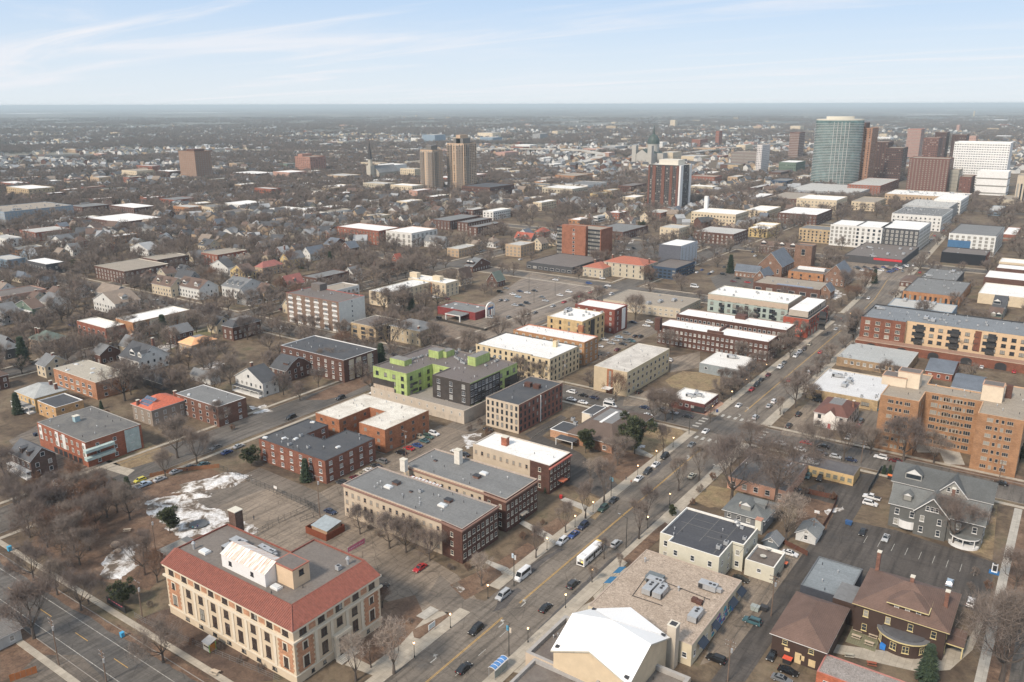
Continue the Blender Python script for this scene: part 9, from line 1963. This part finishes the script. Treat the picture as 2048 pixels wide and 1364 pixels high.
for a in[(1072,1116,8),(1131,1066,8),(1171,1037,9),(1208,1005,11),(1326,908,9),(1398,962,10),(1357,981,9),(1293,1040,9),(1278,1078,10),(1208,1118,5),(1184,1165,4),(1236,905,6),(1420,845,6),(1445,800,8),(1468,790,7),(1500,765,8),(1520,745,8),(1540,720,8),(1560,705,8),(1580,695,8),(1600,680,8),(1480,720,8),(1612,770,7),(1640,745,7),(1660,725,7),(1625,800,6),(1560,830,6),(1580,715,8),(1478,780,7),(1180,985,4),(1240,1140,4)]:tree(*a,'t')
for a in[(788,1347,11),(963,1172,7.5),(712,1362,9),(1571,1083,12,),(700,1250,5),(1180,960,6),(1200,955,6)]:tree(*a,'p')
for a in[(1231,803,10),(742,1335,5),(765,1215,5),(1728,582,12),(1696,602,8),(1712,600,8),(1345,840,9)]:tree(*a,'r')
for i,a in enumerate([(75,1010),(110,1000),(145,1015),(175,1030),(100,1050),(135,1065),(165,1080),(60,1075),(195,1060),(215,1035),(235,1025),(185,1000),(150,985),(125,1110),(95,1095),(205,1010),(260,1040),(290,1150),(315,1165),(160,1130),(90,1030),(125,1035),(160,1050),(195,1015),(115,1085),(150,1105),(75,1050),(180,1100)]):tree(*a,7+(i*37%30)/10,'r' if i%3==0 else 'b',where='in the brown playground park')
for a in[(604,538,8),(661,531,12),(36,828,10),(612,963,9),(1852,1362,10),(1460,546,15),(1748,567,11),(1767,948,3.6),(1779,948,3.6),(257,990,7),(233,995,7),(310,735,4),(1092,985,4),(380,480,8),(335,475,7),(120,420,9),(520,460,9),(1530,500,6),(203,818,4)]:tree(*a,'s')
for a in[(1171,906,9.5),(1269,908,15),(340,1066,8.5),(245,1212,7),(504,931,7.5),(1284,464,11),(1345,1062-30,3.6),(2040,925,6),(1300,855,4),(150,540,8),(280,615,5),(262,618,4),(640,300+240,7)]:tree(*a,'n')
for a in[(920,1120,2.6),(900,1140,2.2),(935,1140,2.4),(940,1085,2),(1045,1078,2.4),(1085,1050,2),(1130,1025,1.8),(690,1215,2),(740,1245,2),(820,1245,1.5),(1400,985,3),(1425,960,3),(1385,1010,2.4),(1590,1000,3),(1610,990,3),(1640,985,3),(1665,1000,3),(1950,1150,2.5),(1940,1180,2.5),(1975,1180,3),(1980,1030,3),(975,870,3),(940,862,3),(960,850,3),(700,1000-60,2),(300,1215,2),(440,1300,2),(480,1325,2),(520,1340,2),(385,1290,2),(150,940,3),(75,960,3.5),(215,830,2.5),(330,870,2.5),(270,870,2.5),(465,860,2.5),(1550,1040,3),(1240,870,2),(850,1085,2),(830,1075,2),(760,1075,2),(740,1060,2)]:tree(*a,'k' if int(a[0])%2 else 'g',rs=.55)
# street and garden trees in the nearer blocks, one by one
cand=[]
for x,w in NS:
 for s in(1,-1):
  y=95
  while y<1300:
   y+=rt.uniform(9,15)
   if any(abs(y-ey)<ew+3 for ey,ew in EW):continue
   cand.append((x+s*(w+1.5)+rt.uniform(-.3,.3),y,rt.uniform(9,16)))
for ey,ew in EW[1:6]:
 x=-1500
 while x<300:
  x+=rt.uniform(10,17)
  for s in(1,-1):cand.append((x,ey+s*(ew+1.4),rt.uniform(8,11)))
y=330
while y<1500:
 y+=rt.uniform(9,14)
 for s in(-10.8,11.8):cand.append((avx(y)+s,y,rt.uniform(6,8.5)))
for _ in range(9500):cand.append((rt.uniform(-1250,140),rt.uniform(180,1250),rt.choice((rt.uniform(6,10),rt.uniform(8,13),rt.uniform(11,17)))))
def road(x,y):return any(abs(x-a)<b+1 for a,b in NS) or any(abs(y-a)<b+1 for a,b in EW) or-10<x-avx(y)<11
MEAS=[a for a in OCC if(a[1]-a[0])*(a[3]-a[2])>260 and dist(a[0],a[2])<1300]
good=[];grid={}
for(x,y) in TREES:grid.setdefault((int(x//8),int(y//8)),[]).append((x,y))
def crowd(x,y,r):
 k=(int(x//8),int(y//8))
 for i in(-1,0,1):
  for j in(-1,0,1):
   for(a,b) in grid.get((k[0]+i,k[1]+j),()):
    if hypot(a-x,b-y)<r:return True
 return False
for(x,y,h) in cand:
 if not in_view(x,y,4) or road(x,y) or not free(x,y,2.6):continue
 q=proj(x,y)
 if dist(x,y)<330 or q[1]>790 or crowd(x,y,5.2):continue
 if q[0]>880 and q[1]>430 and rt.random()<.72:continue
 if any(a[0]-2<x<a[1]+6 and a[2]-9<y<a[3]+2 for a in MEAS):continue
 if any(inpoly(x,y,P) for P in LW) or any(hypot(x-a,y-b)<3.5 for a,b in CARLOC):continue
 grid.setdefault((int(x//8),int(y//8)),[]).append((x,y));good.append((x,y,h))
good.sort(key=lambda t:-t[2]/dist(t[0],t[1]));NI=max(0,300-len(TREES))
for(x,y,h) in good[:NI]:tree(x,y,h,'r' if rt.random()<.08 else('s' if rt.random()<.05 else 'b'),world=True)
rest=good[NI:]
# every further tree: one object of instances
def scatter(name,label_mat,protos,pts,kind='stuff'):
 me=bpy.data.meshes.new(name);me.from_pydata([(p[0],p[1],0) for p in pts],[],[])
 at=me.attributes.new('size','FLOAT','POINT');at.data.foreach_set('value',[p[2] for p in pts])
 ai=me.attributes.new('pick','INT','POINT');ai.data.foreach_set('value',[rt.randrange(len(protos)) for _ in pts])
 ar=me.attributes.new('turn','FLOAT','POINT');ar.data.foreach_set('value',[rt.uniform(0,6.28) for _ in pts])
 o=bpy.data.objects.new(name,me);COL.objects.link(o);o['kind']=kind
 ng=bpy.data.node_groups.new(name,'GeometryNodeTree');ng.interface.new_socket('Geometry',in_out='INPUT',socket_type='NodeSocketGeometry');ng.interface.new_socket('Geometry',in_out='OUTPUT',socket_type='NodeSocketGeometry')
 N=ng.nodes;L=ng.links;gi_=N.new('NodeGroupInput');go=N.new('NodeGroupOutput');iop=N.new('GeometryNodeInstanceOnPoints');gtoi=N.new('GeometryNodeGeometryToInstance')
 for p in reversed(protos):
  oi=N.new('GeometryNodeObjectInfo');oi.inputs['Object'].default_value=p;oi.transform_space='ORIGINAL';oi.inputs['As Instance'].default_value=True;L.new(oi.outputs['Geometry'],gtoi.inputs[0])
 def attr(n,t):a=N.new('GeometryNodeInputNamedAttribute');a.data_type=t;a.inputs['Name'].default_value=n;return a.outputs['Attribute']
 L.new(gi_.outputs[0],iop.inputs['Points']);L.new(gtoi.outputs[0],iop.inputs['Instance']);iop.inputs['Pick Instance'].default_value=True;L.new(attr('pick','INT'),iop.inputs['Instance Index'])
 cx=N.new('ShaderNodeCombineXYZ');L.new(attr('turn','FLOAT'),cx.inputs[2]);L.new(cx.outputs[0],iop.inputs['Rotation']);L.new(attr('size','FLOAT'),iop.inputs['Scale']);L.new(iop.outputs[0],go.inputs[0])
 md=o.modifiers.new('scatter','NODES');md.node_group=ng;return o
def join2(pair,name):
 V=[];F=[];M=[];mats=[]
 for me in pair:
  base=len(V);V+=[tuple(v.co) for v in me.vertices]
  for p in me.polygons:
   F.append(tuple(i+base for i in p.vertices));m=me.materials[p.material_index]
   if m not in mats:mats.append(m)
   M.append(mats.index(m))
 me=bpy.data.meshes.new(name);me.from_pydata(V,[],F)
 for m in mats:me.materials.append(m)
 me.polygons.foreach_set('material_index',M);return me
hid=[]
def proto(me,name):
 o=bpy.data.objects.new(name,me);hid.append(o);return o # used by the scatter only, not linked to the scene
FARP=[proto(join2(bare_tree(131+i,10,5.2,900,.054,1.9,2,6,3),'far_tree'),'far_tree_source') for i in range(5)]+[proto(join2(SPR[0],'far_spruce'),'far_spruce_source')]
scatter('street_trees_beyond',None,FARP[:5],[(x,y,h/10) for x,y,h in rest])
VF=[proto(join2(bare_tree(151+i,10,6.2,200,.26,2.6,1,5,3),'distant_tree'),'distant_tree_source') for i in range(4)]+[proto(join2(conifer(161,10,2.8,260),'distant_spruce'),'distant_spruce_source')]
pts=[];r3=random.Random(33);OG={}
for a in OCC:
 for i in range(int(a[0]//100),int(a[1]//100)+1):
  for j in range(int(a[2]//100),int(a[3]//100)+1):OG.setdefault((i,j),[]).append(a)
def free2(x,y):
 for a in OG.get((int(x//100),int(y//100)),()):
  if a[0]-3<x<a[1]+3 and a[2]-8<y<a[3]+3:return False
 return True
def vnoise(x,y,s):
 import mathutils;return mathutils.noise.noise((x/s,y/s,3.3))
fr_,rr0=Vector((_fh.x,_fh.y)),Vector((_rt.x,_rt.y))
for _ in range(130000):
 D=1080*(8.2**(r3.random()**.72));t=r3.uniform(-.68,.68);p=fr_*D+rr0*(D*t)
 x,y=p.x,p.y
 v=vnoise(x,y,420)+.5*vnoise(x,y,120)
 px=1024+FPX*t*.96
 lim=-.05
 if px>900 and 900<D<3600:lim=.12
 if px>1350 and D<2600:lim=.28
 if v<lim or not free2(x,y) or(D<1400 and(road(x,y) or crowd(x,y,4))):continue
 if-12<x-avx(min(y,2299))<13 and y<2300:continue
 pts.append((x,y,r3.uniform(.8,1.3)))
scatter('distant_woods',None,VF,pts)
# distant roofs among the woods, too many to count
hp=[]
def roofm(seed):
 r=random.Random(seed);b=MB();c=r.choice(['white','tan','grey','tan','brown','grey','stone']);w,d,h=r.uniform(8,12),r.uniform(9,12),6
 b.box(-w/2,w/2,-d/2,d/2,0,h,wm_(c,'s'));m=S_[r.choice(['grey','dark','brown','tan','pale'])]
 b.face([(-w/2-.5,-d/2-.5,h),(w/2+.5,-d/2-.5,h),(w/2+.5,0,h+4),(-w/2-.5,0,h+4)],m);b.face([(w/2+.5,d/2+.5,h),(-w/2-.5,d/2+.5,h),(-w/2-.5,0,h+4),(w/2+.5,0,h+4)],m)
 for s in(-1,1):b.face([(s*w/2,-d/2,h),(s*w/2,d/2,h),(s*w/2,0,h+3.8)],wm_(c,'s'))
 return b.mesh('distant_house')
HP=[proto(roofm(200+i),'distant_house_source') for i in range(9)];hpts=[]
for _ in range(9500):
 D=780*(6.8**r3.random());t=r3.uniform(-.66,.66);p=fr_*D+rr0*(D*t);x=round(p.x/18)*18+r3.uniform(-2,2);y=round(p.y/40)*40+r3.choice([-10,10])
 if not free2(x,y) or vnoise(x,y,500)<-.3 or(D<1500 and(road(x,y) or x>-330 or not free(x,y,6))):continue
 hpts.append((x,y,r3.uniform(.8,1.25)))
scatter('distant_houses',None,HP,hpts)
# ------------------------------------------------------------------ haze: the air itself
def haze():
 b=MB();b.box(-14000,9000,-600,15000,-1.0-.4,CAMH+6,None) if False else None
 m=bpy.data.materials.new('haze');m.use_nodes=True;nt=m.node_tree;nt.nodes.clear();out=nt.nodes.new('ShaderNodeOutputMaterial');v=nt.nodes.new('ShaderNodeVolumePrincipled')
 v.inputs['Color'].default_value=HAZECOL;v.inputs['Density'].default_value=HAZED;v.inputs['Anisotropy'].default_value=0.0;nt.links.new(v.outputs[0],out.inputs['Volume'])
 s=61000;z0,z1=-1.0,136.0;V=[(-s,-s,z0),(s,-s,z0),(s,s,z0),(-s,s,z0),(-s,-s,z1),(s,-s,z1),(s,s,z1),(-s,s,z1)]
 me=bpy.data.meshes.new('haze');me.from_pydata(V,[],[(3,2,1,0),(4,5,6,7),(0,1,5,4),(1,2,6,5),(2,3,7,6),(3,0,4,7)]);me.materials.append(m);o=bpy.data.objects.new('haze',me);COL.objects.link(o);o['kind']='stuff'
HAZECOL,HAZED=(0.80,0.93,1.0,1),0.00008
haze()
# ------------------------------------------------------------------ labels: where alike things repeat, say which one
ORDW=['first','second','third','fourth','fifth','sixth','seventh','eighth','ninth','tenth','eleventh','twelfth']
def ordinal(n):
 if n<12:return ORDW[n]
 k=n+1;return f"{k}{'th' if 10 < k % 100 < 14 else {1: 'st', 2: 'nd', 3: 'rd'}.get(k % 10, 'th')}"
STOPW={'the','of','near','beside','with','and','a','on','at','in','by','to','behind','beyond','below','long','low','small','white','brown','red','dark'}
def trim(lab,n):
 w=lab.replace(',','').split()
 if len(w)<=n:return lab
 w=w[:n]
 while w[-1] in STOPW and len(w)>4:w.pop()
 return ' '.join(w)
tk={}
for o in COL.objects:
 if o.parent is None and o.get('label'):tk.setdefault(trim(o['label'],10),[]).append(o)
for k,v in tk.items():
 if len(v)>1:
  for o in v:o['label']=k
byl={}
for o in COL.objects:
 if o.parent is None and o.get('label'):byl.setdefault(o['label'],[]).append(o)
for lab,os_ in byl.items():
 if len(os_)<2:continue
 os_.sort(key=lambda o:proj(o.location.x,o.location.y)[0])
 for i,o in enumerate(os_):
  suf=(', leftmost of the pair',', rightmost of the pair')[i] if len(os_)==2 else f', {ordinal(i)} from the left of {len(os_)}'
  o['label']=lab+suf
for o in COL.objects:
 if o.parent is None and o.get('label') and len(o['label'].split())>16:o['label']=trim(o['label'],16)
